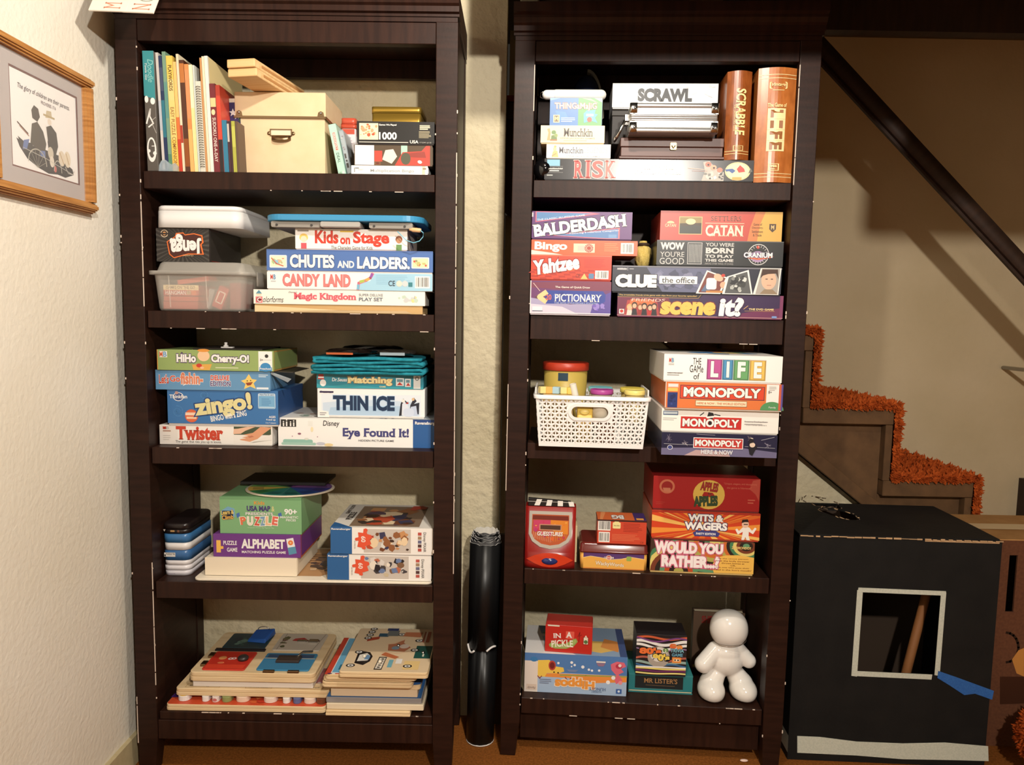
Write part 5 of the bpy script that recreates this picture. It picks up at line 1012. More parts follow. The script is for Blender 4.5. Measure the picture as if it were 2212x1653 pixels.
it = carton(RC, 'card_game', 'white card game box with grey serif lettering, standing on the black war game box', .015, 1180.5, 1319, 311, 342.5, .14, base, (246, 243, 236), 'lid', cat='card game', tray=(236, 232, 224)); b2 = it.top
it.art.E(.13, .65, .13, (226, 200, 140), 1.3).poly([(.08, .1), (.10, .5), (.17, .55), (.19, .1)], (206, 176, 110)).E(.135, .84, .10, (200, 170, 100), .8).L([(.09, .2), (.15, .35)], .05, (150, 130, 90))
it.ttl.T('Munchkin', .195, .575, .38, .80, (72, 66, 70), .012, serif=.05).T('LEGENDS', .58, .955, .40, .80, (176, 170, 172), .006, serif=.04).T('STEVE JACKSON GAMES', .31, .84, .10, .22, (130, 126, 126), .02); fin(it)
it = carton(RC, 'card_game', 'cream card game box with dark serif title and small green figure, above the white one', .012, 1168, 1306, 269.5, 309, .14, b2, (236, 216, 176), 'lid', cat='card game', tray=(226, 204, 162)); b2 = it.top
it.art.poly([(.10, .18), (.12, .6), (.10, .8), (.14, .85), (.155, .6), (.15, .18)], (206, 150, 96)).poly([(.16, .18), (.17, .45), (.25, .5), (.26, .2)], (96, 120, 60)).E(.205, .62, .13, (96, 130, 66), .9).E(.24, .45, .10, (130, 150, 80)).R(.15, .16, .26, .24, (150, 100, 60)).lines(.36, .14, .84, .2, 1, (150, 130, 100), .4)
it.ttl.T('Munchkin', .36, .815, .40, .84, (66, 54, 48), .012, serif=.05).T('STEVE JACKSON GAMES', .31, .85, .24, .34, (150, 128, 100), .02); fin(it)
it = carton(RC, 'card_game', 'small blue and green card game box with a monster, under the white marker case', .020, 1188, 1300.5, 206, 267, .10, b2, (66, 116, 176), 'tuck', cat='card game'); b2 = it.top
it.art.R(.545, 0, 1, 1, (96, 156, 96)).poly([(0, .9), (.2, 1), (0, 1)], (120, 160, 206)).poly([(.1, .55), (.3, .5), (.35, .3), (.2, .2)], (80, 132, 190)).poly([(.85, 1), (1, .85), (1, 1)], (200, 226, 206)).poly([(.60, 1), (.78, .98), (.95, .80), (.80, .90)], (150, 196, 150)).R(.07, .13, .19, .40, (236, 214, 150)).R(.09, .16, .17, .37, (90, 66, 50)).T('M', .10, .16, .2, .34, (240, 220, 150), .03).lines(.22, .14, .50, .32, 3, (190, 206, 230), .45).poly([(.66, .12), (.65, .45), (.72, .58), (.80, .56), (.88, .60), (.86, .45), (.92, .42), (.87, .3), (.92, .12), (.80, .2)], (90, 160, 206)).R(.70, .36, .84, .44, (230, 236, 240)).E(.765, .24, .09, (216, 80, 60))
it.ttl.T('THINGaMaJiG', .09, .90, .55, .83, (236, 226, 206), .02, out=((150, 86, 50), .05), shear=-.05); fin(it)
u0, u1, w, h, _, z0 = span(RC, .020, 1171, 1311, 182, 205)
t = thing('marker_case', 'long rounded white marker case lying on the blue and green card box', 'case', RC.place((u0+u1)/2, .020+.020, b2))
def capsule(x0, x1, r, z, m, n=20):
    mb = MB(); rings = []
    pr = [(x0+r*(1-math.cos(a)), r*math.sin(a)) for a in [math.pi/2*i/6 for i in range(7)]] + [(x1-r+r*math.sin(a), r*math.cos(a)) for a in [math.pi/2*i/6 for i in range(7)]]
    for x, q in pr: rings.append([(x, max(q, .0004)*math.cos(2*math.pi*k/n), z+max(q, .0004)*math.sin(2*math.pi*k/n)) for k in range(n)])
    return mb.loft(rings, m)
r_ = h/2
capsule(-w/2+.022, w/2, r_, r_, mat((238, 236, 228), .3)).build('barrel', t); capsule(-w/2, -w/2+.055, r_*.92, r_, mat((246, 244, 242), .3)).build('cap', t)
mb = MB().tube([(-w/2+.004, -.004, r_*1.6), (-w/2-.004, -.003, r_*1.3), (-w/2-.004, -.002, r_*.5), (-w/2+.004, -.002, r_*.2)], .0012, CHROME, 6); mb.build('wire_ring', t)
# dome-shaped blue and grey helmet toy behind
u, z = RC.pt(1268, 190, .19)
t = thing('toy_helmet', 'dark blue and grey dome shaped toy half hidden behind the marker case', 'toy', RC.place(u, .212, risk_top))
zt = RC.pt(1280, 162, .21)[1]-risk_top; rr_ = .046
MB().lathe([(rr_*.7, 0), (rr_*.95, .03), (rr_, zt*.45), (rr_*.98, zt*.55)], mat((90, 86, 76), .5), n=28).build('base', t)
MB().lathe([(rr_*.98, zt*.555), (rr_*.94, zt*.72), (rr_*.75, zt*.88), (rr_*.45, zt*.96), (.001, zt)], mat((34, 44, 72), .4), n=28).build('dome', t)
mb = MB(); rings = []
for i in range(10):
    a = math.pi*.5*i/9; x = rr_*1.02*math.cos(a); z_ = zt*.55+zt*.47*math.sin(a)
    rings.append([(x*1.0, -.022-.01*math.sin(a), z_), (x*1.0, .022, z_), (x*.9, .022, z_-.004), (x*.9, -.022, z_-.004)])
mb.loft(rings, mat((140, 134, 116), .5), smooth=False); mb.build('grey_stripe', t)
# dark wooden chest with clasp, metal case on it, hidden support box, white word box
u0, u1, w, h, _, z0 = span(RC, .006, 1338, 1566, 296, 342); d = .19
t = thing('wooden_chest', 'dark brown wooden chest with a brass clasp under the aluminium case', 'chest', RC.place((u0+u1)/2, .006+d/2, risk_top))
MAHO = nmat('mahogany', (84, 52, 44), (98, 62, 52), (3, 20, 20), 4.0, .4, .4)
MB().box(-w/2, -d/2, 0, w/2, d/2, h*.12, MAHO).build('plinth', t, .001); MB().box(-w/2+.004, -d/2+.003, h*.125, w/2-.004, d/2-.003, h*.56, MAHO).build('body', t, .0012)
MB().box(-w/2+.002, -d/2+.001, h*.57, w/2-.002, d/2-.001, h, MAHO).build('lid', t, .0015)
cx = RC.pt(1455, 306, .006)[0]-(u0+u1)/2
o = MB().prism(rr2(cx-.008, h*.42, cx+.008, h*.78, .003), 'y', -d/2-.0012, -d/2+.0028, BRONZE).build('clasp', t, .0004); MB().tube([(cx-.004, -d/2-.002, h*.62), (cx, -d/2-.004, h*.5), (cx+.004, -d/2-.002, h*.62)], .0012, BRONZE, 6).build('hasp_loop', o)
b3 = risk_top+h+.0006
u0, u1, w, h, _, z0 = span(RC, -.045, 1361, 1552, 223, 286); d = .105
t = thing('metal_case', 'small ribbed aluminium case with corner caps and a strap handle at its end', 'case', RC.place((u0+u1)/2, -.045+d/2, b3))
ALU = mat((226, 224, 222), .32, .5, .85, name='brushed_aluminium'); ALT = mat((196, 196, 194), .5, .5, .6, name='textured_panel')
MB().box(-w/2+.003, -d/2+.003, .003, w/2-.003, d/2-.003, h-.003, ALT).build('shell', t)
f_ = MB()
for z0_, z1_ in ((0, .010), (h*.40, h*.455), (h*.47, h*.53), (h*.55, h*.61), (h-.010, h)): f_.rbox(-w/2+.001, -d/2+.0005, z0_, w/2-.001, d/2-.0005, z1_, .004, ALU, 3)
f_.build('edge_frame', t)
for sx in (-1, 1):
    MB().box(sx*(w/2-.0035)-.004, -d/2+.0008, .0105, sx*(w/2-.0035)+.004, d/2-.0008, h*.395, ALU).build('corner_rail', t, .001); MB().box(sx*(w/2-.0035)-.004, -d/2+.0008, h*.615, sx*(w/2-.0035)+.004, d/2-.0008, h-.0105, ALU).build('corner_rail', t, .001)
    for zc in (.011, h-.011):
        o = MB().rbox(sx*(w/2-.0085)-.0095, -d/2-.0012, zc-.0115, sx*(w/2-.0085)+.0095, -d/2+.018, zc+.0115, .005, CHROME, 4).build('corner_cap', t)
        MB().ell((sx*(w/2-.011), -d/2-.002, zc), .0032, .0016, .0032, mat((120, 118, 116), .3, .5, 1), 10, 6).build('rivet', o)
MB().box(-w/2+.012, -d/2+.0006, .0115, w/2-.012, -d/2+.0026, h*.395, mat((206, 204, 202), .45, .5, .5)).build('front_panel', t); MB().box(-w/2+.012, -d/2+.0006, h*.615, w/2-.012, -d/2+.0026, h-.0115, mat((206, 204, 202), .45, .5, .5)).build('front_panel', t)
mb = MB()
for q in (-.020, .020): mb.box(-w/2-.010, q-.006+.0, h*.48, -w/2+.002, q+.006, h*.72, CHROME)
mb.build('handle_mount', t, .001)
pts = [(-w/2-.008, -.016, h*.55), (-w/2-.016, -.020, h*.30), (-w/2-.026, -.020, -.004+h*.02), (-w/2-.030, -.012, -.010+.004), (-w/2-.030, .012, -.006), (-w/2-.026, .020, 0), (-w/2-.016, .020, h*.30), (-w/2-.008, .016, h*.55)]
MB().tube(pts, .0036, CHROME, 8).build('carry_handle', t)
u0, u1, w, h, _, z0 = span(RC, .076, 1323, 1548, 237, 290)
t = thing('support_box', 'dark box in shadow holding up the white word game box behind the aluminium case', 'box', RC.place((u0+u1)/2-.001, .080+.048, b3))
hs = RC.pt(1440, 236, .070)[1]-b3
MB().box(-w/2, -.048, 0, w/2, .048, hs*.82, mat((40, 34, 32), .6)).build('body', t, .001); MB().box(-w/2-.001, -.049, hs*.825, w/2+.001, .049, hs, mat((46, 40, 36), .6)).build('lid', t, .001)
it = carton(RC, 'game_box', 'white mottled game box with big black brush capitals behind the aluminium case', .070, 1323, 1551, 181, 236, .115, b3+hs+.0004, (226, 224, 222), 'lid', tray=(220, 216, 210))
it.art.blobs(.0, .08, 1, .98, [(214, 212, 212), (206, 204, 204), (220, 218, 218)], 46, 5, .16); it.ttl.T('SCRAWL', .24, .755, .28, .80, (26, 24, 24), .06); fin(it)
# --- two book-shaped game boxes
WOODB = nmat('printed_wood_grain', (128, 66, 26), (156, 84, 36), (2, 2, 1), 30.0, .30, .5)
WOODB2 = nmat('printed_wood_grain_light', (168, 94, 40), (192, 114, 54), (2, 2, 1), 30.0, .30, .5)
def bookbox(label, v, xl, xr, yt, yb, base, m, d=.2, yaw=0.0):
    u0, u1, w, h, _, z0 = span(RC, v, xl, xr, yt, yb)
    t = thing('book_shaped_box', label, 'game box', RC.place((u0+u1)/2, v+.0, base, yaw), 'book shaped wooden game boxes')
    n = 12; sp_ = [(-w/2+w*i/n, -.012*math.sin(math.pi*i/n)+.012) for i in range(n+1)]
    prof = sp_+[(w/2, d), (-w/2, d)]
    MB().prism(prof, 'z', 0, h, m, False).build('case', t)
    mb = MB().box(-w/2+.004, .014, h+.0003, w/2-.004, d-.004, h+.0012, mat((226, 206, 170), .7)); mb.build('page_edge', t)
    class F2(Face):
        curved = True
        def p(s, x, y, lift):
            q = min(max(x/w, 0), 1); a = math.cos(math.pi*q)*.012*math.pi/w
            nx, ny = -a, -1.0; l = math.hypot(nx, ny)
            return Vector((-w/2+x+nx/l*(lift+.0006), .012-.012*math.sin(math.pi*q)+ny/l*(lift+.0006), y))
    return t, F2((0, 0, 0), (1, 0, 0), (0, 0, 1), w, h)
GLD = (244, 216, 150)
t, F = bookbox('narrower dark brown book-shaped word game box with curly cream lettering', .006, 1570, 1623.5, 152, 345, risk_top, WOODB)
P = Print(F, t, 'title_lettering')
for q in (.095, .065): 
    for i in range(10): P.R(.02+.096*i, q, .02+.096*(i+1), q+.005, GLD); P.F.k -= 1
    P.F.k += 1
P.T('SCRABBLE', .36, .74, .275, .80, GLD, .03, rot=-90, serif=.04, shear=.1).T('THE CROSSWORD GAME', .30, .345, .32, .62, GLD, rot=-90, serif=.03)
for a in ((.32, .105, .72, .109), (.32, .156, .72, .160), (.32, .105, .345, .160), (.695, .105, .72, .160)): P.R(*a, GLD)
P.lines(.4, .115, .66, .15, 4, (206, 170, 110), .5); P.done()
t, F = bookbox('wider light brown book-shaped game box with four framed cream letters', .003, 1636, 1719.5, 142, 391, S, WOODB2)
P = Print(F, t, 'title_lettering')
for q in (.045, .075, .905, .935):
    for i in range(10): P.R(.01+.098*i, q, .01+.098*(i+1), q+.0045, (250, 226, 170)); P.F.k -= 1
    P.F.k += 1
P.RR(.28, .815, .74, .875, GLD, .2).RR(.31, .822, .71, .868, (180, 110, 56), .2).T('Vintage', .33, .69, .828, .864, GLD, .02, shear=.3).R(.36, .80, .66, .805, GLD).T('The Game of', .26, .74, .655, .69, GLD, .025)
for i, c in enumerate('LIFE'):
    z0_, z1_ = .645-.0935*i-.092, .645-.0935*i
    P.R(.27, z0_, .73, z1_, (248, 224, 166)).T(c, .34, .66, z0_+.013, z1_-.013, (150, 92, 44), .05, rot=-90)
for a in ((.34, .10, .62, .105), (.34, .158, .62, .163), (.34, .10, .37, .163), (.59, .10, .62, .163)): P.R(*a, GLD)
P.T('MB', .40, .56, .130, .150, GLD, .04).lines(.4, .112, .56, .122, 1, GLD, .6); P.done()
u, z = RC.pt(1158, 362, .02)
rb = (RC.pt(1160, 342, .04)[1]-S)/2
t = MB().ell((0, 0, rb), rb*.92, rb*.92, rb, mat((14, 14, 16), .06, .6), 28, 18).build('black_ball', None, mw=RC.place(max(RC.pt(1171, 365, .035)[0]-rb*.92, RC.pw+rb*.92+.001), .035, S)); tag(t, 'glossy black ball at the left end of the top right shelf', 'ball')

# ================================================================ RIGHT BOOKCASE, second shelf
S = RC.sh[1]
it = carton(RC, 'game_box', 'purple and silver drawing game box with a pencil picture, bottom left of the second shelf', -.004, 1143.5, 1319.5, 609, 683, .20, S, (112, 60, 110), 'lid', tray=(200, 190, 196)); base = it.top
P = it.art; P.poly([(0, .95), (1, 1), (1, .75), (.6, .72), (0, .80)], (126, 60, 84)).poly([(.0, .04), (1, .04), (1, .45), (.5, .32), (0, .5)], (170, 162, 196)).poly([(.0, .04), (.6, .04), (.4, .25), (0, .32)], (214, 206, 222)).poly([(.75, .05), (1, .05), (1, .7), (.8, .5)], (92, 76, 156)).R(0, .045, .012, 1, (236, 226, 226)).R(0, .05, 1, .075, (226, 220, 226))
P.poly([(.19, .72), (.90, .72), (.935, .62), (.93, .42), (.89, .35), (.19, .33)], (52, 70, 156)).poly([(.06, .52), (.19, .74), (.23, .62), (.16, .53), (.22, .43), (.19, .32)], (240, 206, 150)).poly([(.06, .52), (.10, .585), (.085, .52), (.10, .46)], (90, 60, 60)).blobs(.2, .34, .92, .72, [(62, 84, 176), (46, 60, 140), (76, 96, 186)], 26, 6, .08).RR(.03, .12, .155, .24, (230, 234, 238), .1).R(.03, .11, .16, .125, (60, 80, 110)).blobs(.75, .1, .95, .4, [(120, 96, 190), (150, 130, 206)], 8, 3, .1).L([(.04, .92), (.09, .78), (.12, .70)], .02, (226, 190, 190))
it.ttl.T('The Game of Quick Draw', .31, .74, .785, .85, (246, 236, 226), .02).T('20', .195, .265, .44, .60, (240, 110, 90), .02).T('PICTIONARY', .305, .885, .40, .62, WHT, .015, serif=.05).T('THE 20TH ANNIVERSARY EDITION', .30, .83, .335, .385, (190, 200, 236)); fin(it)
it = carton(RC, 'game_box', 'red dice game box with slanted white lettering and a barcode', -.002, 1147, 1321, 551, 607, .17, base, (206, 66, 40), 'lid', tray=(176, 50, 34)); base = it.top
P = it.art
for i in range(11):
    for j in range(5):
        if (i+j) % 2: P.poly([(.03+.085*i-.02*j, .05+.08*j), (.115+.085*i-.02*j, .05+.08*j), (.105+.085*i-.022*j, .12+.08*j), (.02+.085*i+.005-.022*j if i else .0, .12+.08*j)], (176, 48, 32)); P.F.k -= 1
P.F.k += 1
P.R(0, .955, 1, 1, (226, 110, 80)).lines(.66, .50, .94, .88, 7, (186, 48, 34), .35).bars(.80, .10, .965, .42).poly([(.62, .08), (.71, .08), (.665, .30)], (240, 190, 110)).RR(.72, .10, .785, .30, (90, 130, 170), .2).T('CE', .56, .615, .13, .28, (110, 40, 30), .0).L([(.05, .22), (.58, .45)], .02, (226, 130, 70))
it.ttl.T('Yahtzee', .03, .60, .33, .90, WHT, .05, rot=9, shear=.1, out=((150, 30, 24), .05)); fin(it)
# orange bingo tin leaning a little, one end lifted by the box below it
it = carton(RC, 'game_box', 'flat orange bingo box with white lettering and barcode, tilted on the dice game box', .000, 1148, 1377, 516, 548, .16, base, (226, 96, 50), 'tuck')
P = it.art; P.poly([(0, 0), (.3, 0), (.2, .12), (0, .3)], (240, 220, 206)).R(.40, .18, .60, .78, (232, 206, 180)).R(.44, .30, .52, .64, (206, 190, 176)).E(.545, .48, .30, (170, 60, 40), .95)
for i in range(14): a = math.radians(i*25.7); P.L([(.545+.02*math.cos(a), .48+.12*math.sin(a)), (.545+.040*math.cos(a), .48+.27*math.sin(a))], .025, (246, 226, 206))
P.lines(.69, .25, .83, .85, 5, (240, 160, 110), .3).bars(.845, .14, .965, .86)
it.ttl.T('Bingo', .03, .34, .18, .88, (252, 240, 230), .04); fin(it)
it.root.matrix_world = it.root.matrix_world @ Matrix.Translation((-it.w/2, 0, 0)) @ Matrix.Rotation(.012, 4, 'Y') @ Matrix.Translation((it.w/2, 0, .0006)) if False else it.root.matrix_world
base = it.top
it = carton(RC, 'game_box', 'purple bluffing game box with a huge slanted white title, topmost of its stack', .004, 1147.5, 1365.5, 454, 516, .17, base, (92, 44, 110), 'lid', tray=(70, 34, 84))
P = it.art; P.poly([(.035, .99), (.035, .62), (.68, .93), (.55, .99)], (226, 100, 120)).poly([(.045, .97), (.045, .65), (.62, .94)], (84, 130, 180)).poly([(.15, .16), (.88, .46), (.88, .07), (.75, .06)], (226, 110, 120)).poly([(.22, .165), (.865, .42), (.865, .09), (.75, .085)], (84, 126, 180)).R(.77, .10, .85, .22, (110, 150, 196)).R(0, .8, .012, .95, (240, 220, 220))
it.ttl.T('BALDERDASH', .01, .945, .30, .74, WHT, .045, rot=7.5, serif=.055, out=((40, 20, 60), .05)).T('THE CLASSIC BLUFFING GAME', .05, .53, .755, .82, (206, 220, 236), .01, rot=6.5, serif=.03).T('Featuring 5 Hilarious Categories', .38, .87, .26, .33, (226, 226, 236), .01, rot=4.5, serif=.03); fin(it)
# right stack of the second shelf
it = carton(RC, 'game_box', 'dark purple trivia game box with orange and white lettering, bottom right of its shelf', -.002, 1333.5, 1691.5, 636.5, 688, .20, S, (58, 36, 78), 'lid', tray=(120, 50, 90)); base = it.top
P = it.art; P.poly([(0, .05), (.36, .05), (.30, .98), (0, .98)], (110, 34, 66)).poly([(.04, .05), (.26, .05), (.24, .72), (.06, .70)], (170, 60, 60)).poly([(.07, .4), (.24, .4), (.22, .75), (.08, .75)], (206, 110, 60)).R(0, .84, .50, .99, (26, 20, 26)).poly([(.5, .84), (.52, .99), (.5, .99)], (26, 20, 26)).L([(0, .84), (.49, .83), (.505, .99)], .015, (196, 150, 90)).poly([(.6, .05), (1, .05), (1, .5), (.8, .3)], (110, 44, 84)).R(.98, .05, 1, 1, (126, 56, 96)).R(0, .05, 1, .075, (200, 150, 150))
for i, (x, hc, sh_, hh_) in enumerate(((.075, (206, 170, 110), (226, 206, 196), .50), (.105, (60, 40, 30), (40, 34, 40), .58), (.14, (150, 80, 40), (150, 40, 40), .52), (.165, (40, 30, 26), (36, 30, 36), .55), (.20, (50, 30, 26), (180, 40, 40), .50), (.225, (60, 40, 30), (40, 36, 40), .55))):
    P.poly([(x-.018, .07), (x-.012, .34), (x+.012, .34), (x+.018, .07)], sh_).E(x, hh_-.09, .12, hc, 1.15).E(x, hh_-.12, .085, (226, 176, 146), 1.15)
P.R(.012, .12, .042, .32, (236, 226, 220)).E(.027, .23, .07, (196, 50, 40)).RR(.935, .06, .965, .15, (120, 150, 206), .3).L([(.765, .42), (.79, .56)], .02, (226, 180, 110)).R(.77, .335, .95, .345, (226, 180, 110)).T('FRIENDS', .085, .29, .66, .78, (236, 206, 190), .0, shear=.1)
it.ttl.T('scene', .26, .595, .12, .68, (244, 190, 90), .055, out=((120, 50, 50), .04), shear=.12).T('it?', .615, .765, .10, .90, WHT, .05, out=((60, 30, 70), .04), shear=.08).T('The irresistible friends trivia game with clips from your favorite episodes!', .008, .48, .875, .95, (236, 196, 120), .01).T('THE DVD GAME', .795, .945, .38, .46, (244, 216, 150), .03); fin(it)
it = carton(RC, 'game_box', 'long dark blue mystery game box with white capitals and three photographs', -.006, 1322.5, 1688, 576, 635, .20, base, (40, 42, 58), 'lid', tray=(30, 30, 40)); base = it.top
P = it.art; P.poly([(.3, .06), (.62, .06), (.58, .98), (.2, .98)], (96, 100, 130)).blobs(.2, .1, .6, .95, [(110, 114, 146), (80, 84, 110), (66, 70, 96), (126, 128, 156)], 26, 4, .25).R(0, .95, 1, 1, (120, 120, 130)).R(.03, .84, .085, .90, (196, 196, 200)).R(.09, .82, .092, .93, (196, 196, 200)).lines(.10, .85, .135, .91, 1, (180, 180, 186), .4)
P.poly([(.50, .02), (.56, .88), (.685, .62), (.645, .02)], (236, 232, 226)).poly([(.515, .06), (.565, .82), (.672, .60), (.636, .06)], (120, 60, 50)).poly([(.53, .1), (.57, .5), (.60, .6), (.58, .1)], (90, 110, 140)).RR(.56, .18, .62, .60, (240, 238, 234), .2).E(.63, .62, .18, (232, 180, 150), .7, rot=-.5).E(.66, .35, .12, (226, 170, 140)).R(.56, .06, .66, .14, (190, 130, 70))
P.poly([(.655, .02), (.68, .66), (.805, .92), (.835, .02)], (236, 234, 230)).poly([(.67, .05), (.69, .64), (.797, .85), (.825, .05)], (86, 88, 88)).blobs(.69, .08, .80, .75, [(176, 180, 176), (40, 42, 44), (130, 132, 130), (210, 214, 210), (60, 62, 60)], 26, 7, .13).E(.657, .70, .07, (196, 60, 44), .8)
P.poly([(.835, .02), (.875, .99), (.995, .99), (.985, .02)], (236, 232, 226)).poly([(.85, .04), (.882, .97), (.988, .97), (.978, .04)], (170, 164, 156)).E(.925, .55, .27, (226, 184, 156), 1.25).poly([(.875, .62), (.885, .95), (.975, .95), (.98, .6), (.965, .80), (.92, .78), (.89, .72)], (70, 46, 34)).poly([(.875, .05), (.90, .22), (.95, .22), (.98, .05)], (150, 130, 104)).R(.905, .58, .918, .61, (60, 44, 40)).R(.936, .58, .949, .61, (60, 44, 40)).R(.915, .36, .94, .38, (170, 110, 96))
it.ttl.T('CLUE', .018, .265, .20, .68, WHT, .075, out=((20, 20, 30), .04)).RR(.28, .36, .505, .64, (244, 243, 240), .06).T('the office', .295, .49, .39, .60, (40, 40, 44), .01).T('AGES 9+', .025, .085, .84, .91, (206, 206, 210), .02); fin(it)
# yellow cloth bag squeezed between the stacks
u0, u1, w, h, _, z0 = span(RC, .06, 1374, 1411, 520, 572)
zb = base
t = thing('cloth_bag', 'crumpled yellow cloth pouch squeezed between the two game stacks', 'pouch', RC.place((u0+u1)/2, .10, zb))
rdm = random.Random(9); mb = MB(); rings = []; zt = RC.pt(1390, 520, .08)[1]-zb
for j in range(12):
    a = j/11; q = .55+.45*math.sin(math.pi*min(a*1.05, 1))**.7
    if a > .8: q *= .75
    rings.append([(w*.5*q*math.cos(2*math.pi*i/20)*(1+.10*math.sin(i*2.1+j)), .035*q*math.sin(2*math.pi*i/20)*(1+.12*math.sin(i*1.7+j*.8)), zt*a) for i in range(20)])
mb.loft(rings, nmat('yellow_cloth', (206, 176, 90), (226, 200, 120), nscale=40, rough=.95, bump=.5, bscale=120)); mb.build('pouch', t)
mb = MB(); mb.tube([(w*.30*math.cos(a), .024*math.sin(a), zt*.86) for a in [2*math.pi*i/16 for i in range(17)]], .004, mat((60, 40, 26), .8), 8); mb.build('drawstring', t)
it = carton(RC, 'game_box', 'black activity game box with white shouting capitals and a round logo', .000, 1418.5, 1692, 519, 576, .20, base, (34, 35, 36), 'lid', tray=(30, 30, 30)); base = it.top
P = it.art; P.R(0, .965, 1, 1, (90, 90, 90)).R(.245, .10, .36, .92, (206, 204, 202)).R(.249, .12, .356, .90, (40, 41, 42))
for i in range(9): P.R(.258+.011*i, .16, .262+.011*i, .86, (196, 196, 194))
P.E(.805, .50, .40, (226, 224, 222)).E(.805, .50, .375, (40, 40, 42)).E(.80, .42, .28, (170, 140, 180), .75).E(.80, .78, .06, (200, 70, 50))
for i in range(20):
    a = math.radians(i*18); k = it.h/it.w; P.L([(.805+.28*k*math.cos(a), .5+.28*math.sin(a)), (.805+.34*k*math.cos(a), .5+.34*math.sin(a))], .02, (200, 198, 196))
P.poly([(.685, .44), (.70, .38), (.80, .30), (.91, .38), (.925, .44), (.80, .36)], (226, 110, 70))
T_ = it.ttl
T_.T('WOW', .025, .22, .63, .92, (214, 212, 208), .055, serif=.04).T("YOU'RE", .025, .22, .36, .56, (206, 204, 200), .0, serif=.05).T('GOOD', .025, .22, .08, .32, (206, 204, 200), .0, serif=.05).T('YOU WERE', .385, .61, .78, .92, (206, 204, 200), .02, serif=.04).T('BORN', .385, .61, .51, .74, (206, 204, 200), .05, serif=.04).T('TO PLAY', .385, .61, .35, .47, (206, 204, 200), .04).T('THIS GAME', .385, .61, .20, .31, (206, 204, 200), .04).T('(AMONG OTHER THINGS, OF COURSE)', .385, .61, .07, .16, (150, 148, 146), .02).T('CRANIUM', .69, .915, .38, .58, WHT, .04, out=((60, 40, 80), .06)); fin(it)
it = carton(RC, 'game_box', 'red and yellow settlers game box with a landscape picture, topmost of its stack', .046, 1426.5, 1690, 450, 517.5, .19, base, (196, 76, 62), 'lid', tray=(170, 60, 50))
P = it.art; P.poly([(.80, .05), (1, .05), (1, 1), (.86, 1), (.80, .6)], (226, 176, 84)).poly([(.72, .05), (.8, .05), (.82, .6), (.86, 1), (.78, 1), (.74, .5)], (214, 130, 74)).R(.155, .25, .345, .82, (226, 190, 130)).R(.16, .27, .34, .80, (70, 56, 40)).poly([(.16, .60), (.34, .62), (.34, .80), (.16, .80)], (150, 130, 80)).E(.25, .66, .16, (236, 220, 160), .6).poly([(.16, .3), (.34, .28), (.34, .52), (.28, .55), (.2, .5), (.16, .55)], (60, 60, 54)).E(.085, .60, .12, (240, 206, 150), .6, 0, 180).T('CATAN', .04, .13, .48, .58, (240, 214, 170), .01, serif=.03).poly([(.895, .62), (.95, .62), (.95, .45), (.922, .35), (.895, .45)], (84, 64, 50)).T('M', .908, .937, .44, .58, (230, 200, 140), .02, serif=.04).R(.37, .61, .69, .625, (244, 226, 190))
T_ = it.ttl; T_.T('SETTLERS', .415, .665, .69, .85, (120, 40, 34), .01, serif=.05, out=((226, 150, 120), .02)).T('CATAN', .375, .685, .20, .56, (248, 232, 200), .03, serif=.06)
for i, l in enumerate(('Game of', 'Discovery,', 'Settlement', '& Trade')): T_.T(l, .755+.01*(i in (0, 3)), .845-.01*(i in (0, 3)), .56-.115*i, .64-.115*i, (96, 56, 30), .005, serif=.03)
fin(it)
# ================================================================ RIGHT BOOKCASE, third shelf
S = RC.sh[2]
# --- white plastic basket with a woven pattern of openings
u0, u1, w, h, _, z0 = span(RC, -.040, 1157, 1400, 850, 962); d = .20
ub0, ub1 = RC.pt(1166, 950, -.034)[0], RC.pt(1390, 950, -.034)[0]
uc = (u0+u1)/2; v0 = -.040
u0 = max(u0, RC.pw+.010) if False else u0
t = thing('basket', 'white plastic basket with woven triangular openings and a slot handle', 'basket', RC.place(uc, v0+d/2, S))
W0, W1 = (ub1-ub0), w                                    # bottom and top width
D0, D1 = d-.012, d
zb0, zb1 = .011, h-.008
def wallpt(side, s, z):
    """side f/b/l/r, s in -1..1 along it, z up: a point of the tapered basket wall"""
    q = z/h; hw, hd = (W0+(W1-W0)*q)/2, (D0+(D1-D0)*q)/2
    if side == 'f': return (s*hw, -hd, z)
    if side == 'b': return (-s*hw, hd, z)
    if side == 'r': return (hw, s*hd, z)
    return (-hw, -s*hd, z)
mb = MB(); NW, ND, NZ = 26, 20, 12
hs0, hs1, hz0, hz1 = -.43, .36, .52, .84                # handle panel in wall fractions
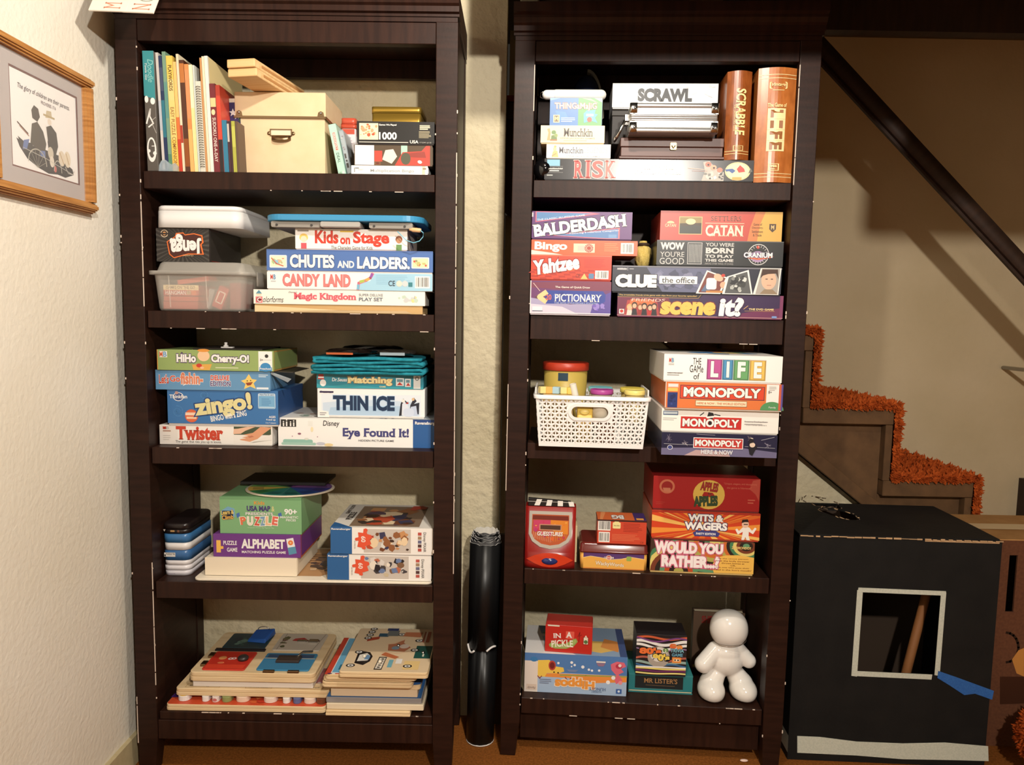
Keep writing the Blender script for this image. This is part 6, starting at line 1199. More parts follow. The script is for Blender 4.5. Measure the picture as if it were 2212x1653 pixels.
for side, N in (('f', NW), ('b', NW), ('l', ND), ('r', ND)):
    for i in range(N):
        for j in range(NZ):
            s0, s1 = -.97+1.94*i/N, -.97+1.94*(i+1)/N; za, zb_ = zb0+(zb1-zb0)*j/NZ, zb0+(zb1-zb0)*(j+1)/NZ
            if side == 'f' and s0 < hs1-.001 and s1 > hs0+.001 and (j+1)/NZ > hz0+.001 and j/NZ < hz1-.001: continue
            P_ = lambda a, b: wallpt(side, s0+(s1-s0)*a, za+(zb_-za)*b)
            tri = ((.82, .5), (.16, .92), (.16, .10)) if (i+j) % 2 == 0 else ((.18, .5), (.84, .10), (.84, .92))
            if i % 2 == 1: pass
            if (i+j) % 2 == 0:      # tip to the right: a tip, b top left, c bottom left
                vs = [P_(0, 0), P_(1, 0), P_(1, 1), P_(0, 1)]+[P_(*q) for q in tri]
                mb.add(vs, [(0, 1, 4, 6), (1, 2, 4), (2, 3, 5, 4), (3, 0, 6, 5)], WHITEP)
            else:
                vs = [P_(0, 0), P_(1, 0), P_(1, 1), P_(0, 1)]+[P_(*q) for q in tri]
                mb.add(vs, [(0, 1, 5, 4), (1, 2, 6, 5), (2, 3, 4, 6), (3, 0, 4)], WHITEP)
    # bands between the lattice and the corners
    for s0, s1 in ((-1, -.97), (.97, 1)): mb.add([wallpt(side, s0, zb0), wallpt(side, s1, zb0), wallpt(side, s1, zb1), wallpt(side, s0, zb1)], [(0, 1, 2, 3)], WHITEP)
    mb.add([wallpt(side, -1, 0.0005), wallpt(side, 1, 0.0005), wallpt(side, 1, zb0), wallpt(side, -1, zb0)], [(0, 1, 2, 3)], WHITEP)
mb.add([(-W0/2, -D0/2, .001), (W0/2, -D0/2, .001), (W0/2, D0/2, .001), (-W0/2, D0/2, .001)], [(0, 1, 2, 3)], WHITEP)
# panel round the slot: which lattice cells were left out
ii = [i for i in range(NW) if -.97+1.94*i/NW < hs1-.001 and -.97+1.94*(i+1)/NW > hs0+.001]; jj = [j for j in range(NZ) if (j+1)/NZ > hz0+.001 and j/NZ < hz1-.001]
S0, S1 = -.97+1.94*ii[0]/NW, -.97+1.94*(ii[-1]+1)/NW; Z0, Z1 = zb0+(zb1-zb0)*jj[0]/NZ, zb0+(zb1-zb0)*(jj[-1]+1)/NZ
hw = W1/2*.97
def stad(x0, x1, z0_, z1_, n=10):
    r = (z1_-z0_)/2; zc = (z0_+z1_)/2
    return [(x1-r+r*math.cos(a), zc+r*math.sin(a)) for a in [-math.pi/2+math.pi*i/n for i in range(n+1)]]+[(x0+r+r*math.cos(a), zc+r*math.sin(a)) for a in [math.pi/2+math.pi*i/n for i in range(n+1)]]
ci = stad(S0*hw+.010, S1*hw-.010, Z0+.009, Z1-.009)
def onrect(x, z):
    cx, cz = (S0+S1)/2*hw, (Z0+Z1)/2; dx, dz = x-cx, z-cz; a, b = (S1-S0)/2*hw, (Z1-Z0)/2
    k = min(a/abs(dx) if abs(dx) > 1e-9 else 9e9, b/abs(dz) if abs(dz) > 1e-9 else 9e9); return cx+dx*k, cz+dz*k
co = [onrect(x, z) for x, z in ci]
for cx_, cz_ in ((S0*hw, Z0), (S1*hw, Z0), (S1*hw, Z1), (S0*hw, Z1)):
    k = min(range(len(co)), key=lambda i: (co[i][0]-cx_)**2+(co[i][1]-cz_)**2); co[k] = (cx_, cz_)
F_ = lambda x, z, o=0.0: (x*((W0+(W1-W0)*z/h)/2)/hw, -(D0+(D1-D0)*z/h)/2-o, z)
n = len(ci)
mb.add([F_(*p) for p in co]+[F_(*p) for p in ci], [(i, (i+1) % n, n+(i+1) % n, n+i) for i in range(n)], WHITEP)
o = mb.build('lattice_wall', t)
m_ = o.modifiers.new('thickness', 'SOLIDIFY'); m_.thickness = .0014; m_.offset = 0
lx = stad(S0*hw+.002, S1*hw-.002, Z0+.002, Z1-.002); mb = MB()
mb.add([F_(*p, .0035) for p in lx]+[F_(*p, .0035) for p in ci]+[F_(*p, .0008) for p in lx]+[F_(*p, -.001) for p in ci], [q for i in range(n) for q in ((i, (i+1) % n, n+(i+1) % n, n+i), (i, 2*n+i, 2*n+(i+1) % n, (i+1) % n), (n+i, n+(i+1) % n, 3*n+(i+1) % n, 3*n+i))], WHITEP)
mb.build('handle_rim', t)
# rim and ribs that run over the lattice
mb = MB(); q0 = rrect(-W1/2-.006, -D1/2-.006, W1/2+.006, D1/2+.006, .016, 5, h-.009); q1 = rrect(-W1/2-.007, -D1/2-.007, W1/2+.007, D1/2+.007, .016, 5, h); q2 = rrect(-W1/2+.001, -D1/2+.001, W1/2-.001, D1/2-.001, .012, 5, h+.001); q3 = rrect(-W1/2+.001, -D1/2+.001, W1/2-.001, D1/2-.001, .012, 5, h-.008)
mb.loft([q0, q1, q2, q3], WHITEP, False, False); mb.build('rim', t)
mb = MB()
for sx in (-1, 1): mb.rbox(sx*(W1/2-.006)-.012*(sx > 0), -D1/2+.02, h+.0015, sx*(W1/2-.006)+.012*(sx < 0), D1/2-.02, h+.013, .004, WHITEP, 3) if False else mb.box(sx*(W1/2+.002)-.002, -D1/2+.03, h+.0005, sx*(W1/2+.002)+.002, D1/2-.02, h+.016, WHITEP)
mb.build('raised_end', t, .001)
mb = MB()
for side, N in (('f', NW), ('l', ND), ('r', ND)):        # raised Y-shaped straps of the weave
    for i in range(0, N):
        for j in range(NZ):
            s0, s1 = -.97+1.94*i/N, -.97+1.94*(i+1)/N; za, zb_ = zb0+(zb1-zb0)*j/NZ, zb0+(zb1-zb0)*(j+1)/NZ
            if side == 'f' and s0 < hs1-.001 and s1 > hs0+.001 and (j+1)/NZ > hz0+.001 and j/NZ < hz1-.001: continue
            if (i+j) % 2: continue
            def Q(a, b, l):
                x, y, z = wallpt(side, s0+(s1-s0)*a, za+(zb_-za)*b)
                return {'f': (x, y-l, z), 'r': (x+l, y, z), 'l': (x-l, y, z)}[side]
            mb.add([Q(.86, .1, .0016), Q(1.14, .1, .0016), Q(1.14, .9, .0016), Q(.86, .9, .0016), Q(.80, .0, .0006), Q(1.2, .0, .0006), Q(1.2, 1, .0006), Q(.80, 1, .0006)], [(0, 1, 2, 3), (0, 4, 5, 1), (1, 5, 6, 2), (2, 6, 7, 3), (3, 7, 4, 0)], WHITEP)
o = mb.build('weave_straps', t)
# --- what the basket holds
bz = S+.0030
def inb(px, py, v, z, name, label, cat, group=None):
    u, _ = RC.pt(px, py, v); return thing(name, label, cat, RC.place(u, v, z), group)
u, zz = RC.pt(1223, 838, .105)
zt = RC.pt(1223, 782, .105)[1]
t = thing('dough_tub', 'big yellow tub with a red lid standing in the back of the white basket', 'tub', RC.place(RC.pt(1222, 800, .10)[0], .100, bz))
R_ = .057; H_ = zt-bz
MB().lathe([(R_*.88, 0), (R_*.9, .002), (R_, H_-.021)], mat((196, 170, 84), .4), n=32).build('body', t)
MB().lathe([(R_*1.04, H_-.0205), (R_*1.06, H_-.019), (R_*1.06, H_-.002), (R_*1.02, H_)], mat((190, 60, 36), .4), n=32).build('lid', t)
mb = MB(); vs = []
for k in range(7):
    a = -math.pi/2-.35+.45*k/6
    for z in (H_-.045, H_-.025): vs.append((R_*1.006*math.cos(a), R_*1.006*math.sin(a), z))
mb.add(vs, [(2*k, 2*k+2, 2*k+3, 2*k+1) for k in range(6)], mat((30, 60, 80), .4)); mb.build('label_patch', t, auto=False)
# blocks at the left
def block(px, py, v, c, yaw, label, sz=.020, tilt=0.0):
    u, z = RC.pt(px, py, v)
    o = MB().box(-sz/2, -sz/2, -sz/2, sz/2, sz/2, sz/2, mat(c, .45)).build('toy_block', None, .0015, mw=RC.M @ Matrix.Translation((u, v, z)) @ Matrix.Rotation(yaw, 4, 'Z') @ Matrix.Rotation(tilt, 4, 'Y')); tag(o, label, 'toy block', 'toy blocks in the white basket'); return o
fb = thing('toy_sack', 'pale sack of toys filling the left of the white basket', 'sack', RC.place(RC.pt(1205, 850, .0)[0], -.004, bz))
mb = MB(); hh_ = RC.pt(1205, 847, 0)[1]-bz-.0045
mb.loft([rrect(-.036, -.02, .036, .026, .012, 4, 0), rrect(-.040, -.022, .040, .028, .014, 4, hh_*.5), rrect(-.036, -.02, .036, .026, .012, 4, hh_)], mat((206, 176, 116), .8)); mb.build('sack', fb)
for px, py, v, c, yaw, lab in ((1172, 837, -.012, (246, 226, 150), .4, 'pale yellow toy block at the far left of the basket'), (1186, 840, -.010, (236, 180, 90), .1, 'orange toy block beside the pale yellow one in the basket'), (1202, 842, -.012, (176, 210, 226), -.3, 'pale blue toy block in the middle of the row of blocks'), (1217, 843, -.010, (244, 222, 150), .2, 'cream toy block left of the paper tube'), (1230, 840, -.012, (246, 214, 110), .6, 'deep yellow toy block right next to the paper tube')):
    u, z = RC.pt(px, py, v); z = bz+hh_+.0106
    o = MB().box(-.0085, -.0085, -.0085, .0085, .0085, .0085, mat(c, .45)).build('toy_block', None, .0012, mw=RC.M @ Matrix.Translation((u, v+.004, z-.001)) @ Matrix.Rotation(yaw, 4, 'Z')); tag(o, lab, 'toy block', 'toy blocks in the white basket')
a = RC.pt(1237, 829, -.012); b = (a[0]+.034, bz+.016)
t = MB().tube([(0, 0, 0), (b[0]-a[0], .012, b[1]-a[1])], .0085, mat((240, 234, 222), .6), 18, False)
t.tube([(0.0005, 0.0002, -.0015), (b[0]-a[0], .012, b[1]-a[1])], .0072, mat((206, 196, 180), .7), 18, False)
n = 18; q = len(t.v)
t = t.build('paper_tube', None, mw=RC.M @ Matrix.Translation((a[0], -.014, a[1]))); tag(t, 'white hollow paper tube sticking up out of the basket', 'tube')
def jar(px, py, v, r, hh_, lidc, bodyc, label):
    u, z = RC.pt(px, py, v); t = thing('dough_jar', label, 'jar', RC.place(u, v, z-hh_), 'small dough jars in the white basket')
    MB().lathe([(r*.85, 0), (r*.93, hh_-.0125)], mat(bodyc, .5), n=24).build('body', t); MB().lathe([(r, hh_-.012), (r*1.03, hh_-.010), (r*1.03, hh_-.002), (r*.98, hh_)], mat(lidc, .4), n=24).build('lid', t)
jar(1297, 836, .040, .030, .085, (120, 196, 206), (200, 196, 180), 'small jar with a turquoise lid in the middle of the basket')
jar(1300, 841, -.010, .028, .080, (176, 70, 150), (210, 200, 180), 'small jar with a magenta lid in front of the turquoise one')
jar(1366, 838, .030, .030, .085, (226, 206, 90), (206, 180, 110), 'small jar with a yellow lid behind the pale one in the basket')
jar(1371, 843, -.014, .025, .078, (240, 222, 130), (214, 190, 120), 'small jar with a pale yellow lid at the basket front right')
u, z = RC.pt(1310, 888, -.020); t = thing('toy_bag', 'brown printed toy bag showing through the slot handle of the basket', 'bag', RC.place(u, -.026, bz))
MB().rbox(-.022, -.003, 0, .022, .002, RC.pt(1310, 873, -.026)[1]-bz, .002, mat((140, 84, 40), .5), 3).build('bag', t)
P = Print(Face((-.022, -.003, RC.pt(1310, 897, -.026)[1]-bz), (1,0,0), (0,0,1), .044, .024), t, 'title_lettering'); P.T('Play', .1, .85, .3, .85, (236, 216, 196), .02, shear=.2); P.done()
t = thing('yellow_toy', 'yellow plastic toy piece showing through the slot handle of the basket', 'toy', RC.place(RC.pt(1266, 888, -.02)[0], -.020, bz+hh_*0))
MB().rbox(-.022, -.006, 0, .016, .004, RC.pt(1262, 880, -.02)[1]-bz, .004, mat((236, 196, 90), .4), 4).build('piece', t); MB().ell((-.004, -.007, RC.pt(1262, 890, -.02)[1]-bz), .012, .004, .007, mat((240, 214, 120), .4), 14, 8).build('knob', t)
# --- stack of four board games overhanging the shelf
V = -.095
it = carton(RC, 'game_box', 'dark blue shrink-wrapped property game box with fireworks, bottom of the overhanging stack', V, 1429, 1679, 934.5, 983, .27, S, (46, 46, 70), 'tuck', rough=.22); base = it.top
P = it.art; P.poly([(0, 0), (1, 0), (1, .25), (.7, .4), (.3, .36), (0, .3)], (110, 106, 140)).poly([(.2, 0), (.6, 0), (.58, .2), (.3, .26)], (190, 160, 160)).E(.075, .34, .12, (230, 230, 236), .85).E(.075, .34, .10, (60, 70, 130), .82)
rd = random.Random(4)
for cx_, cy_, c in ((.06, .75, (150, 140, 160)), (.20, .55, (196, 186, 196)), (.76, .82, (150, 136, 140)), (.92, .55, (176, 170, 190))):
    for i in range(14): a = rd.uniform(0, 6.28); r = rd.uniform(.06, .2); P.L([(cx_+.02*math.cos(a)*it.h/it.w, cy_+.02*math.sin(a)), (min(max(cx_+r*math.cos(a)*it.h/it.w, .01), .99), min(max(cy_+r*math.sin(a), .02), .98))], .008, c)
P.L([(.02, .5), (.30, .48)], .012, (206, 206, 214)).L([(.72, .48), (.98, .44)], .012, (196, 196, 206)).L([(.86, .78), (.97, .93)], .014, (206, 204, 212)).L([(.30, .97), (.46, .94)], .012, (190, 186, 200)).E(.775, .80, .08, (226, 214, 196)).poly([(.765, .15), (.75, .5), (.79, .52), (.835, .55), (.80, .2), (.79, .08)], (26, 26, 36)).E(.785, .56, .12, (226, 204, 184), .9).poly([(.75, .6), (.80, .68), (.79, .82), (.76, .86)], (30, 28, 36))
P.R(.275, .35, .705, .82, (240, 236, 236)).R(.281, .38, .699, .79, (196, 56, 50))
it.ttl.T('MONOPOLY', .29, .69, .44, .73, WHT, .04, out=((110, 24, 24), .03)).T('HERE & NOW', .345, .62, .09, .29, (226, 226, 232), .03); fin(it)
it = carton(RC, 'game_box', 'white property game box with a red title bar and a leaping top-hatted figure', V+.008, 1429, 1682, 885.5, 936, .262, base, (247, 243, 236), 'lid', tray=(236, 230, 220)); base = it.top
P = it.art; P.R(.012, .72, .14, .90, (60, 90, 130)).R(.018, .76, .134, .87, (206, 220, 230)).lines(.012, .48, .135, .62, 2, (170, 164, 160), .4).lines(.71, .36, .91, .58, 2, (176, 170, 166), .45)
P.R(.165, .17, .685, .68, (206, 52, 44)).R(.172, .20, .678, .65, (200, 46, 40)).poly([(.41, .98), (.45, .98), (.47, .80), (.44, .64), (.39, .62), (.36, .78)], (246, 240, 234)).poly([(.39, .70), (.45, .74), (.44, .86), (.40, .90)], (30, 28, 30)).L([(.36, .86), (.33, .74)], .04, (30, 28, 30)).L([(.45, .80), (.50, .76)], .04, (30, 28, 30)).poly([(.41, .64), (.44, .66), (.43, .30), (.40, .28)], (30, 28, 30))
it.ttl.T('MONOPOLY', .18, .665, .25, .60, WHT, .045, out=((110, 20, 20), .03)).T('Property Trading Game', .71, .91, .49, .57, (150, 146, 142)).T('from Parker Brothers', .725, .90, .36, .44, (150, 146, 142)); fin(it)
it = carton(RC, 'game_box', 'orange property game box with a red title bar and cream subtitle, third from the bottom', V-.004, 1437, 1691, 829, 888, .27, base, (226, 122, 64), 'lid', tray=(214, 200, 186), side=(150, 60, 40)); base = it.top
P = it.art; P.R(0, .06, .006, 1, (236, 220, 210)).R(.02, .80, .11, .94, (226, 190, 170)).R(.025, .83, .105, .92, (236, 226, 226)).R(.02, .06, .105, .62, (40, 56, 116)).blobs(.022, .08, .10, .6, [(60, 76, 140), (30, 40, 90)], 6, 3, .1).R(.02, .66, .105, .78, (244, 196, 100)).R(.86, .055, .965, .99, (246, 242, 236)).E(.912, .05, .42, (86, 150, 96), .75, 0, 180).R(.965, .06, .985, .99, (206, 96, 70)).R(.985, .06, 1, 1, (90, 80, 150)).lines(.88, .76, .945, .93, 3, (150, 140, 134), .35)
P.R(.125, .40, .845, .90, (60, 40, 70)).R(.13, .42, .84, .88, (222, 74, 44)).R(.26, .14, .70, .36, (150, 110, 80)).R(.264, .16, .696, .34, (246, 226, 190))
it.ttl.T('MONOPOLY', .155, .815, .47, .83, WHT, .05, out=((90, 20, 20), .04)).T('HERE & NOW : THE WORLD EDITION', .275, .685, .205, .285, (196, 96, 50), .02).T('8+', .875, .905, .66, .76, (60, 54, 54), .01).T('Family', .885, .945, .11, .19, WHT); fin(it)
it = carton(RC, 'game_box', 'white life-path game box with four coloured letter tiles, top of the overhanging stack', V-.004, 1434, 1690, 766, 826, .27, base, (248, 246, 242), 'lid', tray=(240, 236, 230), side=(196, 190, 170))
P = it.art; P.RR(.035, .58, .09, .90, (244, 238, 232), .1).R(.04, .60, .085, .66, (196, 190, 186)).lines(.03, .2, .165, .36, 2, (150, 146, 144), .4)
cols = ((190, 84, 150), (80, 150, 196), (110, 170, 110), (240, 196, 96)); xs = (.365, .497, .59, .725, .865)
for i in range(4):
    dk_ = tuple(int(c*.78) for c in cols[i]); P.R(xs[i], .115, xs[i+1]-.003, .86, dk_).R(xs[i]+.012, .16, xs[i+1]-.015, .82, cols[i]).R(xs[i]+.004, .84, xs[i+1]-.006, .856, (230, 220, 226))
    it.ttl.T('LIFE'[i], (xs[i]+xs[i+1])/2-(.012 if i == 1 else .033), (xs[i]+xs[i+1])/2+(.012 if i == 1 else .033), .20, .78, WHT, .05, out=(dk_, .03))
it.ttl.T('THE', .245, .315, .64, .88, (34, 32, 32), .0).T('GAMe', .22, .335, .36, .62, (34, 32, 32), .0).T('of', .255, .305, .11, .33, (34, 32, 32), .0).T('M', .042, .06, .70, .86, (206, 70, 60), .03).T('B', .064, .083, .70, .86, (90, 150, 190), .03).T('AGES 9 TO ADULT', .03, .165, .29, .345, (140, 136, 134)); fin(it)
Q = Print(it.f['t'], it.root, 'top_print'); Q.R(0, 0, 1, 1, (236, 232, 226)).blobs(.1, .1, .9, .9, [(90, 140, 190), (206, 90, 60), (226, 196, 120), (120, 170, 130)], 20, 5, .16); Q.done()

# ================================================================ RIGHT BOOKCASE, fourth shelf
S = RC.sh[3]
# --- red electronic charades timer with a clapper top
u0, u1, w, h, _, z0 = span(RC, .006, 1132, 1242.5, 1094, 1226); d = .055
t = thing('game_timer', 'red electronic game timer with a silver rimmed screen and black and white clapper', 'timer', RC.place((u0+u1)/2+.001, .010+d/2, S))
REDP = mat((150, 30, 26), .28, .5); dome = .012
n = 14; xs_ = [-w/2+w*i/n for i in range(n+1)]
foot = lambda x: -dome*math.cos(math.pi*x/w)
mb = MB(); rings = []
for z, k in ((0, 1.0), (.012, .95), (h*.24, .35), (h*.26, .12), (h, .12)):
    rings.append([(x, -d/2+dome+foot(x)*k, z) for x in xs_]+[(w/2, d/2, z), (-w/2, d/2, z)])
mb.loft(rings, REDP); mb.build('case', t)
F = Face((-w/2, -d/2+dome*.88-.0016, 0), (1,0,0), (0,0,1), w, h)
P = Print(F, t, 'printed_front'); out = [(.08, .93), (.92, .93), (.93, .55), (.86, .43), (.70, .34), (.5, .31), (.30, .34), (.14, .43), (.07, .55)]
P.poly(out, (196, 190, 180)).poly([(.5+(x-.5)*.87, .635+(y-.635)*.82) for x, y in out], (196, 96, 60)).poly([(.15, .86), (.85, .86), (.86, .79), (.14, .79)], (120, 50, 40))
rd = random.Random(2)
for i in range(20): x = .15+.035*i; P.L([(x, .42+abs(x-.5)*.2), (x+rd.uniform(-.01, .02), .60)], .006, (226, 170, 140) if i < 12 else (240, 150, 60))
P.poly([(.16, .78), (.5, .79), (.5, .66), (.16, .60)], (206, 70, 110)).poly([(.5, .79), (.85, .78), (.85, .56), (.6, .58), (.5, .66)], (230, 140, 50)).blobs(.16, .44, .85, .78, [(206, 60, 90), (230, 110, 60), (240, 170, 80), (190, 60, 120)], 26, 6, .035)
P.R(.28, .62, .72, .72, (206, 150, 120)).R(.30, .635, .70, .705, (84, 58, 46)).T('GUESSTURES', .24, .75, .53, .60, WHT, .03, shear=.2); P.done()
mb = MB(); pr = []
for a in range(0, 361, 12):
    pr.append((math.cos(math.radians(a)), math.sin(math.radians(a))))
mb.lathe([(.0005, 0), (.0235, 0), (.0255, .0015), (.0255, .003), (.0225, .0045), (.0005, .0045)], mat((196, 70, 60), .3), n=32, sy=.50).build('button_ring', t).matrix_local = Matrix.Translation((0, -d/2+.006, h*.125)) @ Matrix.Rotation(math.radians(70), 4, 'X')
bt_ = MB().lathe([(.0005, 0), (.021, 0), (.021, .003), (.015, .0075), (.0005, .009)], mat((36, 50, 110), .2), n=32, sy=.50).build('button', t); bt_.matrix_local = Matrix.Translation((0, -d/2+.0035, h*.128)) @ Matrix.Rotation(math.radians(70), 4, 'X')
lens = [(.03, .14), (.2, .22), (.35, .265), (.5, .275), (.65, .265), (.8, .22), (.97, .14), (.8, .07), (.65, .03), (.5, .02), (.35, .03), (.2, .07)]
mb = MB(); mb.add([((x-.5)*w, -d/2+dome+foot((x-.5)*w)*(1.0-(y-.02)*.9/.26*.3)-.0022, y*h*.9+.002) for x, y in lens]+[(0, -d/2-.004, h*.125)], [(i, (i+1) % 12, 12) for i in range(12)], mat((206, 62, 34), .25), True); mb.build('foot_panel', t)
mb = MB(); mb.prism([(-w/2+.006, h+.0006), (w/2-.012, h+.0006), (w/2-.014, h+.014), (-w/2+.006, h+.020)], 'y', -d/2+.014, -d/2+.028, mat((28, 26, 26), .4)); c = mb.build('clapper', t, .0008)
P = Print(Face((-w/2+.006, -d/2+.014, h+.0006), (1,0,0), (0,0,1), w-.018, .0195), c, 'clapper_stripes')
for i in range(4): P.poly([(.14+.27*i, .08), (.26+.27*i, .08), (.32+.24*i, .92-.07*i), (.20+.24*i, .93-.07*i)], (240, 238, 232))
P.R(.0, .58, .98, .63, (226, 222, 216)); P.done()
t = thing('card_deck', 'upright cream deck of cards tucked behind the red game timer', 'card deck', RC.place(RC.pt(1246, 1180, .075)[0]-.0035, .110, S))
MB().box(-.012, -.04, 0, .0035, .04, .098, mat((226, 206, 160), .6)).build('deck', t, .0008)
# --- wacky word tin and the small box on it
u0, u1, w, h, _, z0 = span(RC, .026, 1253, 1400, 1164, 1220); d = .12
t = thing('word_tin', 'word game tin with a purple and orange printed side and glossy rim', 'tin', RC.place((u0+u1)/2, .026+d/2, S))
hb = h*.62
MB().rbox(-w/2+.001, -d/2+.001, 0, w/2-.001, d/2-.001, hb, .009, mat((236, 176, 84), .32), 5).build('body', t)
mb = MB().loft([rrect(-w/2-.0012, -d/2-.0012, w/2+.0012, d/2+.0012, .010, 5, hb+.0003), rrect(-w/2-.0015, -d/2-.0015, w/2+.0015, d/2+.0015, .010, 5, hb+.004), rrect(-w/2, -d/2, w/2, d/2, .010, 5, hb+.005), rrect(-w/2+.0005, -d/2+.0005, w/2-.0005, d/2-.0005, .010, 5, h-.006), rrect(-w/2+.006, -d/2+.006, w/2-.006, d/2-.006, .008, 5, h)], mat((110, 40, 34), .18, .6)); mb.build('lid', t)
P = Print(Face((-w/2+.009, -d/2+.001, 0), (1,0,0), (0,0,1), w-.018, hb), t, 'printed_front'); P.R(0, 0, 1, 1, (240, 180, 84)).poly([(0, .68), (.12, .78), (.3, .70), (.45, .60), (.62, .66), (.78, .80), (1, .70), (1, 1), (0, 1)], (92, 60, 120)).L([(0, .68), (.12, .78), (.3, .70), (.45, .60), (.62, .66), (.78, .80), (1, .70)], .03, (240, 220, 170)).E(.42, .72, .17, (240, 226, 206), .85).E(.42, .72, .14, (206, 70, 60), .8).RR(.71, .55, .79, .84, (150, 180, 90), .2)
P.R(0, 0, 1, .07, (226, 140, 60)).T('WackyWords', .20, .67, .14, .44, (246, 232, 206), .025, rot=-3, out=((150, 96, 60), .035), grow=-.1).T('CRANIUM', .34, .50, .66, .77, (246, 236, 226), .02); P.done()
b2 = S+h+.0006
it = carton(RC, 'card_box', 'small red and orange box with two barcodes standing on the word tin', .024, 1291, 1397, 1105, 1156.5, .075, b2, (206, 74, 50), 'tuck', cat='card game', h=None)
P = it.art; P.bars(.01, .54, .265, .96, 20, 3).bars(.03, .05, .255, .48, 16, 5).RR(.31, .64, .47, .90, (240, 226, 160), .15).E(.39, .88, .10, (240, 226, 160)).lines(.53, .50, .93, .88, 6, (150, 40, 30), .3).lines(.30, .12, .9, .42, 5, (230, 130, 90), .3).R(0, .96, 1, 1, (60, 30, 30))
it.ttl.T('Party Game', .335, .45, .72, .80, (120, 90, 40), .01).T('CE', .88, .95, .05, .12, (120, 40, 30)); fin(it)
Q = Print(it.f['t'], it.root, 'top_print'); Q.R(0, 0, 1, 1, (222, 110, 60)).R(.76, 0, 1, 1, (70, 50, 110)).R(.80, .08, .95, .3, (240, 170, 80)).poly([(.1, 1), (.2, 1), (.1, 0), (.04, 0)], (236, 150, 96)); Q.T('BG', .30, .55, .12, .62, (246, 240, 232), .05, rot=180, out=((50, 40, 70), .04)).done()
mb = MB().box(it.w*-.5-.001, -it.d/2-.001, it.h-.0035, it.w*.5+.001, it.d/2+.001, it.h-.0025, mat((36, 26, 26), .4)); mb.build('lid_line', it.root)
# --- three party game boxes
it = carton(RC, 'game_box', 'party question game box with wavy stripes and pink-edged white letters', .020, 1405, 1629.5, 1157, 1228, .20, S, (70, 50, 40), 'lid', tray=(226, 190, 120)); base = it.top
P = it.art; wv = [(206, 110, 50), (40, 34, 30), (70, 130, 90), (226, 206, 120), (120, 60, 40), (40, 34, 30), (96, 150, 110), (190, 80, 44), (44, 34, 30), (176, 170, 90)]
for cx_, cy_, r0 in ((.28, .06, .9), (.62, 1.0, 1.0), (.92, .9, .62)):
    k = it.h/it.w
    for i in range(8):
        r = r0*(1-i/8); pts = []
        for j in range(33):
            a = 2*math.pi*j/32; x, y = cx_+r*1.25*k*math.cos(a), cy_+r*math.sin(a); pts.append((min(max(x, 0), 1), min(max(y, .052), 1)))
        P.poly(pts, wv[(i+int(cx_*10)) % 10])
P.poly([(.62, .055), (.60, .28), (.64, .52), (.73, .60), (.85, .62), (1, .56), (1, .055)], (240, 190, 90)).T('ZOBMONDO!!', .78, .965, .80, .88, (236, 196, 120), .03)
T_ = it.ttl
T_.T('WOULD YOU', .04, .70, .60, .95, (250, 240, 240), .065, out=((214, 110, 140), .07), grow=-.12).T('RATHER...?', .11, .67, .18, .55, (250, 240, 240), .065, out=((214, 110, 140), .07))
for i, l in enumerate(('be the circus person', 'that the knife thrower', 'throws knives at', '-OR-', 'the one who puts their', "head in the lion's mouth?")): T_.T(l, .80-(.145, .16, .11, .03, .16, .18)[i], .80+(.145, .16, .11, .03, .16, .18)[i], .475-.068*i, .52-.068*i, (120, 60, 30), .008)
fin(it)
it = carton(RC, 'game_box', 'orange sunburst party game box with white trivia title and a man in white', .028, 1408, 1642, 1097, 1158, .20, base, (214, 70, 36), 'lid', tray=(190, 60, 34)); base = it.top
P = it.art; k = it.h/it.w
for i in range(30):
    a = math.radians(i*12+3); q = lambda r, b: (min(max(.5+r*k*math.cos(b), 0), 1), min(max(.40+r*math.sin(b), .055), 1))
    P.poly([(.5, .40), q(2.2, a-.05), q(2.2, a+.05)], ((240, 150, 60), (226, 110, 44), (244, 190, 100))[i % 3])
P.R(0, .94, 1, 1, (176, 50, 34)).poly([(.835, .06), (.845, .35), (.80, .25), (.775, .42), (.79, .46), (.81, .38), (.845, .52), (.90, .52), (.93, .40), (.955, .52), (.97, .48), (.94, .28), (.90, .36), (.90, .20), (.915, .06), (.885, .06), (.87, .18), (.86, .06)], (244, 238, 230)).E(.865, .62, .12, (236, 196, 170), 1.1).poly([(.83, .66), (.835, .78), (.885, .80), (.895, .70), (.86, .70)], (34, 28, 28)).R(.85, .60, .888, .63, (34, 28, 28)).poly([(.385, .26), (.40, .14), (.62, .14), (.635, .26), (.60, .34), (.42, .34)], (60, 66, 130))
it.ttl.T('WITS &', .335, .665, .66, .92, WHT, .05, out=((52, 52, 96), .06)).T('WAGERS', .305, .70, .36, .64, WHT, .055, out=((52, 52, 96), .06)).T('PARTY EDITION', .415, .595, .19, .27, WHT, .03); fin(it)
it = carton(RC, 'game_box', 'dark red apple card game box in shadow, topmost of the three party games', .030, 1411, 1642, 1022, 1096, .20, base, (160, 30, 30), 'lid', tray=(110, 24, 24))
P = it.art; P.E(.525, .50, .45, (214, 176, 80), .95).poly([(.46, .46), (.60, .40), (.56, .56), (.48, .58)], (160, 30, 30)).E(.13, .70, .22, (196, 110, 80), .95).E(.13, .70, .16, (150, 30, 30), .95).poly([(.09, .66), (.16, .66), (.17, .52), (.10, .56)], (196, 120, 90)).poly([(.93, .95), (.995, 1), (.995, .35), (.96, .55), (.90, .70)], (176, 70, 56)).lines(.03, .16, .12, .26, 2, (170, 60, 50), .3).lines(.89, .26, .96, .42, 2, (190, 96, 76), .4)
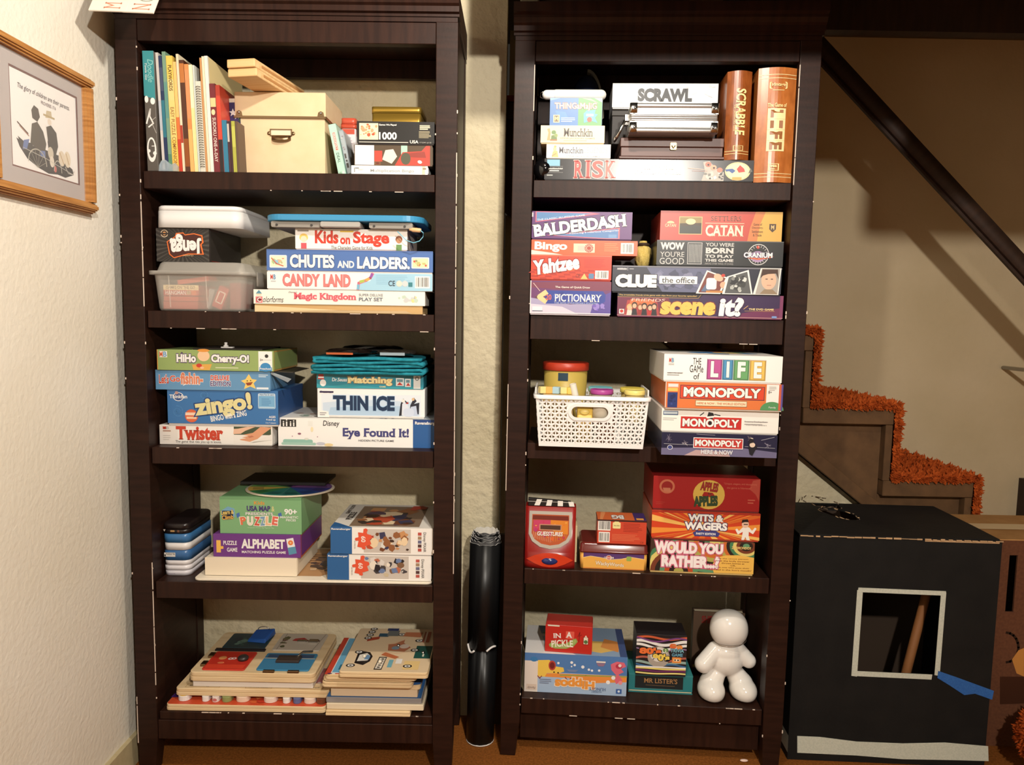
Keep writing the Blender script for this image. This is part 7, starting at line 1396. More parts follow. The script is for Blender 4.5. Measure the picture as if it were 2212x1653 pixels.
it.ttl.T('APPLES', .445, .61, .60, .86, (150, 40, 36), .05, rot=-6, out=((40, 40, 26), .02)).T('to', .515, .55, .50, .56, (60, 60, 40), .02).T('APPLES', .385, .61, .16, .46, (46, 70, 44), .06, rot=4, out=((40, 40, 26), .02)).T('"Unique, elegant, and deceptively', .66, .97, .80, .87, (206, 110, 90)).T('the game is hilarious!"', .69, .92, .68, .75, (206, 110, 90)); fin(it)
# ================================================================ RIGHT BOOKCASE, bottom shelf
S = RC.sh[4]
it = carton(RC, 'game_box', 'battered light blue animal game box lying upside down, bottom left of its shelf', .040, 1133, 1354, 1415, 1499, .175, S, (172, 196, 226), 'tuck'); base = it.top
w, d, h = it.w, it.d, it.h
P = it.art; P.R(0, .52, 1, 1, (84, 130, 190)).poly([(.12, .48), (.30, .50), (1, .52), (1, .36), (.7, .30), (.42, .40), (.12, .40)], (240, 150, 70)).L([(.35, .46), (.6, .48), (1, .5)], .03, (150, 170, 90)).R(0, 0, .13, .80, (238, 226, 216)).E(.09, .84, .09, (60, 130, 190), .7).poly([(.13, .40), (.13, .82), (.24, .84), (.28, .76), (.30, .68), (.38, .66), (.39, .56), (.33, .50), (.22, .50), (.20, .40)], (246, 206, 90)).E(.27, .70, .09, (190, 70, 60), 1.4).E(.27, .70, .06, (120, 40, 40), 1.4).E(.29, .53, .02, (40, 30, 30)).E(.33, .52, .02, (40, 30, 30))
P.poly([(.84, .80), (.90, .88), (.97, .86), (.99, .76), (.94, .70), (.97, .62), (.92, .55), (.96, .40), (.90, .30), (.88, .42), (.90, .52), (.85, .66)], (226, 110, 130)).E(.92, .76, .08, (190, 60, 84), .8).E(.93, .78, .04, (246, 226, 226)).E(.94, .34, .05, (240, 150, 160))
for x, y, r in ((.33, .77, .03), (.46, .80, .035), (.49, .74, .03), (.57, .70, .04), (.63, .64, .03), (.66, .62, .03), (.73, .63, .03), (.46, .70, .02), (.82, .34, .05), (.87, .46, .05)): P.E(x, y, r, (246, 246, 248))
P.poly([(.41, .62), (.53, .62), (.50, .56), (.44, .56)], (120, 140, 180)).poly([(.70, .82), (.79, .82), (.77, .74), (.72, .74)], (150, 120, 150)).R(.70, .83, .79, .87, (240, 230, 220)).L([(.13, .42), (.15, .36), (.17, .42)], .02, (150, 60, 50)).L([(.4, .42), (.43, .32), (.46, .41)], .02, (150, 60, 50)).R(.90, .06, .955, .18, (60, 100, 170)).E(.927, .12, .03, (226, 236, 246)).R(.02, .06, .12, .20, (226, 206, 190)).lines(.15, .22, .27, .36, 3, (110, 120, 150), .35)
it.ttl.T('Hippos', .30, .69, .12, .42, (244, 160, 70), .05, rot=180, grow=.12, out=((250, 236, 220), .06)).T('HUNGRY', .64, .80, .11, .19, (90, 110, 150), .01, rot=180, serif=.03).T('HUNGRY', .66, .76, .06, .10, (90, 110, 150), .01, rot=180).T('Family', .03, .11, .08, .15, (90, 60, 60), .0, rot=180, shear=.3); fin(it)
Q = Print(it.f['t'], it.root, 'top_print'); Q.R(0, 0, 1, 1, (150, 176, 206)).poly([(0, 0), (.5, 0), (.42, .12), (.2, .25), (.12, 1), (0, 1)], (240, 238, 236)).poly([(.5, .2), (.75, .1), (.95, .25), (.9, .5), (.55, .5)], (240, 200, 110)).poly([(.75, .3), (.92, .15), (.95, .5), (.80, .6)], (226, 150, 80)).R(.93, 0, 1, 1, (70, 90, 140)).blobs(.1, .3, .5, .9, [(120, 160, 90), (246, 244, 240), (100, 140, 190)], 10, 3, .1); Q.done()
mb = MB(); mb.hexa([(-w/2-.001, -d/2+.001, .001), (-w/2-.012, -d/2+.03, .0005), (-w/2-.012, -d/2+.032, .0005), (-w/2-.001, -d/2+.003, .001), (-w/2-.001, -d/2+.001, h), (-w/2-.009, -d/2+.05, h*1.0), (-w/2-.009, -d/2+.052, h*1.0), (-w/2-.001, -d/2+.003, h)], mat((206, 190, 150), .6)); mb.build('loose_end_flap', it.root)
it = carton(RC, 'card_box', 'small red card game box with a green pickle, standing turned on the blue animal box', .052, 1178, 1279, 1344, 1402, .075, base+.0006, (196, 44, 36), 'tuck', cat='card game', vr=.044)
P = it.art; P.RR(.44, .52, .62, .80, (226, 96, 80), .05).poly([(.08, .26), (.14, .36), (.25, .30), (.45, .34), (.58, .50), (.66, .56), (.70, .44), (.62, .26), (.45, .14), (.22, .12), (.10, .18)], (146, 166, 90)).poly([(.10, .26), (.15, .33), (.26, .28), (.46, .32), (.60, .48), (.66, .52), (.67, .44), (.60, .28), (.45, .17), (.22, .15), (.12, .20)], (166, 184, 106)).L([(.72, .42), (.74, .80), (.70, .62)], .02, (120, 24, 24)).L([(.74, .66), (.78, .70)], .02, (120, 24, 24)).R(.81, .34, .93, .64, (150, 40, 34)).R(.825, .37, .915, .61, (236, 226, 206)).E(.87, .45, .07, (90, 120, 70)).poly([(.84, .62), (.90, .62), (.87, .70)], (236, 226, 206))
P.R(.05, .95, .3, 1, (226, 226, 206))
it.ttl.T('IN', .17, .34, .52, .70, WHT, .02, serif=.05, rot=4).T('A', .44, .58, .56, .78, WHT, .03, serif=.06).T('PICKLE', .13, .60, .18, .44, (250, 244, 230), .02, serif=.05, rot=5, arc=.5); fin(it)
# --- book and teal box under the wavy trivia game, dark book standing behind
it = carton(RC, 'book_box', 'flat teal box-shaped book with a dark title panel under the wavy trivia box', .065, 1358, 1497, 1447, 1487, .135, S, (46, 128, 132), 'none', cat='book')
w, d, h = it.w, it.d, it.h
MB().box(-w/2, -d/2, 0, w/2, d/2, h*.06, mat((44, 120, 126), .5)).box(-w/2, -d/2, h*.94, w/2, d/2, h, mat((56, 140, 142), .5)).build('cover', it.root)
MB().box(-w/2+.002, -d/2+.002, h*.062, w/2-.002, d/2-.001, h*.125, mat((236, 220, 180), .7)).build('page_block', it.root)
MB().box(-w/2+.0005, -d/2+.0005, h*.13, w/2-.0005, d/2-.0005, h*.938, mat((46, 130, 134), .5)).build('case_side', it.root)
it.art.mb = MB(); it.art.R(.02, .14, .98, .93, (44, 126, 132)).R(.10, .24, .85, .92, (30, 36, 38)).R(.10, .22, .85, .24, (90, 150, 150)); it.ttl.T('MR LISTER\'S', .24, .76, .54, .80, (176, 130, 84), .01, serif=.05).L([(.27, .42), (.72, .41)], .03, (110, 84, 60)); fin(it); base = it.top
it = carton(RC, 'card_box', 'trivia game box with black and white waves and round orange and yellow numerals', .060, 1374.5, 1483, 1362, 1450, .085, base, (36, 32, 36), 'tuck', cat='card game')
P = it.art
wav = lambda y0, a, f, p: [(i/24, y0+a*math.sin(f*i/24*6.28+p)) for i in range(25)]
for y0, a, f, p, wd, c in ((.92, .03, 1.2, 0, .05, (206, 96, 60)), (.80, .05, 1.1, 1, .07, (240, 238, 236)), (.88, .05, 1.1, 2, .04, (120, 70, 130)), (.70, .06, 1.0, 1.4, .06, (240, 238, 236)), (.62, .05, 1.0, 2.2, .03, (150, 120, 160)), (.40, .05, 1.2, .4, .05, (180, 96, 80)), (.30, .04, 1.1, 1.5, .06, (150, 176, 170)), (.25, .03, 1.2, 2.5, .04, (60, 110, 160)), (.17, .008, 1, 1, .04, (240, 220, 120)), (.115, .012, 1, 2, .05, (110, 50, 96)), (.055, .012, 1, 2.4, .035, (244, 226, 140))):
    pts = wav(y0, a, f, p); P.poly([(x, min(y+wd/2, .99)) for x, y in pts]+[(x, max(y-wd/2, .005)) for x, y in reversed(pts)], c)
P.E(.45, .46, .26, (176, 166, 156), 1.0).E(.45, .52, .20, (226, 220, 214), .9).R(0, .19, 1, .225, (240, 238, 236)).RR(.66, .68, .80, .80, (226, 110, 60), .5).RR(.80, .66, .92, .77, (240, 150, 80), .5).L([(.72, .76), (.86, .74)], .02, (206, 150, 90)).RR(.72, .33, .90, .47, (240, 150, 70), .1).RR(.75, .37, .87, .43, (250, 226, 190), .2).E(.78, .40, .02, (60, 40, 40)).E(.84, .40, .02, (60, 40, 40)).RR(.53, .58, .64, .68, (110, 150, 90), .5)
it.ttl.T("80's", .06, .50, .52, .68, (240, 120, 60), .06, out=((30, 26, 30), .07)).T("90's", .33, .67, .36, .54, (246, 214, 96), .06, out=((30, 26, 30), .07)).T('TRIVIA', .68, .95, .59, .68, (130, 190, 206), .03, out=((30, 40, 60), .05)).T('GAME', .71, .93, .49, .57, (110, 170, 196), .03, out=((30, 40, 60), .05)).T('2', .57, .60, .595, .665, (246, 240, 220), .03); fin(it)
u0, u1, w, h, _, z0 = span(RC, .215, 1496, 1610, 1324, 1462)
t = thing('hardback_book', 'brown hardback book with dark red title standing behind the white figure', 'book', RC.place((u0+u1)/2, .222, S))
h = RC.pt(1550, 1324, .215)[1]-S
MB().box(-w/2, -.004, 0, w/2, -.001, h, mat((96, 74, 58), .5)).box(-w/2, .021, 0, w/2, .024, h, mat((96, 74, 58), .5)).box(-w/2, -.0009, 0, -w/2+.003, .0209, h, mat((86, 66, 52), .5)).build('cover', t)
MB().box(-w/2+.0032, -.0008, .002, w/2-.003, .0205, h-.003, mat((214, 200, 170), .8)).build('page_block', t)
P = Print(Face((-w/2, -.004, 0), (1,0,0), (0,0,1), w, h), t, 'printed_cover'); P.R(0, 0, 1, 1, (98, 76, 60)).R(.02, .02, .98, .07, (206, 180, 90)).poly([(.15, .25), (.35, .36), (.5, .5), (.7, .52), (.9, .42), (.9, .12), (.15, .1)], (56, 46, 42)).blobs(.2, .12, .9, .5, [(40, 34, 34), (110, 90, 76), (70, 56, 50)], 12, 4, .06).T('SHERLOCK', .16, .76, .80, .93, (136, 36, 34), .03, serif=.04); P.done()
# --- white vinyl figure: one smooth body, a separate head
fx, fy = RC.on(1576, 1505, S)
t = thing('toy_robot', 'glossy white toy robot figure with a big round head and bulbous feet', 'toy figure', RC.place(fx-.011, fy+.014, S+.0035, 0.10))
sc_ = 1.80/FPX*1.08
PX = lambda p: p*sc_
bm = bmesh.new()
def blob(c, r, m=None):
    g = bmesh.ops.create_uvsphere(bm, u_segments=24, v_segments=16, radius=1.0)
    M = Matrix.Translation(c) @ (m or Matrix.Identity(4)) @ Matrix.Diagonal((r[0], r[1], r[2], 1))
    bmesh.ops.transform(bm, matrix=M, verts=g['verts'])
def limb(p0, r0, p1, r1, n=7):
    for i in range(n):
        f = i/(n-1); r = r0+(r1-r0)*f; blob(Vector(p0).lerp(Vector(p1), f), (r, r, r))
zc = PX(96)
blob((0, 0, PX(74)), (PX(38), PX(30), PX(34))); blob((0, 0, PX(92)), (PX(35), PX(27), PX(26)))
limb((PX(-24), 0, PX(96)), PX(19), (PX(-53), PX(-12), PX(70)), PX(19)); limb((PX(24), 0, PX(96)), PX(19), (PX(47), PX(-8), PX(76)), PX(16))
for sx in (-1, 1):
    limb((sx*PX(16), 0, PX(52)), PX(18), (sx*PX(34), PX(-8), PX(24)), PX(25))
    blob((sx*PX(35), PX(-16), PX(15)), (PX(29), PX(36), PX(26)))
for v in bm.verts: v.co.z = max(v.co.z, 0.0)
me = bpy.data.meshes.new('body'); bm.to_mesh(me); bm.free()
me.materials.append(mat((240, 236, 230), .14, .55, name='glossy_white_vinyl'))
o = bpy.data.objects.new('body', me); COL.objects.link(o); o.parent = t
m_ = o.modifiers.new('skin', 'REMESH'); m_.mode = 'VOXEL'; m_.voxel_size = .0026; m_.use_smooth_shade = True
m_ = o.modifiers.new('soft', 'SMOOTH'); m_.factor = .5; m_.iterations = 8
mb = MB(); HW, HH = PX(41), PX(40)
prof = []
for j in range(19):
    a = -math.pi/2+math.pi*j/18; prof.append((max(.0004, math.cos(a)**.72 if math.cos(a) > 0 else 0)*1.0, math.sin(a)))
rings = []
for q, s_ in prof:
    rings.append([(HW*max(q, .01)*math.cos(2*math.pi*k/32), HW*.88*max(q, .01)*math.sin(2*math.pi*k/32), HH*s_*(1.0 if s_ > 0 else .92)) for k in range(32)])
mb.loft(rings, mat((242, 238, 232), .14, .55))
hd = mb.build('head', t); hd.matrix_local = Matrix.Translation((PX(2), PX(-3), PX(146))) @ Matrix.Rotation(-.06, 4, 'Y')
mb = MB(); rg = []
for k in range(33):
    a = -math.pi*.98+math.pi*.96*k/32+0.0; rg.append((HW*.868*1.012*math.cos(a), HW*.88*.868*1.012*math.sin(a), -HH*.60))
mb.tube(rg, .0007, mat((120, 110, 100), .4), 6); mb.build('chin_seam', hd)

# ================================================================ on and around the bookcases
# --- letter cards hanging off the crown of the left bookcase
def card(label, xl, xr, yb, ytop, Y, tilt, letters):
    a = at_y(xl, yb, Y); b = at_y(xr, yb+3, Y); w = (b-a).length; h = .13
    t = thing('hanging_letter_card', label, 'sign', Matrix.Translation(a) @ Matrix.Rotation(math.atan2(b.y-a.y, b.x-a.x), 4, 'Z') @ Matrix.Rotation(-math.atan2(b.z-a.z, w), 4, 'Y') @ Matrix.Rotation(tilt, 4, 'X'), 'letter cards on the crown')
    MB().box(0, 0, 0, w, .004, h, mat((244, 236, 222), .7)).build('card', t, .0008)
    P = Print(Face((0, 0, 0), (1,0,0), (0,0,1), w, h), t, 'printed_letter')
    for q in letters: P.T(*q[0], **q[1])
    P.done()
OR_ = (214, 140, 110)
card('white card with an orange letter jutting over the crown, next to the wall', 190, 272, 21, 0, 1.61, -.55, [(('M', .38, .82, .05, .20, OR_, .0), dict(rot=90, serif=.05))])
card('white card with an orange letter and a grey curl, away from the wall', 262, 331, 24, 0, 1.61, -.55, [(('N', .30, .85, .05, .20, OR_, .0), dict(rot=90, serif=.05)), (('O', .42, .86, .25, .38, (150, 146, 130), .0), dict(rot=90, serif=.0))])
# --- things on top of the right bookcase
tp = EYE+.6076+.048+.0105+.066+.0008
def on_top(px, v): return RC.pt(px, 45, v)[0]
t = thing('wooden_crate', 'dark brown wooden crate standing on top of the right bookcase', 'crate', RC.place((on_top(1165, .06)+on_top(1485, .06))/2, .15, tp))
w = on_top(1485, .06)-on_top(1165, .06)
MB().box(-w/2, -.09, 0, w/2, .09, .012, DARKW).box(-w/2, -.09, .0125, w/2, -.078, .16, DARKW).box(-w/2, .078, .0125, w/2, .09, .16, DARKW).build('box', t)
MB().box(-w/2-.004, -.094, .0125, w/2+.004, -.0905, .020, mat((96, 70, 52), .4)).build('edge_strip', t, .001)
t = thing('grey_wedge', 'grey wedge shaped bookend on top of the right bookcase at its left end', 'bookend', RC.place(on_top(1143, .02), .03, tp))
MB().prism([(-.022, 0), (.024, 0), (.022, .02), (.008, .07), (-.022, .075)], 'y', -.02, .05, mat((120, 112, 90), .6)).build('wedge', t, .003)
MB().box(-.023, -.021, -.0004+.0006, .025, .051, .0016, mat((90, 84, 70), .6)).build('base_plate', t)
u = on_top(1545, .04)
t = thing('door_knob', 'small pale knob lying on top of the right bookcase', 'knob', RC.place(u, .04, tp))
MB().lathe([(.010, 0), (.013, .004), (.014, .009), (.011, .014), (.001, .016)], mat((214, 190, 140), .4), n=20).build('knob', t); MB().lathe([(.007, .0002), (.007, .001), (.0095, .002)], BRONZE, (0, .016, 0), n=14).build('collar', t)
t = thing('black_bag', 'slumped black bag on top of the right bookcase', 'bag', RC.place(on_top(1640, .15), .17, tp))
mb = MB(); rd = random.Random(6); rings = []
for j in range(9):
    a = j/8; q = (1-a**2.2)**.5 if a < 1 else .1; rings.append([(.115*q*math.cos(2*math.pi*i/22)*(1+rd.uniform(-.05, .05)), .085*q*math.sin(2*math.pi*i/22)*(1+rd.uniform(-.05, .05)), .13*a) for i in range(22)])
mb.loft(rings, mat((26, 24, 26), .6)); mb.build('bag', t); MB().tube([(-.05, -.04, .11), (-.045, -.05, .16), (0, -.055, .18), (.045, -.05, .16), (.05, -.04, .11)], .005, mat((30, 28, 30), .6), 8).build('handle', t)
# --- rolled black tube between the bookcases
b0 = at_z(1037, 1598, 0.0); 
Yt = b0.y-.012; tpnt = at_y(1050, 1152, Yt+.03)
ax = (tpnt-b0); Lt = ax.length; ax.normalize()
rt_ = at_y(1078, 1185, Yt).x-at_y(1010, 1185, Yt).x; rt_ /= 2
q = Vector((0, 0, 1)).rotation_difference(ax).to_matrix().to_4x4()
t = thing('paper_roll', 'tall black paper roll with white torn edges leaning between the bookcases', 'paper roll', Matrix.Translation(b0 + Vector((0, 0, .004))) @ q)
BLKP = mat((20, 20, 21), .38, .4)
WT = mat((244, 240, 236), .7)
def shell(r0, r1, z0, z1, m, nm, thick=.0016, n=36, wob=0.0, seed=1):
    rd = random.Random(seed); a_ = [rd.uniform(-wob, wob) for _ in range(n)]; mb = MB()
    o0 = [(r0*math.cos(2*math.pi*i/n), r0*math.sin(2*math.pi*i/n), z0+a_[i]*.3) for i in range(n)]; o1 = [(r1*math.cos(2*math.pi*i/n), r1*math.sin(2*math.pi*i/n), z1+a_[i]) for i in range(n)]
    i1 = [((r1-thick)*math.cos(2*math.pi*i/n), (r1-thick)*math.sin(2*math.pi*i/n), z1+a_[i]) for i in range(n)]; i0 = [((r0-thick)*math.cos(2*math.pi*i/n), (r0-thick)*math.sin(2*math.pi*i/n), z0) for i in range(n)]
    mb.loft([o0, o1], m, False, False); mb.loft([o1, i1], WT, False, False); mb.loft([i1, i0], mat((206, 200, 190), .8), False, False); mb.loft([i0, o0], WT, False, False)
    return mb.build(nm, t)
shell(rt_*.90, rt_*.93, .0, Lt*.462, BLKP, 'lower_wrap', wob=.004, seed=3)
shell(rt_*1.0, rt_*1.02, Lt*.455, Lt*.955, BLKP, 'upper_wrap', wob=.002, seed=4)
for i, (k, z) in enumerate(((.97, .970), (.94, .980), (.90, .990), (.86, 1.0), (.81, 1.008))): shell(rt_*k, rt_*k, Lt*.80, Lt*z, BLKP if i % 2 else mat((60, 58, 58), .6), 'inner_turn', wob=.003, seed=5+i)
MB().loft([[(rt_*.905*math.cos(2*math.pi*i/36), rt_*.905*math.sin(2*math.pi*i/36), -.003) for i in range(36)], [(rt_*.905*math.cos(2*math.pi*i/36), rt_*.905*math.sin(2*math.pi*i/36), -.0003) for i in range(36)]], WT).build('white_foot_edge', t)
for a0, a1, z0 in ((-2.75, -2.1, .472), (-1.30, -.62, .456)):
    mb = MB(); pts = []
    for k in range(9):
        a = a0+(a1-a0)*k/8; pts.append((rt_*1.025*math.cos(a), rt_*1.025*math.sin(a), Lt*z0-.012*math.sin(3.1*k/8)*(1 if a0 < -2 else -.4)-(.010*k/8 if a0 < -2 else -.008*k/8)))
    mb.tube(pts, .0028, WT, 6); mb.build('torn_white_edge', t)
# narrow dark board standing behind the roll
a = at_y(1066, 1156, 1.985); b = at_y(1087, 1156, 1.985)
t = thing('narrow_board', 'narrow dark brown board standing upright behind the black paper roll', 'board', Matrix.Translation((a.x+.004, 1.992, 0.0004)))
MB().box(0, 0, 0, .028, .012, a.z, mat((70, 58, 50), .5)).build('board', t, .001); MB().box(.0005, -.0006, .30, .0275, -.0001, a.z-.0005, mat((84, 72, 62), .5)).build('face_veneer', t)
# --- framed picture on the left wall
FR0, FR1, FZ0, FZ1 = 1.338, 1.664, EYE+.2035, EYE+.4945
t = thing('framed_picture', 'oak framed cross-stitch picture of a couple in a buggy on the left wall', 'picture', Matrix.Translation((WX+.0006, (FR0+FR1)/2, (FZ0+FZ1)/2)) @ Matrix.Rotation(math.pi/2, 4, 'Z'))
# local x runs along the wall to the back of the room, y into the wall, z up
fw, fh, ft = FR1-FR0, FZ1-FZ0, .026
for nm, x0, z0, x1, z1, ax_ in (('b', -fw/2, -fh/2, fw/2, -fh/2+.024, 'x'), ('t', -fw/2, fh/2-.024, fw/2, fh/2, 'x'), ('l', -fw/2, -fh/2+.024, -fw/2+.024, fh/2-.024, 'z'), ('r', fw/2-.024, -fh/2+.024, fw/2, fh/2-.024, 'z')):
    mb = MB().box(x0, -ft*.45, z0, x1, -.0002, z1, OAK)
    s_ = lambda k: (x0+(k if nm != 'r' else k*.8), z0+(k if nm != 't' else k*.8), x1-(k if nm != 'l' else k*.8), z1-(k if nm != 'b' else k*.8))
    if ax_ == 'x':
        sg = 1 if nm == 'b' else -1; zo, zi = (z0, z1) if nm == 'b' else (z1, z0)
        for k0, k1, y in ((.10, .95, .70), (.25, .80, .88), (.36, .66, 1.0)):
            za, zb_ = sorted((zo+(zi-zo)*k0, zo+(zi-zo)*k1)); mb.box(x0+.002, -ft*y, za, x1-.002, -ft*.44, zb_, OAK)
    else:
        xo, xi = (x0, x1) if nm == 'l' else (x1, x0)
        for k0, k1, y in ((.10, .95, .70), (.25, .80, .88), (.36, .66, 1.0)):
            xa_, xb_ = sorted((xo+(xi-xo)*k0, xo+(xi-xo)*k1)); mb.box(xa_, -ft*y, z0, xb_, -ft*.44, z1, OAK)
    mb.build('frame_bar', t)
MB().box(-fw/2+.023, -.006, -fh/2+.023, fw/2-.023, -.0035, fh/2-.023, mat((186, 176, 172), .8)).build('backing', t)
ox0, ox1, oz0, oz1 = at_x(12, 250, WX).y-(FR0+FR1)/2, at_x(160, 300, WX).y-(FR0+FR1)/2, at_x(90, 380, WX).z-(FZ0+FZ1)/2, at_x(90, 165, WX).z-(FZ0+FZ1)/2
oz0, oz1 = -fh/2+.056, fh/2-.050
mb = MB(); GM = mat((188, 178, 174), .8, name='grey_mount'); MR = mat((120, 70, 60), .8)
def ring(x0, z0, x1, z1, X0, Z0_, X1, Z1_, y, m): 
    mb.add([(X0, y, Z0_), (X1, y, Z0_), (X1, y, Z1_), (X0, y, Z1_), (x0, y, z0), (x1, y, z0), (x1, y, z1), (x0, y, z1)], [(0,1,5,4), (1,2,6,5), (2,3,7,6), (3,0,4,7)], m)
ring(ox0, oz0, ox1, oz1, -fw/2+.023, -fh/2+.023, fw/2-.023, fh/2-.023, -.0085, GM); mb.build('grey_mount', t)
mb = MB(); ring(ox0+.003, oz0+.003, ox1-.003, oz1-.003, ox0-.002, oz0-.002, ox1+.002, oz1+.002, -.0075, MR); mb.build('brown_inner_mount', t)
F = Face((ox0, -.0061, oz0), (1,0,0), (0,0,1), ox1-ox0, oz1-oz0); P = Print(F, t, 'stitched_picture'); P.R(0, 0, 1, 1, (250, 246, 242), .9)
DK, DK2, BL, TAN = (62, 58, 54), (84, 78, 70), (110, 130, 180), (206, 190, 156)
P.poly([(.08, .30), (.12, .22), (.22, .12), (.38, .06), (.52, .03), (.66, .05), (.78, .04), (.92, .10), (.90, .16), (.80, .20), (.72, .26), (.40, .28), (.2, .26)], (56, 52, 50)).poly([(.10, .32), (.20, .28), (.30, .30), (.32, .20), (.16, .18)], (70, 66, 62)).poly([(.18, .30), (.26, .33), (.22, .22), (.16, .20)], BL).poly([(.40, .26), (.48, .28), (.48, .19), (.41, .19)], BL)
P.poly([(.27, .30), (.30, .50), (.38, .54), (.46, .46), (.50, .34), (.48, .26), (.36, .24)], DK2).poly([(.30, .64), (.34, .70), (.40, .68), (.42, .60), (.38, .54), (.31, .56)], (76, 70, 64)).poly([(.50, .52), (.58, .56), (.66, .50), (.68, .36), (.62, .20), (.54, .22), (.52, .36)], (66, 62, 58)).L([(.50, .54), (.52, .38)], .012, (236, 232, 226)).poly([(.50, .62), (.52, .70), (.59, .71), (.60, .64)], TAN).R(.47, .635, .64, .655, (190, 170, 126)).E(.56, .59, .035, (240, 226, 210), 1.0)
P.E(.56, .26, .05, (214, 204, 186), 1.3).E(.575, .17, .04, (236, 226, 210), 1.5).E(.73, .24, .06, (232, 218, 196), 1.4).E(.82, .25, .06, (236, 222, 198), 1.5).L([(.70, .30), (.76, .18)], .012, (190, 160, 110)).L([(.80, .31), (.84, .2)], .012, (190, 160, 110)).L([(.10, .46), (.24, .38)], .014, (90, 60, 50)).L([(.13, .43), (.25, .36)], .010, (170, 120, 100)).E(.62, .10, .025, (206, 110, 100), 1.4)
wh = [(.36+.13*math.cos(a), .10+.15*math.sin(a)) for a in [math.pi*i/12 for i in range(13)]]
P.L(wh, .012, (206, 200, 186))
for i in range(1, 12, 2): P.L([(.36, .06), wh[i]], .004, (176, 170, 156))
P.L([(.66+.06*math.cos(a), .08+.12*math.sin(a)) for a in [math.pi*i/8 for i in range(9)]], .01, (206, 200, 186)).L([(.78, .16), (.82, .10), (.9, .10), (.92, .14)], .012, (190, 184, 176)).L([(.16, .22), (.5, .18), (.9, .10)], .006, (206, 200, 190))
P.T('The glory of children are their parents.', .12, .88, .795, .86, (70, 56, 66), .0, shear=.2).T('PROVERBS 17:6', .44, .66, .745, .78, (110, 90, 100), .0); P.done()
mb = MB().box(-fw/2+.0235, -.0115, -fh/2+.0235, fw/2-.0235, -.0105, fh/2-.0235, mat((255, 255, 255), .02, .5, 0, .06, name='picture_glass')); mb.build('glass_pane', t)
# --- black cardboard box theatre with taped window
yawb = math.radians(-4.0)
fl = at_z(1722, 1640, 0.0); 
Yb = 1.85
p0 = at_y(1728, 1150, Yb); p1 = at_y(2165, 1178, Yb-.02)
yawb = math.atan2(-.02, p1.x-p0.x); w = math.hypot(p1.x-p0.x, .02); hb = (p0.z+p1.z)/2
pb_ = at_y(1717, 1610, Yb); 
d = .33
t = thing('cardboard_box', 'tall black painted cardboard box with a white-taped square window', 'box', Matrix.Translation((p0.x, p0.y, .0008)) @ Matrix.Rotation(yawb, 4, 'Z'))
# window in front panel
IM2 = t.matrix_world.inverted()
def onf(px, py):
    o = IM2 @ ORG; dd = IM2.to_3x3() @ ray(px, py); p = o+dd*(-o.y/dd.y); return p.x, p.z
wx0, wz0 = onf(1850, 1452); wx1, wz1 = onf(2034, 1284)
mb = MB()
for a in ((0, 0, wx0, hb), (wx1, 0, w, hb), (wx0, 0, wx1, wz0), (wx0, wz1, wx1, hb)): mb.box(a[0], 0, a[1], a[2], .005, a[3], BLKC)
mb.build('front_panel', t)
MB().box(0, .0052, 0, .005, d, hb, BLKC).build('side_panel', t); MB().box(w-.005, .0052, 0, w, d, hb, BLKC).build('side_panel', t); MB().box(.0052, d-.005, 0, w-.0052, d, hb, mat((60, 44, 30), .8)).build('back_panel', t)
MB().box(.0052, .0052, .001, w-.0052, d-.0052, .005, mat((90, 64, 40), .8)).build('bottom_panel', t)
# top flap with three torn holes
def ont(px, py):
    o = IM2 @ ORG; dd = IM2.to_3x3() @ ray(px, py); p = o+dd*((hb-o.z)/dd.z); return p.x, p.y
hol = [(1775, 1089, 42, 11), (1812, 1113, 44, 9), (1742, 1064, 30, 7)]
mb = MB(); holes = []
for cx_, cy_, rx, ry in hol:
    holes.append([ont(cx_+rx*math.cos(a)*(1+.08*math.sin(5*a)), cy_+ry*math.sin(a)+rx*.25*math.cos(a)) for a in [2*math.pi*i/20 for i in range(20)]])
bm = bmesh.new()
def loop(pts): 
    vs_ = [bm.verts.new((x, y, hb+.0006)) for x, y in pts]; return [bm.edges.new((vs_[i], vs_[(i+1) % len(vs_)])) for i in range(len(vs_))]
ed = loop([(-.001, .0), (w*.5, -.004), (w-.006, .002), (w*.995, d*.4), (w-.002, d), (0, d)])
for hp_ in holes: ed += loop([(min(max(x, .012), w-.02), min(max(y, .01), d-.012)) for x, y in hp_])
bmesh.ops.triangle_fill(bm, use_beauty=True, use_dissolve=False, edges=ed)
me = bpy.data.meshes.new('top_flap'); bm.to_mesh(me); bm.free(); me.materials.append(BLKC)
o = bpy.data.objects.new('top_flap', me); COL.objects.link(o); o.parent = t; m_ = o.modifiers.new('board', 'SOLIDIFY'); m_.thickness = .004; m_.offset = 1
TORN = mat((196, 160, 120), .9); mb = MB(); rd = random.Random(3)
for hp_ in holes:
    for i in range(20):
        if rd.random() < .75:
            a, b = Vector((*hp_[i], hb+.003)), Vector((*hp_[(i+1) % 20], hb+.003)); mb.tube([a, a.lerp(b, rd.uniform(.5, 1.0))+Vector((0, 0, rd.uniform(0, .004)))], .0016, TORN if rd.random() < .5 else mat((120, 100, 80), .9), 5)
for i in range(26):
    x = w*i/26; mb.box(x, -.0055, hb-.001+rd.uniform(-.001, .001), x+w/26*rd.uniform(.5, 1.1), -.0045, hb+rd.uniform(.001, .003), TORN)
mb.box(w*.62, -.0012, hb-.006, w*.985, -.0002, hb-.0012, TORN)
mb.build('torn_edge', t, kind='stuff')
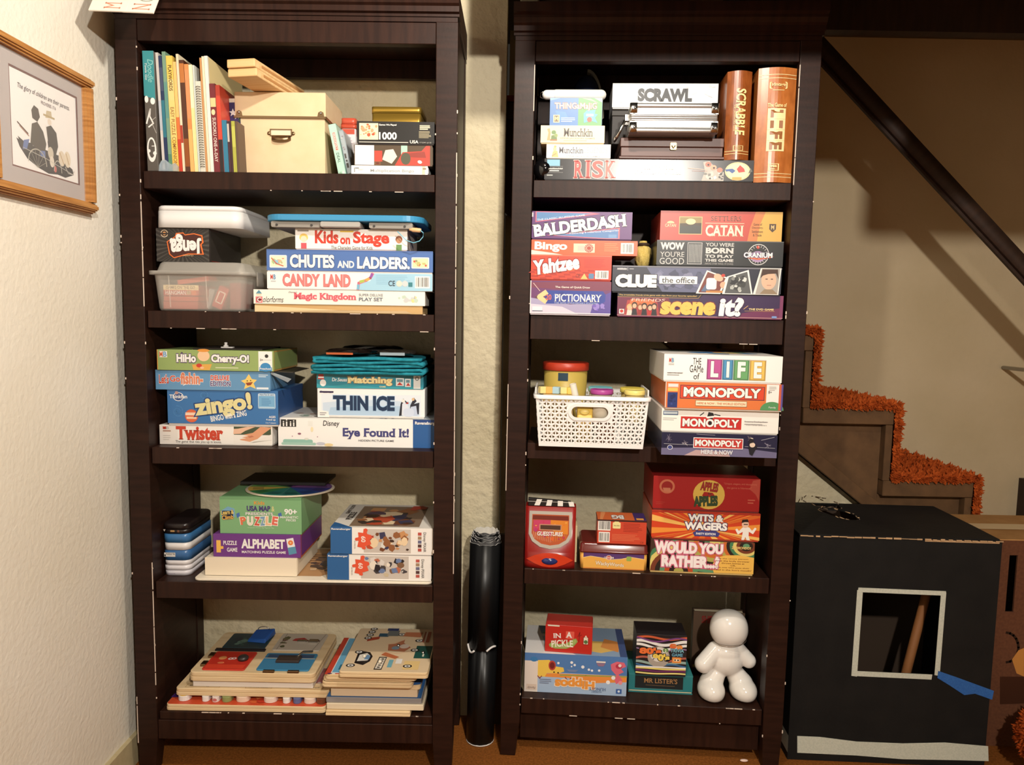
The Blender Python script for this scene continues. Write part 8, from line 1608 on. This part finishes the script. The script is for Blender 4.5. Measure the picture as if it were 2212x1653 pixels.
# tape round the window
TP = nmat('white_masking_tape', (196, 200, 186), (210, 212, 198), nscale=30, rough=.6)
tw = .0125
for nm, (x0, z0, x1, z1) in (('l', (wx0-tw, wz0-tw, wx0+.002, wz1+.004)), ('r', (wx1-.003, wz0-.002, wx1+tw*.8, wz1+tw*.6)), ('b', (wx0-tw, wz0-tw, wx1-.010, wz0+.003)), ('t', (wx0-.010, wz1-.003, wx1+.009, wz1+tw*.85))):
    k = {'l': -.0006, 'r': -.0009, 'b': -.0012, 't': -.0015}[nm]
    MB().hexa([(x0, k, z0+.002), (x1, k, z0), (x1, -.0001, z0), (x0, -.0001, z0+.002), (x0+.001, k, z1), (x1+.001, k, z1-.002), (x1+.001, -.0001, z1-.002), (x0+.001, -.0001, z1)], TP).build('window_tape', t)
q0 = [onf(*p) for p in ((2026, 1449), (2064, 1462), (2146, 1492), (2142, 1511), (2105, 1498), (2082, 1501), (2050, 1480), (2024, 1464))]
mb = MB(); mb.prism(q0, 'y', -.0022, -.0017, nmat('blue_painters_tape', (40, 92, 166), (52, 106, 178), nscale=40, rough=.55)); mb.build('blue_tape', t)
q0 = [onf(*p) for p in ((1722, 1590), (1770, 1592), (1850, 1602), (1950, 1606), (2040, 1604), (2134, 1612), (2135, 1644), (2060, 1642), (1950, 1640), (1850, 1632), (1722, 1626))]
mb = MB(); mb.prism(q0, 'y', -.0011, -.0003, TP); zt1, zt0 = q0[0][1], q0[-1][1]
mb.add([(-.0006, -.0008, zt0), (-.0006, .10, zt0+.002), (-.0006, .10, zt1+.004), (-.0006, -.0008, zt1)], [(0,1,2,3)], TP); mb.build('base_tape', t, auto=False)
# a wooden stick and a brown ball inside the box, seen through the window
a = onf(1990, 1468); b = onf(2036, 1345)
s_ = thing('wooden_stick', 'brown wooden stick leaning inside the black box behind its window', 'stick', t.matrix_world @ Matrix.Translation((a[0], .10, .0215)))
MB().tube([(-.02, .0, 0), (b[0]-a[0]+.045, .05, b[1]+.06)], .012, mat((150, 96, 50), .7), 12).build('rod', s_); MB().tube([(b[0]-a[0]+.045, .05, b[1]+.0605), (b[0]-a[0]+.049, .053, b[1]+.075)], .013, mat((120, 80, 44), .6), 12).build('end_cap', s_)
a = onf(1852, 1370)
s_ = MB().ell((0, 0, .07), .07, .05, .07, mat((150, 90, 46), .8), 20, 12).build('brown_ball', None, mw=t.matrix_world @ Matrix.Translation((max(a[0]-.05, .08), .12, .0062))); tag(s_, 'brown ball inside the black box behind the left of its window', 'ball')
# --- brown carton behind it at the right edge
Yc = 1.93; c0_ = at_y(2140, 1168, Yc); 
t = thing('brown_carton', 'brown cardboard moving carton with a dark hand slot behind the black box', 'carton', Matrix.Translation((max(at_y(2085, 1168, Yc).x, p1.x+.014), Yc, .0008)))
hc = c0_.z; wc_ = .46; dc = .42 if False else .24
def onc(px, py): p = at_y(px, py, Yc); return p.x-t.matrix_world.translation.x, p.z-.0008
sx0, sz0 = onc(2171, 1322); sx1, sz1 = onc(2199, 1200)
mb = MB()
CB = nmat('brown_carton_board', (96, 56, 34), (110, 66, 40), nscale=16, rough=.85)
for a in ((0, 0, sx0, hc), (sx1, 0, wc_, hc), (sx0, 0, sx1, sz0), (sx0, sz1, sx1, hc)): mb.box(a[0], 0, a[1], a[2], .005, a[3], CB)
mb.build('front_panel', t)
MB().box(0, .0052, 0, .005, dc, hc, CB).build('side_panel', t); MB().box(wc_-.005, .0052, 0, wc_, dc, hc, CB).build('side_panel', t); MB().box(.0052, dc-.005, 0, wc_-.0052, dc, hc, CB).build('back_panel', t); MB().box(.0052, .0052, .001, wc_-.0052, dc-.0052, .005, CB).build('bottom_panel', t)
MB().box(0, -.001, hc+.0005, wc_, dc*.42, hc+.004, CARDB).build('top_flap', t); MB().box(0, dc*.43, hc+.0005, wc_, dc, hc+.006, CARDB).build('top_flap', t)
MB().box(.0, dc*.36, hc+.0065, wc_, dc*.58, hc+.0071, mat((226, 196, 150), .5)).build('packing_tape', t)
P = Print(Face((0, 0, 0), (1,0,0), (0,0,1), wc_, hc), t, 'printed_front')
def fr(px, py): a, b = onc(px, py); return a/wc_, b/hc
ar = [fr(2176+26*math.sin(a)*1.0-2, 1399-32*math.cos(a)) for a in [math.pi*i/10 for i in range(11)]]
P.L(ar, .012, (40, 26, 18)); P.poly([fr(2186, 1425), fr(2200, 1405), fr(2212, 1400), fr(2212, 1462), fr(2196, 1455)], (206, 140, 70)); P.poly([fr(2160, 1462), fr(2215, 1462), fr(2215, 1520), fr(2160, 1522)], (70, 40, 26)); P.done()
# --- rust shaggy cushion on the floor at the right edge
cc = at_z(2225, 1640, .02)
t = thing('shaggy_cushion', 'rust red shaggy floor cushion at the lower right corner', 'cushion', Matrix.Translation((cc.x+.13, min(cc.y, Yc-.16), .0006)))
mb = MB().ell((0, 0, .11), .20, .12, .11, SHAG, 24, 12); mb.build('cushion', t)
rd = random.Random(7); mb = MB()
for i in range(2600):
    a, b = rd.uniform(0, 2*math.pi), math.asin(rd.uniform(-.8, 1)); nrm = Vector((math.cos(a)*math.cos(b), math.sin(a)*math.cos(b), math.sin(b)))
    p = Vector((nrm.x*.198, nrm.y*.118, .11+nrm.z*.108))
    if p.z < .03: continue
    tuft(p, nrm, rd.uniform(.012, .022), .004)
mb.build('shag_pile', t, kind='stuff')
# --- crumb on the floor
cc = at_z(1607, 1646, .0)
t = MB().ell((0, 0, .003), .011, .005, .003, mat((246, 214, 200), .8), 12, 6).build('paper_scrap', None, mw=Matrix.Translation((cc.x, cc.y, .0008))); tag(t, 'tiny pale scrap of paper on the brown carpet below the right bookcase', 'scrap')
